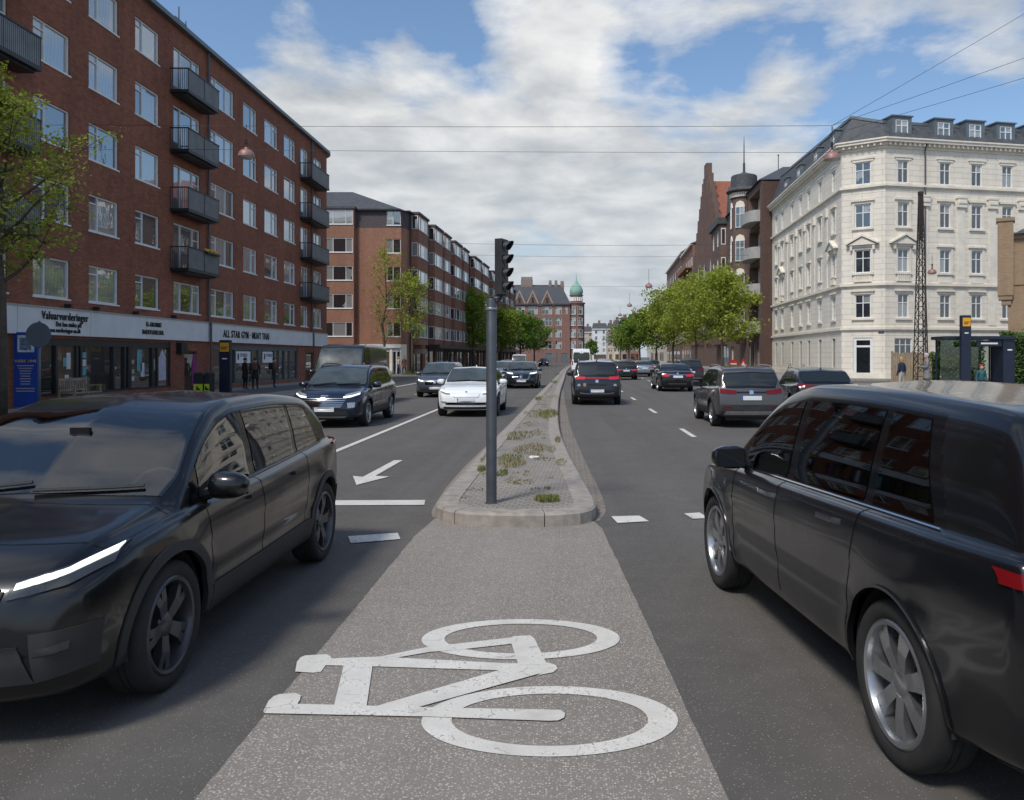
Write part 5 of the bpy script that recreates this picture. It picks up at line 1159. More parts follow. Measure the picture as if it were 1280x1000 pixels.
WHEELS = {}
def wheel_meshes(r, wd, rim, style):
    key = (round(r,3),round(wd,3),rim,style)
    if key in WHEELS: return WHEELS[key]
    rr = r*.745; T_ = MB(); h = wd/2
    T_.lathe([(rr,-h*.80),(rr+.01,-h*.92),(r*.86,-h),(r*.94,-h*.96),(r*.985,-h*.80),(r,-h*.55),(r,-h*.2),(r-.008,-h*.17),(r-.008,-h*.13),(r,-h*.1),(r,h*.1),(r-.008,h*.13),(r-.008,h*.17),(r,h*.2),(r,h*.55),(r*.985,h*.80),(r*.94,h*.96),(r*.86,h),(rr+.01,h*.92),(rr,h*.80)],44,axis='x')
    tyre = T_.build('tyre', M['tyre'], smooth=True, auto=50)
    D = MB(); D.lathe([(0,h*.15),(rr*.62,h*.15),(rr*.62,h*.05),(rr,h*.0),(rr,-h*.8),(0,-h*.8)],36,axis='x'); disc = D.build('wheel', M['disc'], smooth=True, auto=40)
    Q = MB(); Q.lathe([(rr+.004,-h*.7),(rr+.004,h*.88),(rr-.006,h*.95),(rr-.022,h*.90),(rr-.034,h*.55),(rr-.04,0)],44,axis='x')
    Q.lathe([(0,h*.74),(.035,h*.74),(.06,h*.66),(.075,h*.52),(.075,0)],20,axis='x')
    n = {'five':5,'ten':10,'multi':7}[style]
    for k in range(n):
        a = 2*PI*k/n
        for s_ in ((-1,1) if style in ('five','multi') else (0,)):
            da = .16 if style=='five' else .10; wsp = .026 if style!='ten' else .03
            r0, r1 = .05, rr-.015; a0 = a+s_*da*.5; a1 = a+s_*da*1.15
            pts = []
            for rad, an, x, w_ in ((r0,a0,h*.62,wsp*1.1),(r0+(r1-r0)*.5,(a0+a1)/2,h*.74,wsp*.9),(r1,a1,h*.70,wsp*.85)):
                c, sn = math.cos(an), math.sin(an); tx, ty = -sn, c
                pts.append([(x,rad*c+tx*w_,rad*sn+ty*w_),(x,rad*c-tx*w_,rad*sn-ty*w_),(x-.05,rad*c-tx*w_*.8,rad*sn-ty*w_*.8),(x-.05,rad*c+tx*w_*.8,rad*sn+ty*w_*.8)])
            for i in range(2):
                for j in range(4): Q.face([pts[i][j],pts[i][(j+1)%4],pts[i+1][(j+1)%4],pts[i+1][j]])
    rimo = Q.build('rim', M[rim], smooth=True, auto=35)
    res = (disc.data, tyre.data, rimo.data)
    for o in (disc,tyre,rimo): bpy.data.objects.remove(o)
    WHEELS[key] = res; return res

def mat_pane(name, tint, refl):
    m = bpy.data.materials.new(name); m.use_nodes = True; t = NT(m); tr = t.new('BsdfTransparent'); tr.inputs[0].default_value=(*tint,1); gl = t.new('BsdfGlossy',Roughness=.02); mx = t.new('MixShader')
    lw = t.new('Fresnel',IOR=1.5); f = t.math('ADD', t.math('MULTIPLY', lw.outputs[0], 1.35), refl, clamp=True); t.link(f, mx.inputs[0]); t.link(tr.outputs[0],mx.inputs[1]); t.link(gl.outputs[0],mx.inputs[2]); t.link(mx.outputs[0],t.n['Material Output'].inputs[0]); return m
M['pane_clear'] = mat_pane('pane_clear',(.66,.73,.71),.08); M['pane_dark'] = mat_pane('pane_dark',(.16,.17,.17),.03)
M['seat'] = mat('seat',(.022,.022,.024),.8,vary=.3,vscale=5); M['headliner'] = mat('headliner',(.16,.155,.145),.9)
def interior(B, C, p):
    k = C.ky; z = lambda a: .2+(a-.2)*C.kz
    def seat(x, y, w_):
        S = MB(); bx = bmesh.new()
        def cush(c, s, e=.45):
            b = bmesh.new(); bmesh.ops.create_uvsphere(b,u_segments=20,v_segments=14,radius=1); f = lambda a: math.copysign(abs(a)**e,a)
            S.add([(c[0]+f(v.co.x)*s[0],c[1]+f(v.co.y)*s[1]-(f(v.co.z)*s[2])*.22*(s[2]>.2),c[2]+f(v.co.z)*s[2]) for v in b.verts],[[v.index for v in g.verts] for g in b.faces]); b.free()
        cush((x,y+.10,z(.50)),(w_,.26,.09)); cush((x,y-.20,z(.82)),(w_*.95,.09,.31))
        for xx in ((x,) if w_<.4 else (x-.36,x+.36)): cush((xx,y-.30,z(1.19)),(.135,.06,.095),.55); S.tube([(xx-.05,y-.29,z(1.05)),(xx-.05,y-.29,z(1.13))],.008,6); S.tube([(xx+.05,y-.29,z(1.05)),(xx+.05,y-.29,z(1.13))],.008,6)
        B(S,'seat',M['seat'])
    seat(-.37,.05*k,.25); seat(.37,.05*k,.25); seat(0,-.85*k,.62)
    S = MB(); yd = p['ws'][0]*k; S.hexa([(-.66,yd-.55,z(.55)),(.66,yd-.55,z(.55)),(.62,yd-.1,z(.55)),(-.62,yd-.1,z(.55)),(-.66,yd-.52,z(.93)),(.66,yd-.52,z(.93)),(.62,yd-.12,z(.965)),(-.62,yd-.12,z(.965))]); B(S,'dashboard',M['seat'],smooth=False)
    S = MB(); c = Vector((-.37,yd-.68,z(.90))); S.tube([c+Vector((.18*math.cos(a),-.07*math.sin(a)*-1*-1,.165*math.sin(a))) for a in np.linspace(0,2*PI,25)],.014,8,cap=False); S.tube([c+Vector((-.17,0,0)),c+Vector((.17,0,0))],.016,6); B(S,'steering_wheel',M['seat'])
    S = MB(); ts = np.linspace(C.t_of(p['rw'][0]*k+.1),C.t_of(p['ws'][1]*k-.06),14); P = C.S(ts[:,None],np.linspace(.86,1,8)[None,:])-np.array([0,0,.035]); full = np.concatenate([P*np.array([-1,1,1]),P[:,-2::-1]],1); grid_faces(S,full); B(S,'headliner',M['headliner'])
    S = MB(); S.box(-.06,.06,yd-.50,yd-.47,z(1.30),z(1.36)); B(S,'rear_view_mirror',M['gloss_black'],smooth=False)
def car(name, label, typ, loc, heading, body, L=None, W=None, H=None, wb=None, rw=.34, hi=False, front=None, rear=None, rim='rim_silver', rimstyle='five', clad=True, rails=None, glass='car_glass', wsglass='car_glass_clear', cat='car', lights_on=True, chrome=True, fine=True, handle=None, fin=True):
    C = CarShape(typ,L,W,H,wb,rw); p = C.p; T = thing(name, label, cat, (loc[0],loc[1],0), 'cars in the street traffic' if cat=='car' else None, None, heading)
    def B(mb, nm, m, par=T, smooth=True, auto=40, loc=None): return mb.build(nm, m, par, smooth, loc, uv=False, local=True, auto=auto)
    nt, ns = (190,52) if hi else (96,34) if fine else (60,24)
    t = np.linspace(0,1,nt); q = np.concatenate([np.linspace(0,.2,max(4,ns//8)),np.linspace(.2,.56,ns//2)[1:],np.linspace(.56,1,ns//2-2)[1:]])
    P = C.S(t[:,None],q[None,:]); nq = len(q)
    full = np.concatenate([P*np.array([-1,1,1]), P[:,-2::-1]],1); m = full.shape[1]
    bmb = MB(); grid_faces(bmb, full)
    for e in (0,nt-1): bmb.f.append(tuple(e*m+j for j in range(m))); bmb.m.append(0)
    V = np.array(bmb.v); bvh = BVHTree.FromPolygons([tuple(v) for v in V], bmb.f)
    cen = np.array([V[list(f)].mean(0) for f in bmb.f]); keep = np.ones(len(bmb.f),bool); inwell = np.zeros(len(bmb.f),int)
    for k,yw in enumerate((C.yf,C.yr)):
        hit = (np.hypot(cen[:,1]-yw,cen[:,2]-C.rw) < C.ra)&(np.abs(cen[:,0])>C.w0-.42)&(cen[:,2]<C.rw+C.ra); keep &= ~hit; inwell[hit] = k+1
    used_del = {}
    for f,kp,iw in zip(bmb.f,keep,inwell):
        if not kp:
            for i in f: used_del[i] = iw
    kept = set(i for f,kp in zip(bmb.f,keep) if kp for i in f)
    for i,iw in used_del.items():
        if i in kept:
            yw = (C.yf,C.yr)[iw-1]; dy, dz = V[i,1]-yw, V[i,2]-C.rw; d = math.hypot(dy,dz)
            if abs(V[i,0]) > C.w0-.36 and d > .1: V[i,1] = yw+dy/d*C.ra; V[i,2] = C.rw+dz/d*C.ra
    b0, b1, b2 = p['dlo'][0], p['dlo'][1], p['pil']
    segs = [(b0-.14,b2[0]+.06,b0-.20,b2[0]+.04),(b2[0]-.06,b2[1]+.05,b2[0]-.07,b2[1]+.03)]
    if typ != 'van': segs.append((b2[1]-.04,b1+.10,b2[1]-.05,b1+.30))
    else: segs = [(b0-.12,b1+.08,b0-.30,b1+.08)]
    fmat = np.zeros(len(bmb.f),int)
    if hi:                                   # real openings behind the glass, black bands round them
        qf = np.concatenate([q,q[-2::-1]]); qm = np.tile(.5*(qf[:-1]+qf[1:]),nt-1); ym = np.repeat(np.interp(.5*(t[:-1]+t[1:]),C.tt,C.yy)/C.ky,m-1); ng = len(qm)
        v1 = (qm-.548)/.255; side = (qm>.548)&(qm<.803)&(ym<b0-.06*v1)&(ym>b1+.20*v1); w_r = (qm>.868)&(ym<p['ws'][0])&(ym>p['ws'][1]); r_r = (qm>.874)&(ym<p['rw'][0])&(ym>p['rw'][1])
        hole = (qm>.884)&(ym<p['ws'][0]-.10)&(ym>p['ws'][1]+.07)
        dr = p['rw'][0]-p['rw'][1]; hole |= (qm>.900)&(ym<p['rw'][0]-.18*dr)&(ym>p['rw'][1]+.20*dr)
        v2 = (qm-.560)/.23
        for (a_,b_,c_,d_) in segs: hole |= (qm>.572)&(qm<.780)&(ym<a_+(c_-a_)*v2-.022)&(ym>b_+(d_-b_)*v2+.022)
        fmat[:ng][side|w_r|r_r] = 1; keep[:ng] &= ~hole
    bm2 = MB(); bm2.v = [tuple(v) for v in V]; bm2.f = [f for f,kp in zip(bmb.f,keep) if kp]; bm2.m = [int(a_) for a_,kp in zip(fmat,keep) if kp]
    bo = B(bm2,'body',[body,M['gloss_black']] if hi else body)
    me = bo.data; bx = bmesh.new(); bx.from_mesh(me); bmesh.ops.delete(bx, geom=[v for v in bx.verts if not v.link_faces], context='VERTS'); bmesh.ops.recalc_face_normals(bx, faces=bx.faces); bx.to_mesh(me); bx.free(); me.set_sharp_from_angle(angle=R(42))
    wl = MB()
    for yw in (C.yf,C.yr):
        for s_ in (-1,1):
            x1 = s_*(C.w0-.05); x0 = s_*(C.w0-.40); prof = [(C.ra-.004,min(x0,x1)),(C.ra-.004,max(x0,x1))]
            wl.lathe(prof,28,axis='x',c=(0,yw,C.rw),a0=R(-8),a1=R(188)); wl.lathe([(0,x0),(C.ra,x0)],28,axis='x',c=(0,yw,C.rw),a0=R(-8),a1=R(188))
    wl.box(-C.w0+.3,C.w0-.3,-C.L/2+.35,C.L/2-.4,.19,.30)
    B(wl,'underbody',M['plastic'])
    # patches --------------------------------------------------------------
    def pp(mb, ya0, ya1, yb0, yb1, s0, s1, off, n=(14,8), sides=(-1,1), mi=0, curve=None, thick=None, skirt=True):
        """a patch of the body's own surface: lower edge from ya0 to ya1 at s0, upper edge from yb0 to yb1 at s1"""
        u = np.linspace(0,1,n[0])[:,None]; v = np.linspace(0,1,n[1])[None,:]
        y = (ya0+(ya1-ya0)*u)*(1-v)+(yb0+(yb1-yb0)*u)*v; t_ = C.t_of(y*C.ky); s_ = s0+(s1-s0)*v+0*u
        if curve: s_ = s_+curve*np.sin(u*PI)*(v)
        Pn, Nn = C.SN(t_,s_); Q = Pn+Nn*off
        for sd in sides:
            k = np.array([sd,1,1]); grid_faces(mb,Q*k,mi,flip=(sd<0)==(ya1>ya0),thick=(thick or off+.004) if skirt else None,N=Nn*k)
    def ptop(mb, y0, y1, s0, off, n=(12,22), inset0=0.0, inset1=0.0):
        """a patch across the roof or bonnet line, between two stations, out to s0 on both sides"""
        u = np.linspace(0,1,n[0])[:,None]; v = np.linspace(-1,1,n[1])[None,:]; t0, t1 = C.t_of(y0*C.ky), C.t_of(y1*C.ky)
        lim = (1-s0)*(1-inset0*(1-u)-inset1*u); s_ = 1-np.abs(v)*lim; t_ = t0+(t1-t0)*u+0*v
        Pn, Nn = C.SN(t_,s_); sg = np.where(v<0,-1,1)+0*u; k = np.stack([sg,np.ones_like(sg),np.ones_like(sg)],-1)
        grid_faces(mb,(Pn+Nn*off)*k,0,flip=y1>y0,thick=off+.004,N=Nn*k)
    def ray(o, d, off):
        h = bvh.ray_cast(Vector(o),Vector(d)); 
        if h[0] is None: return None
        n = h[1]; n = n if n.dot(Vector(d)) < 0 else -n
        return np.array(h[0]+n*off), np.array(n)
    def fb(mb, low, up, off, end, n=(14,6), mirror=True, mi=0):
        """a patch on the nose (end=1) or tail (end=-1): two edges of (x,z) points, laid on the body along its length"""
        lo = np.array(low,float); hi_ = np.array(up,float)
        def rs(a,k):
            d = np.concatenate([[0],np.cumsum(np.hypot(*np.diff(a,axis=0).T))]); qd = np.linspace(0,d[-1],k); return np.stack([np.interp(qd,d,a[:,0]),np.interp(qd,d,a[:,1])],1)
        A, Bq = rs(lo,n[0]), rs(hi_,n[0]); G_ = np.zeros((n[0],n[1],3)); N_ = np.zeros((n[0],n[1],3)); last = None
        for i in range(n[0]):
            for j in range(n[1]):
                x,z = A[i]+(Bq[i]-A[i])*j/(n[1]-1); x *= C.kx; z = .2+(z-.2)*C.kz
                r_ = ray((x,end*(C.L/2+1),z),(0,-end,0),off)
                if r_ is None or (end*r_[0][1] < C.L/2-.9): 
                    nr = bvh.find_nearest(Vector((x,end*C.L/2,z))); r_ = (np.array(nr[0]+Vector((0,end*off,0))),np.array((0,end,0)))
                G_[i,j], N_[i,j] = r_
        for sd in ((1,-1) if mirror else (1,)):
            k = np.array([sd,1,1]); grid_faces(mb,G_*k,mi,flip=(sd<0)==(end<0),thick=off+.006,N=N_*k)
    # glazing
    if not hi:
        for sd in (-1,1): S = MB(); pp(S, b0, b1, b0-.06, b1+.20, .548, .803, .004, (40,9), (sd,)); B(S,'window_surround',M['gloss_black'])
    for sd in (-1,1):
        for (a,b,c,d) in segs:
            S = MB(); pp(S,a,b,c,d,.560,.790,.0085 if not hi else .004,(18,9),(sd,),skirt=not hi); B(S,'side_window',M[glass if not hi else 'pane_clear' if (a,b,c,d)==segs[0] or typ=='cross' else 'pane_dark'])
    if hi: S = MB(); ptop(S,p['ws'][0]-.02,p['ws'][1]+.01,.870,.004,(20,34)); B(S,'windscreen',M['pane_clear'])
    else:
        S = MB(); ptop(S,p['ws'][0],p['ws'][1],.868,.004,(14,24)); ws = B(S,'windscreen',M['gloss_black'])
        S = MB(); ptop(S,p['ws'][0]-.05,p['ws'][1]+.03,.876,.0075,(14,24)); B(S,'glass',M[wsglass],ws)
    d_ = p['rw'][0]-p['rw'][1]
    if hi: S = MB(); ptop(S,p['rw'][1]+.03*d_,p['rw'][0]-.03*d_,.876,.005,(16,28)); B(S,'rear_window',M['pane_dark']); interior(B,C,p)
    else:
        S = MB(); ptop(S,p['rw'][1],p['rw'][0],.874,.005,(12,22)); rwn = B(S,'rear_window',M['gloss_black'])
        S = MB(); ptop(S,p['rw'][1]+.12*d_,p['rw'][0]-.10*d_,.885,.0085,(12,22)); B(S,'glass',M[glass],rwn)
    if chrome:
        S = MB(); pp(S,b0,b1+.03,b0,b1+.03,.540,.549,.008,(40,3)); B(S,'window_trim',M['chrome'] if chrome=='chrome' else M['gloss_black'])
    # door seams, handles, sills, arches
    seams = MB(); ys = [p['dlo'][0]-.12, b2[0]+.0, b2[1]+.02] if typ!='van' else [1.55,.42,-.8]
    if typ!='van' and ys[2] < C.yr/C.ky+.42: ys[2] = C.yr/C.ky+.42
    for k,y in enumerate(ys): pp(seams,y,y+.008,y+(.02 if k<2 else -.12),y+(.028 if k<2 else -.112),.235,.540,.0022,(2,44))
    if fine:
        ptop(seams,p['ws'][0]+.06,p['ws'][0]+.072,.70,.002,(2,24))
        y2 = p['top'][-5][0] if typ!='van' else 2.45
        ptop(seams,y2+.03,y2+.04,.60,.002,(2,24)); pp(seams,p['ws'][0]+.07,y2+.03,p['ws'][0]+.07,y2+.03,.600,.606,.002,(20,2)) 
    B(seams,'door_seam',M['gloss_black'])
    for sd in (-1,1):
        for y in ((ys[1]+.10,ys[2]+.12) if typ!='van' else (.55,)):
            S = MB(); pp(S,y,y+.19,y,y+.19,.463,.472,.026,(8,4),(sd,),thick=.03); B(S,'door_handle',M[handle] if handle else body)
    if clad:
        yA, yB = (C.yr+C.ra)/C.ky+.02, (C.yf-C.ra)/C.ky-.02
        for sd in (-1,1): S = MB(); pp(S,yA,yB,yA,yB,.17,.285,.010,(30,6),(sd,)); B(S,'sill_cladding',M['plastic'])
    for yw in (C.yf,C.yr):
        na = 30; wdt = .055 if clad else .014; G_ = np.zeros((na,4,3)); N_ = np.zeros((na,4,3))
        for i in range(na):
            an = R(-14+208*i/(na-1))
            for j in range(4):
                rad = C.ra-.006+wdt*j/3; yy_, zz_ = yw+rad*math.cos(an), C.rw+rad*math.sin(an); r_ = ray((2.5,yy_,zz_),(-1,0,0),.010)
                if r_ is None or r_[0][0] < C.w0-.35: r_ = (np.array((C.w0-.06,yy_,zz_)),np.array((1,0,0)))
                G_[i,j], N_[i,j] = r_
        for sd in (1,-1): S = MB(); k = np.array([sd,1,1]); grid_faces(S,G_*k,0,flip=sd<0,thick=.035,N=N_*k); B(S,'wheel_arch',M['plastic'] if clad else body)
    # wheels
    wm = wheel_meshes(rw,.225,rim,rimstyle)
    for sx in (-1,1):
        for yw in (C.yf,C.yr):
            o = bpy.data.objects.new('wheel',wm[0]); COL.objects.link(o); o.parent = T; o.location = (sx*(C.w0-.125),yw,rw); o.rotation_euler = (random.uniform(0,6),0,0 if sx>0 else PI)
            for nm,d in (('tyre',wm[1]),('rim',wm[2])): c = bpy.data.objects.new(nm,d); COL.objects.link(c); c.parent = o
    # mirrors
    for sx in (-1,1):
        S = MB(); yb = (p['dlo'][0]-.20)*C.ky; base = C.S(C.t_of(yb),.55); bx_ = bmesh.new(); bmesh.ops.create_uvsphere(bx_,u_segments=18,v_segments=12,radius=1)
        cx_, cy_, cz_ = sx*(base[0]+.145), base[1]-.02, base[2]+.075
        for v in bx_.verts:
            x_,y_,z_ = v.co; y_ = max(y_,-.55); sq = lambda a: math.copysign(abs(a)**.72,a); v.co = (cx_+.125*sq(x_),cy_+.085*y_,cz_+.082*sq(z_)*(1-.15*sx*x_))
        S.add([v.co for v in bx_.verts],[[v.index for v in f.verts] for f in bx_.faces]); bx_.free()
        o = B(S,'side_mirror',body); S = MB(); S.tube([(sx*(base[0]-.01),base[1],base[2]+.01),(sx*(base[0]+.08),base[1],base[2]+.04)],[.035,.03],8); S.box(cx_-.10,cx_+.10,cy_-.052,cy_-.0485,cz_-.062,cz_+.062); B(S,'mirror_glass',M['gloss_black'],o,False)
    if rails:
        S = MB()
        for sx in (-1,1):
            ts = np.linspace(C.t_of(p['rw'][0]*C.ky+.22),C.t_of(p['ws'][1]*C.ky-.15),14); Pn,Nn = C.SN(ts,np.full(14,.868)); o_ = np.array([.0,.030]+[.045]*10+[.030,.0]); Q = (Pn+Nn*o_[:,None])*np.array([sx,1,1]); S.tube([tuple(v) for v in Q],.017,8)
        B(S,'roof_rail',M[rails])
    if fine and fin:
        S = MB(); pt = C.S(C.t_of(p['rw'][0]*C.ky+.35),1.0); S.add([(0,pt[1]-.09,pt[2]),(-.03,pt[1]+.1,pt[2]-.004),(.03,pt[1]+.1,pt[2]-.004),(0,pt[1]-.08,pt[2]+.065),(0,pt[1]-.04,pt[2]+.05),(-.028,pt[1]-.085,pt[2]),(.028,pt[1]-.085,pt[2])],[(3,4,1,5),(3,6,2,4),(4,2,1),(3,5,6)]); B(S,'antenna',body)
    if fine:
        S = MB()
        for x0,x1 in ((.62,.02),(-.02,-.60)):
            pts = []
            for k in range(8):
                x = x0+(x1-x0)*k/7; y = p['ws'][0]*C.ky-.02-.06*k/7-C.p['bf']*.25*(x/C.w0)**2; r_ = ray((x*C.kx,y,3),(0,0,-1),.022); 
                if r_: pts.append(tuple(r_[0]))
            if len(pts) > 2: S.tube(pts,.010,6)
        if S.v: B(S,'wiper',M['plastic'])
    # nose and tail
    def plate(end, z, wd=.26, hgt=.055):
        S = MB(); fb(S,[(-wd,z-hgt),(wd,z-hgt)],[(-wd,z+hgt),(wd,z+hgt)],.022,end,(10,4),False); fb(S,[(wd*-end*.99 if end<0 else wd*.99,z-hgt),(wd*end*.86,z-hgt)] if end>0 else [(-wd,z-hgt),(-wd*.86,z-hgt)],[(wd*.99,z+hgt),(wd*.86,z+hgt)] if end>0 else [(-wd,z+hgt),(-wd*.86,z+hgt)],.0235,end,(3,3),False,1)
        B(S,'number_plate',[M['plate'],M['plate_blue']],smooth=False)
    def patch(nm, m, low, up, off, end, n=(16,6), mirror=True, par=T):
        if mirror:
            for sd in (1,-1):
                S = MB(); fb(S,[(x*sd,z) for x,z in low],[(x*sd,z) for x,z in up],off,end,n,False)
                o = B(S,nm,m,par)
                bx = bmesh.new(); bx.from_mesh(o.data); bmesh.ops.recalc_face_normals(bx,faces=bx.faces); bx.to_mesh(o.data); bx.free()
        else:
            S = MB(); fb(S,low,up,off,end,n,mirror); B(S,nm,m,par)
    tz = lambda z: z
    on = M['lamp_on'] if lights_on else M['lamp_clear']
    if front: front(patch, plate, M, body, on)
    if rear: rear(patch, plate, M, body)
    return T

def f_near(patch, plate, M, body, on):
    patch('headlight',M['lamp_dark'],[(.50,.70),(.70,.735),(.815,.80)],[(.50,.76),(.68,.815),(.80,.87)],.010,1,(22,6))
    patch('daytime_light',on,[(.52,.735),(.68,.775),(.80,.835)],[(.52,.757),(.68,.803),(.797,.860)],.018,1,(20,4))
    patch('grille',M['gloss_black'],[(-.46,.60),(.46,.60)],[(-.48,.735),(.48,.735)],.008,1,(24,6),False)
    patch('grille_bar',M['chrome'],[(-.46,.735),(.46,.735)],[(-.46,.747),(.46,.747)],.014,1,(20,3),False)
    patch('lower_intake',M['plastic'],[(-.62,.33),(.62,.33)],[(-.56,.50),(.56,.50)],.009,1,(26,6),False)
    patch('fog_light',M['lamp_dark'],[(.62,.45),(.73,.465)],[(.63,.48),(.735,.50)],.014,1,(8,4))
    patch('bumper_trim',M['plastic'],[(.62,.33),(.80,.36)],[(.60,.55),(.82,.56)],.008,1,(12,6))
    plate(1,.53)
def f_bars(patch, plate, M, body, on):
    patch('headlight',M['lamp_clear'],[(.50,.80),(.68,.835),(.80,.89)],[(.48,.87),(.66,.92),(.78,.955)],.010,1,(16,5))
    patch('daytime_light',on,[(.46,.785),(.62,.80),(.80,.87)],[(.46,.815),(.62,.835),(.80,.895)],.018,1,(16,4))
    patch('grille',M['gloss_black'],[(-.40,.52),(.40,.52)],[(-.56,.80),(.56,.80)],.008,1,(20,6),False)
    for k in range(5): patch('grille_bar',M['chrome'],[(-.42-.03*k,.55+.052*k),(.42+.03*k,.55+.052*k)],[(-.42-.03*k,.565+.052*k),(.42+.03*k,.565+.052*k)],.016,1,(16,3),False)
    patch('fog_light',M['lamp_clear'],[(.58,.52),(.73,.54)],[(.56,.66),(.74,.67)],.012,1,(8,4))
    patch('lower_intake',M['plastic'],[(-.62,.30),(.62,.30)],[(-.55,.44),(.55,.44)],.009,1,(18,5),False); patch('skid_plate',M['rim_silver'],[(-.5,.275),(.5,.275)],[(-.55,.31),(.55,.31)],.013,1,(16,3),False)
    patch('emblem',M['chrome'],[(-.09,.815),(.09,.815)],[(-.09,.85),(.09,.85)],.014,1,(8,4),False); plate(1,.49)
def f_closed(patch, plate, M, body, on):
    patch('headlight',M['lamp_clear'],[(.48,.655),(.66,.675),(.79,.72)],[(.47,.72),(.66,.75),(.79,.785)],.009,1,(16,5))
    patch('daytime_light',on,[(.47,.70),(.66,.725),(.80,.765)],[(.47,.722),(.66,.752),(.80,.79)],.017,1,(16,4))
    patch('grille_outline',mat('white_shade',(.34,.37,.40),.35),[(-.36,.575),(.36,.575)],[(-.42,.70),(.42,.70)],.006,1,(20,5),False); patch('grille_panel',body,[(-.345,.585),(.345,.585)],[(-.405,.69),(.405,.69)],.011,1,(20,5),False)
    patch('lower_intake',M['gloss_black'],[(-.60,.37),(.60,.37)],[(-.66,.44),(.66,.44)],.009,1,(20,4),False); patch('lip',M['plastic'],[(-.66,.245),(.66,.245)],[(-.68,.31),(.68,.31)],.011,1,(18,4),False)
    patch('fog_light',M['lamp_clear'],[(.56,.41),(.74,.43)],[(.56,.455),(.75,.475)],.013,1,(8,3)); patch('emblem',M['chrome'],[(-.03,.725),(.03,.725)],[(-.03,.755),(.03,.755)],.010,1,(5,4),False); plate(1,.50)
def f_kidney(patch, plate, M, body, on):
    patch('daytime_light',on,[(.46,.78),(.66,.80),(.80,.84)],[(.46,.83),(.66,.845),(.79,.875)],.014,1,(14,4))
    patch('headlight',M['gloss_black'],[(.52,.60),(.70,.63),(.80,.66)],[(.52,.72),(.70,.75),(.80,.77)],.009,1,(12,5))
    for s in (-1,1):
        patch('grille_frame',M['chrome'],[(s*.03,.50),(s*.36,.50),(s*.43,.60)],[(s*.03,.79),(s*.38,.79),(s*.45,.74)],.010,1,(14,6),False); patch('grille',M['gloss_black'],[(s*.05,.525),(s*.345,.525),(s*.405,.61)],[(s*.05,.765),(s*.365,.765),(s*.42,.725)],.016,1,(14,6),False)
    patch('lower_intake',M['gloss_black'],[(-.62,.28),(.62,.28)],[(-.66,.40),(.66,.40)],.009,1,(18,4),False); patch('bumper_trim',M['chrome'],[(-.55,.255),(.55,.255)],[(-.55,.272),(.55,.272)],.014,1,(16,3),False)
    patch('emblem',M['chrome'],[(-.035,.83),(.035,.83)],[(-.035,.865),(.035,.865)],.012,1,(5,4),False); plate(1,.43)
def f_van(patch, plate, M, body, on):
    patch('headlight',M['lamp_clear'],[(.58,.86),(.82,.90)],[(.60,1.04),(.80,1.12)],.010,1,(10,5)); patch('daytime_light',on,[(.60,.88),(.80,.92)],[(.60,.93),(.80,.97)],.016,1,(8,3))
    patch('grille',M['plastic'],[(-.5,.80),(.5,.80)],[(-.52,1.0),(.52,1.0)],.009,1,(14,5),False); patch('lower_intake',M['plastic'],[(-.8,.38),(.8,.38)],[(-.78,.62),(.78,.62)],.009,1,(16,5),False); patch('emblem',M['chrome'],[(-.06,.86),(.06,.86)],[(-.06,.96),(.06,.96)],.014,1,(6,4),False); plate(1,.6)
def f_plain(patch, plate, M, body, on):
    patch('headlight',M['lamp_clear'],[(.50,.70),(.68,.72),(.80,.77)],[(.50,.80),(.68,.83),(.79,.87)],.010,1,(12,5)); patch('daytime_light',on,[(.52,.73),(.66,.75),(.77,.79)],[(.52,.78),(.66,.80),(.76,.84)],.016,1,(12,4))
    patch('grille',M['gloss_black'],[(-.42,.58),(.42,.58)],[(-.46,.74),(.46,.74)],.008,1,(14,5),False); patch('lower_intake',M['plastic'],[(-.66,.30),(.66,.30)],[(-.62,.48),(.62,.48)],.009,1,(16,5),False); patch('emblem',M['chrome'],[(-.05,.66),(.05,.66)],[(-.05,.72),(.05,.72)],.013,1,(6,4),False); plate(1,.44)
def r_near(patch, plate, M, body):
    patch('tail_light',M['lamp_red'],[(.42,.985),(.70,.99),(.866,.995)],[(.42,1.035),(.70,1.04),(.862,1.045)],.012,-1,(26,6)); patch('light_bar',M['lamp_red'],[(-.42,.96),(.42,.96)],[(-.42,1.005),(.42,1.005)],.009,-1,(22,4),False)
    patch('bumper_trim',M['plastic'],[(-.80,.32),(.80,.32)],[(-.84,.60),(.84,.60)],.009,-1,(26,7),False); patch('reflector',M['lamp_red'],[(.55,.58),(.80,.60)],[(.55,.61),(.80,.635)],.016,-1,(8,3)); plate(-1,.86); patch('skid_plate',M['chrome'],[(-.6,.36),(.6,.36)],[(-.6,.42),(.6,.42)],.014,-1,(18,3),False)
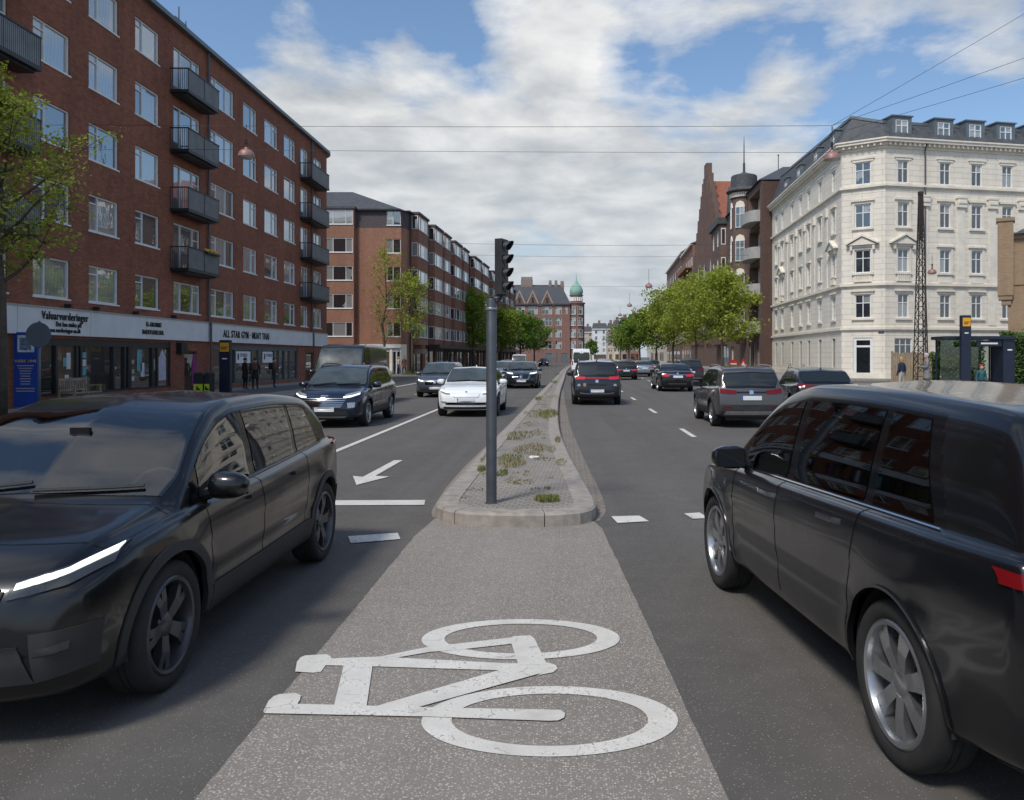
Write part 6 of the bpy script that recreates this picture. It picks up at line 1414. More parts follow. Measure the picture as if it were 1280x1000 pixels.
def r_bar(patch, plate, M, body):
    patch('tail_light',M['lamp_red_on'],[(.44,.95),(.64,.95),(.80,.96)],[(.44,1.05),(.64,1.055),(.80,1.06)],.014,-1,(14,6)); patch('light_bar',M['lamp_red_on'],[(-.44,.985),(.44,.985)],[(-.44,1.015),(.44,1.015)],.010,-1,(18,3),False)
    patch('emblem',M['chrome'],[(-.05,.84),(.05,.84)],[(-.05,.94),(.05,.94)],.012,-1,(7,6),False)
    patch('badge_panel',M['gloss_black'],[(-.34,.72),(.34,.72)],[(-.36,.79),(.36,.79)],.008,-1,(14,4),False)
    patch('bumper_trim',M['plastic'],[(-.76,.29),(.76,.29)],[(-.80,.42),(.80,.42)],.009,-1,(20,6),False); patch('bumper_chrome',M['chrome'],[(-.60,.445),(-.40,.425),(.40,.425),(.60,.445)],[(-.64,.485),(-.42,.452),(.42,.452),(.64,.485)],.014,-1,(22,3),False)
    patch('sticker',M['wood_fence'],[(-.50,.70),(-.40,.70)],[(-.50,.82),(-.40,.82)],.010,-1,(4,4),False); patch('reflector',M['lamp_clear'],[(.60,.71),(.72,.71)],[(.62,.79),(.70,.79)],.013,-1,(6,4)); plate(-1,.54)
def r_suv(patch, plate, M, body):
    patch('tail_light',M['lamp_red'],[(.40,.90),(.60,.90),(.80,.93)],[(.38,1.0),(.60,1.02),(.80,1.06)],.014,-1,(14,6)); patch('light_bar',M['gloss_black'],[(-.40,.93),(.40,.93)],[(-.40,.97),(.40,.97)],.010,-1,(14,3),False)
    patch('emblem',M['chrome'],[(-.05,.90),(.05,.90)],[(-.05,1.0),(.05,1.0)],.016,-1,(7,6),False); patch('bumper_trim',M['plastic'],[(-.76,.29),(.76,.29)],[(-.80,.62),(.80,.62)],.010,-1,(20,6),False); patch('skid_plate',M['rim_silver'],[(-.70,.36),(.70,.36)],[(-.66,.45),(.66,.45)],.016,-1,(18,3),False)
    patch('reflector',M['lamp_red'],[(.52,.53),(.74,.54)],[(.52,.565),(.74,.575)],.017,-1,(8,3)); plate(-1,.80)
def r_sedan(patch, plate, M, body):
    patch('tail_light',M['lamp_red_on'],[(.42,.78),(.62,.775),(.82,.79)],[(.42,.88),(.62,.905),(.82,.92)],.014,-1,(14,6)); patch('boot_trim',M['chrome'],[(-.42,.855),(.42,.855)],[(-.42,.875),(.42,.875)],.012,-1,(14,3),False)
    patch('emblem',M['chrome'],[(-.04,.89),(.04,.89)],[(-.04,.96),(.04,.96)],.014,-1,(6,5),False); patch('bumper_trim',M['plastic'],[(-.70,.25),(.70,.25)],[(-.72,.36),(.72,.36)],.010,-1,(18,5),False); patch('bumper_chrome',M['chrome'],[(-.45,.40),(.45,.40)],[(-.45,.42),(.45,.42)],.014,-1,(14,3),False); plate(-1,.77)
def r_van(patch, plate, M, body):
    patch('tail_light',M['lamp_red'],[(.82,.95),(.92,.95)],[(.82,1.35),(.92,1.35)],.014,-1,(5,6)); patch('door_seam',M['gloss_black'],[(-.008,.55),(.008,.55)],[(-.008,2.25),(.008,2.25)],.008,-1,(3,16),False)
    patch('bumper_trim',M['plastic'],[(-.9,.42),(.9,.42)],[(-.92,.56),(.92,.56)],.012,-1,(14,4),False); plate(-1,.75)
    for s in (-1,1): patch('door_window',M['car_glass'],[(s*.18,1.5),(s*.75,1.5)],[(s*.18,2.1),(s*.72,2.1)],.010,-1,(8,5),False)
# ------------------------------------------------------------------ trees
def tree(name, label, x, y, h, r, th, seed, leaf, n, ls, group, z0=.12, tr=.13, lean=0., sparse=1.0, limbs=13, spread=1.0, upright=.55):
    rnd = random.Random(seed); T = thing(name, label, 'tree', (x,y,z0), group); B = MB(); tips = []
    top = Vector((lean+rnd.uniform(-.2,.2), rnd.uniform(-.2,.2), h*.95))
    path = [Vector((0,0,-.05)), Vector((rnd.uniform(-.04,.04),rnd.uniform(-.04,.04),th*.5)), Vector((lean*.3+rnd.uniform(-.06,.06),rnd.uniform(-.06,.06),th))]
    for k in range(1,6): f = k/5; path.append(path[2].lerp(top,f)+Vector((rnd.uniform(-.12,.12),rnd.uniform(-.12,.12),0))*(h/8))
    rad = [tr*1.25,tr,tr*.9]+[tr*.85*(1-k/5.6) for k in range(1,6)]
    B.tube(path,rad,9)
    def pt(f):
        i = min(int(f*5),4); return path[2+i].lerp(path[3+i],f*5-i)
    for k in range(limbs):
        f = (k+rnd.random()*.8)/limbs; p = pt(f*.92); az = k*2.4+rnd.uniform(-.5,.5)
        prof = math.sin(PI*min(1,(f*.78+.22)))**.75; ln = r*prof*rnd.uniform(.75,1.12)
        d = Vector((math.cos(az),math.sin(az),upright*rnd.uniform(.6,1.4))); bp = [p]; q = p.copy()
        for s in range(4): q = q+d.normalized()*ln/4; d = d+Vector((rnd.uniform(-.2,.2),rnd.uniform(-.2,.2),rnd.uniform(-.02,.22))); bp.append(q.copy())
        r0 = tr*.42*(1-f*.6); B.tube(bp,[r0,r0*.75,r0*.55,r0*.36,r0*.16],6,cap=False)
        for s in range(1,5):
            for _ in range(4 if s>1 else 2):
                a = rnd.uniform(0,2*PI); e = Vector((math.cos(a),math.sin(a),rnd.uniform(-.2,.9))).normalized()*ln*rnd.uniform(.16,.38); q2 = bp[s]+e; B.tube([bp[s],bp[s]+e*.5+Vector((0,0,.03)),q2],[r0*.28,r0*.2,r0*.08],4,cap=False); tips.append((bp[s],q2))
    for k in range(8): tips.append((pt(.8),pt(1)+Vector((rnd.uniform(-.3,.3),rnd.uniform(-.3,.3),rnd.uniform(0,.6)))*r*.3))
    B.build('trunk', M['bark'], T, smooth=True, local=True)
    Lf = MB(); w8 = [rnd.uniform(.2,1.0)**1.5 for _ in tips]; sw = sum(w8)
    for (a,b),wt in zip(tips,w8):
        for _ in range(int(n*wt/sw)+1):
            f = rnd.random()**.6; c = a.lerp(b,f*1.08); sg = (.10+.10*rnd.random())*r*.55*spread; c = c+Vector((rnd.gauss(0,sg),rnd.gauss(0,sg),rnd.gauss(0,sg*.75)))
            u = Vector((rnd.gauss(0,1),rnd.gauss(0,1),rnd.gauss(0,.7))).normalized(); v = u.orthogonal().normalized(); v.rotate(Matrix.Rotation(rnd.uniform(0,6.28),3,u)); s = ls*rnd.uniform(.55,1.25)
            Lf.face([c-u*s*.6, c+v*s*.34, c+u*s*.6, c-v*s*.34])
    Lf.build('crown', M[leaf], T, uv=False, local=True)
    return T
GL = 'street trees along the left side'; GR = 'street trees along the right side'
tree('street_tree','young tree with sparse yellow green leaves beside the round grey sign',-14.85,21.0,9.4,2.55,3.4,11,'leaf_spring',8000,.11,GL,tr=.13,limbs=19,spread=.8,upright=.75)
tree('street_tree','tall thin nearly bare tree before the bay window block',-17.1,75,13.0,3.0,2.8,5,'leaf_spring',1500,.16,GL,tr=.13,sparse=.3,limbs=16,spread=.9,upright=1.5)
tree('street_tree','slim light green tree in front of the bay window shop corner',-14.4,75,10.0,2.6,3.0,8,'leaf_spring',2600,.18,GL,tr=.12,limbs=15,upright=1.0)
for (lab,x,y,h,r,seed,n,lf) in (('bushy fresh green tree just left of the traffic signal pole',-12.6,108,11.0,3.4,21,5200,'leaf_fresh'),('dense green tree right behind the traffic signal pole',-10.4,128,9.5,4.0,22,5500,'leaf_fresh'),
        ('darker dense green tree between the signal pole and the domed house',-8.4,146,9.6,4.2,23,6000,'leaf_dense'),('dark round tree in front of the domed house facade',-6.4,160,9.2,4.0,24,6000,'leaf_dense')):
    tree('street_tree',lab,x,y,h,r,2.7,seed,lf,n,.34,GL,tr=.16,limbs=16,spread=1.35)
for (lab,x,y,h,r,seed,n,lf) in (('nearest light green tree in front of the turret house',15.6,80,10.6,4.0,31,7200,'leaf_spring'),('tall light green tree left of the nearest one on the right pavement',14.6,90,10.9,4.0,32,6800,'leaf_spring'),
        ('spreading spring green tree before the gabled hall',13.7,103,10.8,4.6,33,6300,'leaf_spring'),('lower fresh green tree before the brick row house',13.9,124,9.3,4.4,34,6000,'leaf_fresh'),
        ('dense dark green tree beyond the spring green ones on the right',13.6,148,9.2,4.6,35,6500,'leaf_dense'),('fresh green tree seen small at the far right kerb',14.2,182,9.0,4.6,36,5000,'leaf_fresh'),('farthest green tree of the right hand row',15.2,225,9.5,5.0,37,4500,'leaf_dense')):
    tree('street_tree',lab,x,y,h,r,2.9,seed,lf,n,.30 if y<110 else .38,GR,tr=.15,limbs=17,spread=1.3)
tree('street_tree','small lone round tree below the white town house',10.5,300,8.0,3.2,41,2.2,'leaf_dense',2500,.5,None,limbs=10,spread=1.5) if False else tree('street_tree','small lone round tree below the bright white town house',9.5,300,8.0,3.2,2.2,41,'leaf_dense',2500,.5,None,limbs=10,spread=1.5)
def hedge(name, label, x0,x1,y0,y1,z0,z1,n,ls,seed,leaf='leaf_hedge'):
    rnd = random.Random(seed); T = thing(name,label,'hedge',((x0+x1)/2,(y0+y1)/2,z0)); Lf = MB()
    for _ in range(n):
        x = rnd.uniform(x0,x1); z = z0+(z1-z0)*rnd.random()**.85; y = rnd.choice((y0,y0,y0,y1))+rnd.gauss(0,.09); 
        if rnd.random()<.25: z = z1+rnd.gauss(0,.09); y = rnd.uniform(y0,y1)
        if rnd.random()<.12: x = x0+rnd.gauss(.02,.08); y = rnd.uniform(y0,y1)
        u = Vector((rnd.gauss(0,1),rnd.gauss(0,1),rnd.gauss(0,1))).normalized(); v = u.orthogonal().normalized(); s = ls*rnd.uniform(.6,1.3); c = Vector((x,y,z)); Lf.face([c-u*s*.6,c+v*s*.4,c+u*s*.6,c-v*s*.4])
    Lf.build('foliage',M[leaf],T,uv=False); S = MB()
    for i in range(int((x1-x0)/.5)+1): xx = x0+.25+i*.5; S.tube([(xx,(y0+y1)/2,z0),(xx+.1,(y0+y1)/2,z1*.8)],[.04,.02],5)
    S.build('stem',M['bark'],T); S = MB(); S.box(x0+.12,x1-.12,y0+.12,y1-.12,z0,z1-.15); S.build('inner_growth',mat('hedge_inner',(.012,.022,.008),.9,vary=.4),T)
hedge('hedge','tall clipped green hedge at the right edge beside the bus shelter',24.2,33,43.4,44.6,SW,3.0,9000,.13,3)
hedge('climbing_plant','leafy climbing plants on a frame behind the bus shelter glass',20.3,22.6,43.2,43.7,SW,2.6,3200,.13,5)
hedge('shrub','small dark shrub behind the navy bus stop pylon',19.7,20.25,43.0,43.5,SW,1.9,700,.10,6)

# ------------------------------------------------------------------ people
def person(label, x, y, face, h, top, legs, hair, z0=.12, pose='stand', bag=None, coat=False, arms='down', longhair=False, hat=None):
    T = thing('person', label, 'person', (x,y,z0), None, None, face); k = h/1.75; V=[]; E=[]; RD=[]; TG=[]
    def v(p, r, tg, par=None):
        V.append(Vector(p)*k); RD.append(r*k); TG.append(tg); i = len(V)-1
        if par is not None: E.append((par,i))
        return i
    sit = pose=='sit'; dz = -.42 if sit else 0
    pel = v((0,0,.95+dz),.125,'L'); w_ = v((0,0,1.10+dz),.125,'T',pel); ch = v((0,.015,1.30+dz),.145,'T',w_); up = v((0,.0,1.43+dz),.10,'T',ch); nk = v((0,.01,1.50+dz),.055,'S',up)
    h1 = v((0,.03,1.585+dz),.078,'S',nk); h2 = v((0,.025,1.66+dz),.088,'S',h1); h3 = v((0,.01,1.715+dz),.060,'S',h2); v((0,.115,1.60+dz),.016,'S',h1)
    for s in (-1,1): v((s*.088,.01,1.61+dz),.018,'S',h1)
    for s in (-1,1):
        hip = v((s*.10,0,.90+dz),.092,'L',pel)
        if sit: kn = v((s*.13,.44,.52),.065,'L',hip); an = v((s*.13,.42,.09),.045,'L',kn); ft = v((s*.14,.56,.04),.04,'F',an)
        else:
            st = .14*s if pose=='walk' else .02*s
            kn = v((s*.105,.03+st*.6,.50),.066,'L',hip); an = v((s*.11,-.02+st,.09),.046,'L',kn); ft = v((s*.13,.12+st,.035),.038,'F',an)
        sh_ = v((s*.17,-.005,1.41+dz),.068,'T',up)
        if arms=='down' or (arms=='phone' and s<0): el = v((s*.235,-.03,1.13+dz),.050,'T',sh_); wr = v((s*.25,.05,.90+dz),.033,'T',el); hv = Vector((s*.01,.03,-.09))
        else: el = v((s*.23,.02,1.14+dz),.050,'T',sh_); wr = v((s*.10,.25,1.16+dz),.033,'T',el); hv = Vector((-s*.03,.07,.04))
        pw = V[wr]/k; pm_ = v(pw+hv*.9,.030,'S',wr); ax = Vector((0,1,0)) if arms=='down' or (arms=='phone' and s<0) else Vector((1,0,0))
        for q in range(4):
            o = ax*(q-1.5)*.019; f1 = v(pw+hv*1.25+o,.0095,'S',pm_); f2 = v(pw+hv*(1.75-.08*abs(q-1.3))+o+Vector((-s*.012,.01,0)),.0085,'S',f1); v(pw+hv*(2.1-.12*abs(q-1.3))+o+Vector((-s*.03,.015,0)),.0075,'S',f2)
        t1 = v(pw+hv*.8+ax*.042,.010,'S',pm_); v(pw+hv*1.25+ax*.058,.0085,'S',t1)
    me = bpy.data.meshes.new('body'); me.from_pydata(V,E,[]); o = bpy.data.objects.new('body',me); COL.objects.link(o)
    o.modifiers.new('skin','SKIN'); ss = o.modifiers.new('sub','SUBSURF'); ss.levels = 1
    sk = me.skin_vertices[0].data
    for i,r_ in enumerate(RD): sk[i].radius = (r_,r_)
    sk[0].use_root = True
    dg = bpy.context.evaluated_depsgraph_get(); m2 = bpy.data.meshes.new_from_object(o.evaluated_get(dg)); bpy.data.objects.remove(o)
    m2.materials.clear(); tgs = ['T','L','S','F']
    for m_ in (top, legs, 'skin', 'cloth_black'): m2.materials.append(M[m_])
    E2 = [(a,b) for a,b in E]
    for pl in m2.polygons:
        c = pl.center; best = (9,0)
        for a,b in E2:
            ab = V[b]-V[a]; f = max(0,min(1,(c-V[a]).dot(ab)/max(ab.length_squared,1e-9))); d = (c-V[a]-ab*f).length-(RD[a]*(1-f)+RD[b]*f)
            if d < best[0]: best = (d,a if f<.5 else b)
        pl.material_index = tgs.index(TG[best[1]]); pl.use_smooth = True
    bo = bpy.data.objects.new('body',m2); COL.objects.link(bo); bo.parent = T
    def ch_(mb,nm,m_): return mb.build(nm,M[m_],T,True,local=True,uv=False)
    S = MB(); bx = bmesh.new(); bmesh.ops.create_icosphere(bx,subdivisions=3,radius=1); c = V[h2]
    for q in bx.verts:
        n = q.co.copy(); q.co = c+Vector((n.x*.104,n.y*.112-.012,n.z*.108+.012))*k
        if longhair and n.z < 0 and n.y < .25: q.co.z -= .16*k*(-n.z); q.co.x *= 1.05
    kill = [f for f in bx.faces if (f.calc_center_median()-c).y > .035*k and (f.calc_center_median()-c).z < .055*k or ((f.calc_center_median()-c).z < -.03*k and not longhair)]
    bmesh.ops.delete(bx,geom=kill,context='FACES'); bx.verts.index_update(); bx.verts.ensure_lookup_table(); S.add([q.co for q in bx.verts],[[q.index for q in f.verts] for f in bx.faces]); bx.free(); ch_(S,'hat' if hat else 'hair',hat or hair)
    S = MB()
    for s in (-1,1): S.lathe([(0,-.011*k),(.010*k,0),(0,.011*k)],8,c=tuple(V[h1]+Vector((s*.032,.082,.028))*k))
    S.tube([V[h1]+Vector((-.025,.084,-.035))*k,V[h1]+Vector((0,.09,-.037))*k,V[h1]+Vector((.025,.084,-.035))*k],.005*k,5); ch_(S,'face','hair_dark')
    if coat:
        S = MB(); S.lathe([(.155,1.12),(.17,.95),(.20,.72),(.21,.60),(.195,.60),(.15,.95)],20); S.v = [(a*k,b*.75*k,(c_+dz)*k) for a,b,c_ in S.v]; ch_(S,'coat',top)
    if bag:
        S = MB(); bx = bmesh.new(); bmesh.ops.create_icosphere(bx,subdivisions=3,radius=1); c = Vector((0,-.22,1.27+dz))
        for q in bx.verts: f = lambda a: math.copysign(abs(a)**.6,a); q.co = (c+Vector((f(q.co.x)*.15,f(q.co.y)*.10,f(q.co.z)*.22)))*k
        S.add([q.co for q in bx.verts],[[q.index for q in f.verts] for f in bx.faces]); bx.free(); ch_(S,'backpack',bag)
    return T
person('person in black clothes with a white bag waiting outside the gym window',-16.55,41.2,R(-40),1.62,'cloth_black','cloth_black','hair_dark',coat=True)
person('person seen from behind in black wearing a brown backpack',-15.95,41.0,R(10),1.62,'cloth_black','cloth_black','hair_dark',bag='cloth_brown',coat=True)
person('person in dark clothes with black backpack standing apart by the kerb side',-16.0,43.8,R(-80),1.62,'cloth_brown','cloth_black','hair_dark',bag='cloth_black',arms='phone')
person('person in blue jeans and light jacket by the white shop corner',-15.75,75.2,R(150),1.7,'cloth_beige','cloth_denim','hair_blonde',pose='walk')
person('person in dark brown coat walking beside the one in blue jeans',-15.2,75.0,R(160),1.74,'cloth_brown','cloth_black','hair_dark',pose='walk',coat=True)
person('blonde woman in navy jacket and white trousers near the lattice mast',15.5,37.0,R(25),1.66,'cloth_navy','cloth_beige','hair_blonde',longhair=True)
person('grey haired man in grey coat looking at his hands beside the mast',16.75,37.2,R(75),1.84,'cloth_grey','cloth_grey','hair_grey',coat=True,arms='front')
person('person in teal jacket and red cap sitting in the bus shelter',20.0,38.55,R(175),1.70,'cloth_teal','cloth_black','hair_dark',pose='sit',hat='red')

# ------------------------------------------------------------------ street furniture
def signal():
    x, y = -.85, 9.07; T = thing('signal_post','dark grey signal post with slim four lamp signal on the traffic island','traffic signal',(x,y,.142))
    S = MB(); S.lathe([(.075,.13),(.075,.15),(.060,.152),(.060,2.33),(.056,2.34),(.056,2.44),(.05,2.46),(0,2.46)],28,c=(x,y,0)); post = S.build('pole', M['steel_grey'], T, smooth=True, auto=40)
    S = MB(); S.lathe([(.064,2.325),(.068,2.33),(.068,2.352),(.064,2.357)],28,c=(x,y,0)); S.build('collar', mat('alu',(.30,.31,.32),.4,metal=.5,vary=.15), post, smooth=True, auto=40)
    S = MB(); S.tube([(x+.05,y,2.42),(x+.10,y,2.46),(x+.115,y,2.50)],.018,8); S.box(x+.03,x+.18,y-.03,y+.03,2.485,2.50); S.box(x-.02,x+.06,y-.02,y+.02,2.40,2.43); S.build('bracket', M['dark_metal'], T)
    H = thing('signal_head',None,None); H.parent = T; H.location = (.115,0,2.36); H.rotation_euler = (0,0,R(-22))
    S = MB(); S.box(-.045,.045,-.085,.085,.0,.63); S.box(-.052,-.045,-.07,.07,.03,.60); hd = S.build('housing', M['dark_frame'], H, local=True, bevel=.008)
    for k in range(4):
        z = .085+k*.152; S = MB(); n = 14; r = .066
        for i in range(n):
            a0, a1 = R(-25+230*i/n), R(-25+230*(i+1)/n); L0 = lambda a: .045+.015+.085*max(0,math.sin(a)*.6+.4)
            p = [(.045,r*math.cos(a0),z+r*math.sin(a0)),(.045,r*math.cos(a1),z+r*math.sin(a1)),(L0(a1),r*math.cos(a1),z+r*math.sin(a1)),(L0(a0),r*math.cos(a0),z+r*math.sin(a0))]; S.face(p)
        S.build('visor', M['dark_frame'], H, local=True)
        S = MB(); S.lathe([(0,.056),(.05,.052),(.062,.046)],18,axis='x',c=(0,0,z)); S.build('lens', mat('lens_red',(.12,.02,.03),.15) if k in (1,2) else mat('lens_dark',(.03,.035,.03),.15), H, local=True, smooth=True)
    return T
signal()
WIRE = M['dark_metal']
def wire(label, a, b, sag=.25, r=.008, group='span wires across the street'):
    a, b = Vector(a), Vector(b); S = MB(); S.tube([a.lerp(b,i/24)-Vector((0,0,sag*4*(i/24)*(1-i/24))) for i in range(25)],r,5); o = S.build('span_wire',WIRE,None,True,uv=False); tag(o,label,'wire',group); return o
wire('lowest near span wire carrying the two closest street lamps',(-18,30,10.5),(9.96,30,10.47),.06)
wire('span wire crossing the street just below the lamp wire in the sky',(-18,36,11.15),(12.5,36,11.0),.05)
wire('span wire fanning up to the right from the near lamp, steepest',(9.96,30,10.47),(21,26,16.6),.05); wire('span wire fanning up to the right, middle of the three',(9.96,30,10.47),(24,27,15.0),.05); wire('span wire fanning up to the right, flattest of the three',(10.9,31,10.6),(26,28,14.6),.05)
wire('feeder wire from the near right lamp node to the white corner house',(9.96,30,10.47),(21.9,63.6,17.9),.2)
for Y,z,lab in ((75,12.55,'far span wire just above the traffic signal'),(92,13.6,'farther thin span wire behind the traffic signal'),(115,12.2,'distant span wire over the far lamps')): wire(lab,(-14.6,Y,z),(21.6,Y,z-.1),.25,.013)
def hang_lamp(label, x, y, z, ztop, s=1.0):
    T = thing('hanging_lamp',label,'street lamp',(x,y,z),'bell shaped lamps hung over the street')
    S = MB(); S.tube([(x,y,ztop),(x,y,z+.30*s)],.014*s,6); S.lathe([(0,.62),(.05,.60),(.05,.45),(.03,.42),(.03,.36),(.06,.34),(.06,.29)],12,c=(x,y,z)) if s==1 else None; S.build('hanger',M['dark_metal'],T)
    S = MB(); S.lathe([(q*s,w_*s) for q,w_ in ((0,.31),(.07,.30),(.09,.23),(.18,.20),(.26,.12),(.295,.02),(.30,-.06),(.28,-.06),(.25,.10),(.1,.18))],28,c=(x,y,z)); S.build('shade',M['lamp_shade'],T,smooth=True,auto=40)
    S = MB(); S.lathe([(.275*s,-.05*s),(.22*s,-.11*s),(.1*s,-.14*s),(0,-.145*s)],20,c=(x,y,z)); S.build('globe',M['lamp_glass'],T,smooth=True)
hang_lamp('pinkish bell lamp hanging in front of the dark red brick block',-12.0,30,9.35,10.49); hang_lamp('large pinkish bell lamp hanging before the white corner house roof',9.96,30,9.25,10.47)
for px,py,Y,lab in ((811,358,75,'dark bell lamp above the light green right trees'),(787,382,105,'smaller distant bell lamp over the carriageway'),(775,394,135,'tiny distant bell lamp beyond the smaller one'),(768,402,165,'farthest tiny bell lamp over the street')):
    z = CAMZ+(446-py)*Y/1000; hang_lamp(lab,(px-708)*Y/1000,Y,z,z+1.6,1.15)
hang_lamp('reddish bell lamp hanging before the lower windows of the white house',25.6,56,7.7,8.9)

def mast():
    x,y = 18.6,42; T = thing('lattice_mast','tall tapering rusty black lattice mast in front of the white house','mast',(x,y,.12)); S = MB(); zt = 10.35
    wd = lambda z: .29-.215*z/zt
    for sx in (-1,1):
        for sy in (-1,1): S.tube([(x+sx*wd(0),y+sy*wd(0),.1),(x+sx*wd(zt),y+sy*wd(zt),zt)],.032,5)
    S.build('leg',M['rust_metal'],T) if False else None
    legs = S; Bc = MB(); z = .3; k = 0
    while z < zt-.2:
        z2 = min(z+.46,zt); a,b = wd(z),wd(z2)
        for (p,q) in (((-1,-1),(1,-1)),((1,-1),(1,1)),((1,1),(-1,1)),((-1,1),(-1,-1))):
            if k%2: p,q = q,p
            Bc.tube([(x+p[0]*a,y+p[1]*a,z),(x+q[0]*b,y+q[1]*b,z2)],.02,4); Bc.tube([(x+p[0]*a,y+p[1]*a,z),(x+q[0]*a,y+q[1]*a,z)],.016,4)
        z = z2; k += 1
    legs.build('corner_post',M['rust_metal'],T); Bc.build('bracing',M['rust_metal'],T)
    S = MB(); S.box(x-.11,x+.11,y-.11,y+.11,zt-.05,zt+.12); S.box(x-.085,x+.085,y-.085,y+.085,7.9,zt-.05); S.build('cap',M['rust_metal'],T)
mast()
def pylon(label, x, y, ztop, w_, dep, z0=.12, sx=1):
    T = thing('bus_stop_pylon',label,'bus stop sign',(x,y,z0)); S = MB(); S.box(x-w_/2,x+w_/2,y-dep/2,y+dep/2,z0,ztop); S.build('pillar',M['navy'],T,bevel=.02)
    F = Fac((x-w_/2,y-dep/2),(1,0)); S = MB(); S.fbox(F,.05,w_-.05,ztop-.52,ztop-.12,.004,.03); p = S.build('yellow_panel',M['yellow_sign'],T)
    S = MB(); S.fbox(F,.10,w_-.10,ztop-.34,ztop-.30,.031,.034); S.fbox(F,.10,w_-.16,ztop-.42,ztop-.38,.031,.034); S.build('lettering',M['black_letter'],p)
    S = MB(); S.fbox(F,.14,w_-.14,ztop-.86,ztop-.81,.004,.008); S.build('lettering',M['white'],T)
pylon('navy bus stop pylon with yellow panel standing beside the bin',-15.25,35.8,2.55,.50,.22); pylon('tall navy bus stop pylon with yellow panel at the right shelter',18.75,37.6,3.75,.46,.22)
def shelter():
    T = thing('bus_shelter','dark navy glass bus shelter with flat roof behind the traffic','bus shelter',(19.5,38.6,.12)); y0,y1 = 37.9,39.2
    S = MB(); S.box(17.85,21.3,y0,y1,2.62,2.78); S.build('roof',M['navy'],T,bevel=.02); S = MB(); S.box(20.75,21.3,y0+.1,y1-.05,.12,2.62); S.build('end_panel',M['navy'],T)
    S = MB(); F = Fac((20.75,y0+.1),(1,0)); S.fbox(F,.2,.42,2.1,2.16,.004,.008); S.build('lettering',M['white'],T)
    S = MB()
    for xx in (18.1,19.4,20.7): S.box(xx-.03,xx+.03,y1-.08,y1-.02,.12,2.62)
    S.box(18.1,20.7,y1-.07,y1-.03,.35,.40); S.build('frame',M['navy'],T)
    g = bpy.data.materials.new('shelter_glass'); g.use_nodes = True; t = NT(g); tr = t.new('BsdfTransparent'); tr.inputs[0].default_value=(.75,.82,.80,1); gl = t.new('BsdfGlossy',Roughness=.03); mx = t.new('MixShader',Fac=.1); t.link(tr.outputs[0],mx.inputs[1]); t.link(gl.outputs[0],mx.inputs[2]); t.link(mx.outputs[0],t.n['Material Output'].inputs[0])
    S = MB(); S.box(18.13,20.67,y1-.06,y1-.045,.42,2.6); S.build('glass_pane',g,T); S = MB(); S.box(19.5,20.7,y0+.12,y0+.16,2.30,2.58); bd = S.build('destination_board',M['navy'],T); S = MB(); S.box(19.7,20.5,y0+.112,y0+.119,2.40,2.48); S.build('lettering',M['white'],bd)
    S = MB(); S.box(18.4,20.6,38.55,38.95,.52,.58); 
    for xx in (18.6,20.4): S.box(xx-.03,xx+.03,38.7,38.8,.12,.52)
    S.build('bench',mat('pale_bench',(.5,.5,.48),.5,vary=.1),T)
shelter()
def fence_panel():
    T = thing('wooden_fence','weathered beige board fence beside the lattice mast','fence',(22,50,.12)); S = MB()
    for i in range(16): S.box(20.4+i*.16,20.4+i*.16+.145,50,50.04,.12,2.05+random.uniform(-.03,.03))
    S.build('boards',M['wood_fence'],T); S = MB()
    for xx in (20.4,21.7,22.9): S.box(xx-.05,xx+.05,50.041,50.14,.12,2.15)
    S.build('post',M['wood_old'],T)
fence_panel()
def blue_sign():
    x0,x1,y = -17.93,-17.16,25.95; T = thing('blue_banner_sign','tall blue sign panel with small picture and pale lines, behind the tree','sign',((x0+x1)/2,y,.12)); F = Fac((x0,y),(1,0)); w_ = x1-x0
    S = MB(); S.fbox(F,0,w_,.17,2.60,-.08,0); S.build('panel',M['sign_blue'],T); S = MB(); S.fbox(F,.13,w_-.10,1.95,2.5,.003,.012); pic = S.build('picture',mat('print_pale',(.55,.62,.70),.5,vary=.5,vscale=6),T)
    S = MB(); S.fbox(F,.2,w_-.2,2.02,2.42,.013,.016); S.build('motif',mat('print_dark',(.14,.18,.26),.6,vary=.9,vscale=9),pic)
    lettering(T,'VÆRK 1948',F,w_/2,1.62,.125,.004,mat('gold_txt',(.62,.42,.16),.5),.02,1.0,align='CENTER',depth=.004)
    S = MB()
    for i,wl in enumerate((.55,.45,.38,.36,.30,.36,.32,.3,.62,.6)): S.fbox(F,w_/2-wl/2,w_/2+wl/2,1.50-i*.085-(.06 if i>7 else 0),1.525-i*.085-(.06 if i>7 else 0),.003,.006)
    S.build('text_line',mat('pale_txt',(.5,.47,.42),.5),T)
blue_sign()
def round_sign():
    x,y = -13.5,20.5; T = thing('round_sign','plain grey back of a round traffic sign on a thin pole','traffic sign',(x,y,.12)); S = MB(); S.tube([(x,y,.1),(x,y,2.72)],.030,10); S.build('pole',M['sign_grey'],T,smooth=True)
    S = MB(); S.lathe([(0,-.01),(.32,-.01),(.325,0),(.32,.012),(0,.012)],40,axis='x',c=(0,0,0)); S.v = [(y_+x,x_+y-.045,z_+2.36) for x_,y_,z_ in S.v]; pl = S.build('disc',M['sign_grey'],T)
    S = MB(); S.box(x-.20,x+.20,y-.075,y-.058,2.48,2.52); S.box(x-.20,x+.20,y-.075,y-.058,2.20,2.24); S.build('clamp',M['sign_grey'],pl) if False else None
round_sign()
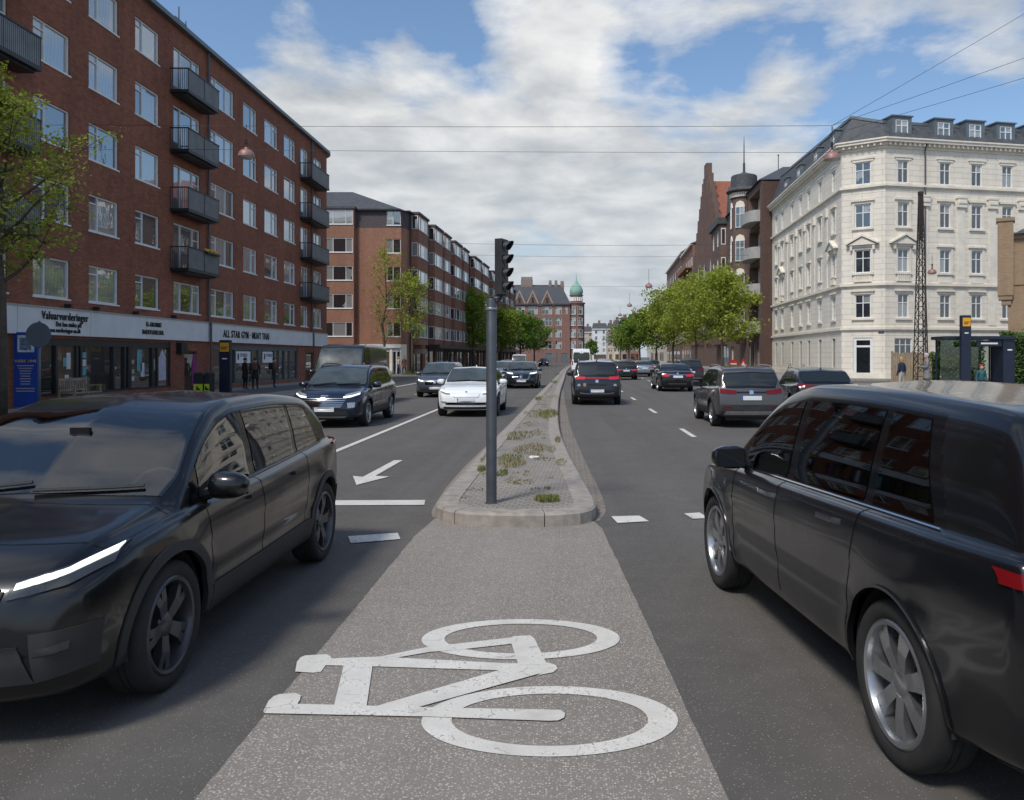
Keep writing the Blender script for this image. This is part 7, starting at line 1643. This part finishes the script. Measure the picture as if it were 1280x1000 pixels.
def bench():
    cx,cy = -17.35,28.4; T = thing('garden_bench','old wooden garden bench with carved back against the shop window','bench',(cx,cy,.12)); W_ = M['wood_old']; y0,y1 = 27.6,29.2
    S = MB()
    for i in range(4): S.box(cx-.05+i*.12,cx+.05+i*.12,y0,y1,.52,.555)
    S.build('seat',W_,T); S = MB(); S.box(cx-.2,cx-.15,y0,y1,.95,1.05); S.box(cx-.2,cx-.15,y0,y1,.60,.66)
    for i in range(14): S.box(cx-.19,cx-.16,y0+.06+i*.11,y0+.11+i*.11,.66,.95)
    S.build('backrest',W_,T)
    for xx in (cx-.17,cx+.36):
        for yy in (y0+.04,(y0+y1)/2,y1-.04): S = MB(); S.box(xx-.03,xx+.03,yy-.03,yy+.03,.12,.52 if xx>cx else .95); S.build('leg',W_,T)
    for yy in (y0+.04,y1-.04): S = MB(); S.box(cx-.15,cx+.40,yy-.035,yy+.035,.76,.80); S.box(cx+.33,cx+.39,yy-.03,yy+.03,.555,.76); S.build('armrest',W_,T)
bench()
def bin_():
    x,y = -15.85,35.0; T = thing('litter_bin','black twin litter bin with lime yellow stickers beside the pylon','litter bin',(x,y,.12)); S = MB(); S.box(x-.37,x+.07,y-.25,y+.25,.16,1.02); S.box(x+.10,x+.36,y-.25,y+.25,.16,1.02); S.build('container',M['plastic'],T,bevel=.03)
    S = MB()
    for a,b in ((x-.39,x+.08),(x+.09,x+.38)): S.hexa([(a,y-.27,1.02),(b,y-.27,1.02),(b,y+.27,1.02),(a,y+.27,1.02),(a+.05,y-.2,1.12),(b-.05,y-.2,1.12),(b-.05,y+.2,1.12),(a+.05,y+.2,1.12)])
    S.build('lid',M['dark_metal'],T,bevel=.015); F = Fac((x-.37,y-.25),(1,0))
    for a,b in ((.02,.42),(.49,.71)):
        S = MB(); S.fbox(F,a,b,.22,.62,.003,.006); st = S.build('sticker',M['lime'],T); S = MB(); c = (a+b)/2; S.face([F.P(c-.08,.36,.008),F.P(c+.07,.34,.008),F.P(c+.09,.42,.008),F.P(c+.0,.44,.008),F.P(c-.02,.53,.008),F.P(c-.08,.52,.008)]); S.build('pictogram',M['black_letter'],st)
bin_()
def flag():
    x,y = -17.3,36.9; T = thing('feather_flag','pink feather flag leaning by the brown shop door','flag',(x,y,.12)); S = MB(); S.tube([(x,y,.1),(x+.02,y,1.4),(x+.08,y,1.85),(x+.20,y,1.98)],.012,6); S.build('pole',M['dark_metal'],T)
    S = MB(); pts = [(x+.0,.45),(x+.20,.52),(x+.24,1.2),(x+.24,1.75),(x+.19,1.96),(x+.08,1.84),(x+.01,1.4)]
    S.add([(a,y+.012*math.sin(b*6),b) for a,b in pts]+[(a,y+.008+.012*math.sin(b*6),b) for a,b in pts],[tuple(range(7)),tuple(range(13,6,-1))]+[(i,i+7,(i+1)%7+7,(i+1)%7) for i in range(7)]); S.build('cloth',M['pink'],T)
flag()
def bicycle(label, x, y, rz, m):
    T = thing('bicycle',label,'bicycle',(x,y,.12),'bicycles leaning on the white house',None,rz); b = lambda S,n,mm,par=T: S.build(n,mm,par,True,local=True,uv=False)
    for yy in (-.52,.52):
        S = MB(); S.lathe([(.31+.02*math.cos(a),.02*math.sin(a)) for a in np.linspace(0,2*PI,9)],30,axis='x',c=(0,yy,.34))
        for k in range(12): a = k*PI/6; S.tube([(0,yy,.34),(0,yy+.31*math.cos(a),.34+.31*math.sin(a))],.003,3,cap=False)
        b(S,'wheel',M['tyre'])
    S = MB(); fr = [((0,-.52,.34),(0,-.05,.30)),((0,-.05,.30),(0,-.2,.85)),((0,-.52,.34),(0,-.17,.78)),((0,-.17,.78),(0,.36,.82)),((0,-.05,.30),(0,.37,.72)),((0,.34,.92),(0,.52,.34))]
    for p,q in fr: S.tube([p,q],.016,6)
    b(S,'frame',m); S = MB(); S.tube([(-.28,.22,1.0),(-.1,.33,1.02),(.1,.33,1.02),(.28,.22,1.0)],.012,6); b(S,'handlebar',M['dark_metal']); S = MB(); S.lathe([(0,.88),(.09,.87),(.10,.90),(.06,.93),(0,.93)],10,c=(0,-.22,0)); b(S,'saddle',M['plastic'])
bicycle('black bicycle leaning on the long side of the white house',22.1,79.0,R(6),M['gloss_black']); bicycle('red framed bicycle parked nearer the corner of the white house',21.75,73.5,R(4),M['red'])
def works_sign(label, x, y, tri):
    T = thing('road_works_sign',label,'sign',(x,y,.12)); S = MB(); S.tube([(x,y+.05,.12),(x,y+.05,1.4)],.03,6); S.box(x-.4,x+.4,y-.1,y+.2,.12,.2); S.build('stand',M['dark_metal'],T); S = MB()
    if tri: S.add([(x-.6,y,.5),(x+.6,y,.5),(x,y,1.65),(x-.6,y+.03,.5),(x+.6,y+.03,.5),(x,y+.03,1.65)],[(0,1,2),(5,4,3),(0,3,4,1),(1,4,5,2),(2,5,3,0)])
    else: S.lathe([(0,-.02),(.48,-.02),(.48,.02),(0,.02)],28,axis='y',c=(x,y,1.0))
    p = S.build('plate',M['red'],T); S = MB()
    if tri: S.face([(x-.3,y-.006,.66),(x+.3,y-.006,.66),(x,y-.006,1.25)])
    else: S.box(x-.34,x+.34,y-.05,y-.03,.92,1.08)
    S.build('face',M['white'],p)
works_sign('round red no entry style sign in front of the turret house door',18.9,90.5,False); works_sign('red triangular warning sign next to the round red one',19.9,90.0,True)

# ------------------------------------------------------------------ the cars
P_black = paint('paint_black',(.0035,.0035,.004),0,.32,.8); P_anth = paint('paint_anthracite',(.011,.012,.015),.5,.30,.9); P_navy = paint('paint_navy',(.010,.018,.040),.45,.28); P_white = paint('paint_white',(.80,.83,.84),0,.3); P_grey = paint('paint_grey',(.10,.115,.135),.5,.3); P_silver = paint('paint_silver',(.26,.31,.35),.7,.3); P_dark = paint('paint_dark',(.012,.015,.024),.3,.28); P_taupe = paint('paint_taupe',(.085,.082,.085),.5,.32); P_van = paint('paint_van',(.012,.013,.015),.2,.4); P_red = paint('paint_red',(.25,.02,.02),.2,.3)
car('near_car','black compact crossover coming closest on the left of the crossing','cross',(-3.02,5.64),PI,P_black,L=4.3,W=1.80,H=1.54,wb=2.74,rw=.345,hi=True,front=f_near,rear=r_near,rim='rim_dark',rimstyle='five',glass='car_glass_clear',clad=True,fin=False)
car('near_suv','dark anthracite utility car passing closest on the right with silver rims','suv',(2.21,4.98),R(5.5),P_anth,L=4.6,W=1.86,H=1.665,wb=2.75,rw=.36,hi=True,front=f_plain,rear=r_near,rim='rim_silver',rimstyle='multi',clad=False,handle='chrome',chrome='chrome')  # chrome belt trim added, handles chromed, to make highlight streaks on the flank
car('utility_car','dark navy utility car with chrome bar grille and lit lamps in front of the van','suv',(-6.08,22.3),PI,P_navy,L=4.6,W=1.86,H=1.60,front=f_bars,rear=r_suv,rails='dark_metal')
car('delivery_van','dark grey delivery van behind the navy utility car','van',(-8.35,31.0),PI,P_van,L=5.3,W=1.98,H=2.28,front=f_van,rear=r_van,cat='van')
car('electric_car','grey electric hatchback with lit lamps left of the white car','suv',(-5.78,37.2),PI,P_grey,L=4.3,W=1.81,H=1.58,front=f_plain,rear=r_suv,clad=False)
car('white_car','white fastback car partly behind the signal post','sedan',(-2.98,26.0),PI,P_white,L=4.6,W=1.86,H=1.49,rw=.35,front=f_closed,rear=r_sedan,rim='rim_dark',clad=False)
car('limousine','large black limousine with two lit lamps and chrome twin grille','sedan',(-2.55,47.6),PI,P_dark,L=5.3,W=1.95,H=1.55,rw=.37,front=f_kidney,rear=r_sedan,clad=False)
car('parked_van','white delivery van parked under the dark trees far left','van',(-5.6,96),PI,P_white,L=4.8,W=1.9,H=2.1,front=f_van,cat='van',fine=False)
car('estate_car','silver car half hidden between the white car and the limousine','suv',(-4.9,62),PI,P_silver,H=1.5,front=f_plain,clad=False,fine=False)
car('estate_car','pale car far behind the limousine on the left lane','suv',(-6.2,84),PI,P_grey,H=1.5,front=f_plain,clad=False,fine=False)
car('parked_car','dark car parked before the domed corner house','cross',(-4.3,152),PI,P_dark,front=f_plain,clad=False,fine=False)
car('utility_car','black utility car with full width red light bar beside the island','suv',(1.13,31.85),0,P_dark,L=4.7,W=1.86,H=1.68,rear=r_bar,front=f_plain,rails='rim_silver')
car('white_van','tall white van seen from behind beyond the light bar car','van',(1.45,79.7),0,P_white,L=5.4,W=2.0,H=2.6,rear=r_van,cat='van',fine=False)
car('estate_car','dark estate car with red tail lights ahead of the black saloon','suv',(4.65,64.3),0,P_black,H=1.52,rear=r_sedan,fine=False,clad=False)
car('saloon_car','light silver saloon ahead near the right trees','sedan',(7.05,74.4),0,P_silver,rear=r_sedan,fine=False,clad=False)
car('saloon_car','black saloon with lit red tail lights and pale plate','sedan',(5.71,43.4),0,P_black,L=4.85,W=1.86,H=1.48,rear=r_sedan,front=f_plain,clad=False)
car('parked_suv','dark utility car parked to the right of the black saloon','suv',(8.15,54.5),0,P_dark,H=1.66,rear=r_suv,front=f_plain,rails='dark_metal')
car('compact_suv','grey brown compact utility car with silver bumper plate right of the lane dashes','suv',(4.64,22.1),0,P_taupe,L=4.15,W=1.78,H=1.575,rear=r_suv,front=f_plain,rails='rim_silver')
car('hatchback','dark hatchback mostly hidden behind the anthracite car','cross',(7.75,25.4),R(-4),P_dark,H=1.48,rear=r_suv,front=f_plain,clad=False)
car('hatchback','small red lit car far ahead by the right kerb','cross',(9.3,88),0,P_grey,H=1.5,rear=r_suv,fine=False,clad=False)
car('estate_car','pale car roof far ahead beside the white van','suv',(4.7,103),0,P_silver,H=1.5,rear=r_suv,fine=False,clad=False)
car('hatchback','blue car far ahead under the right hand trees','cross',(8.3,112),0,paint('paint_blue',(.03,.09,.22),.3,.3),H=1.5,rear=r_suv,fine=False,clad=False)
car('estate_car','dark car farthest ahead in the middle lane','suv',(5.8,132),0,P_dark,H=1.5,rear=r_suv,fine=False,clad=False)
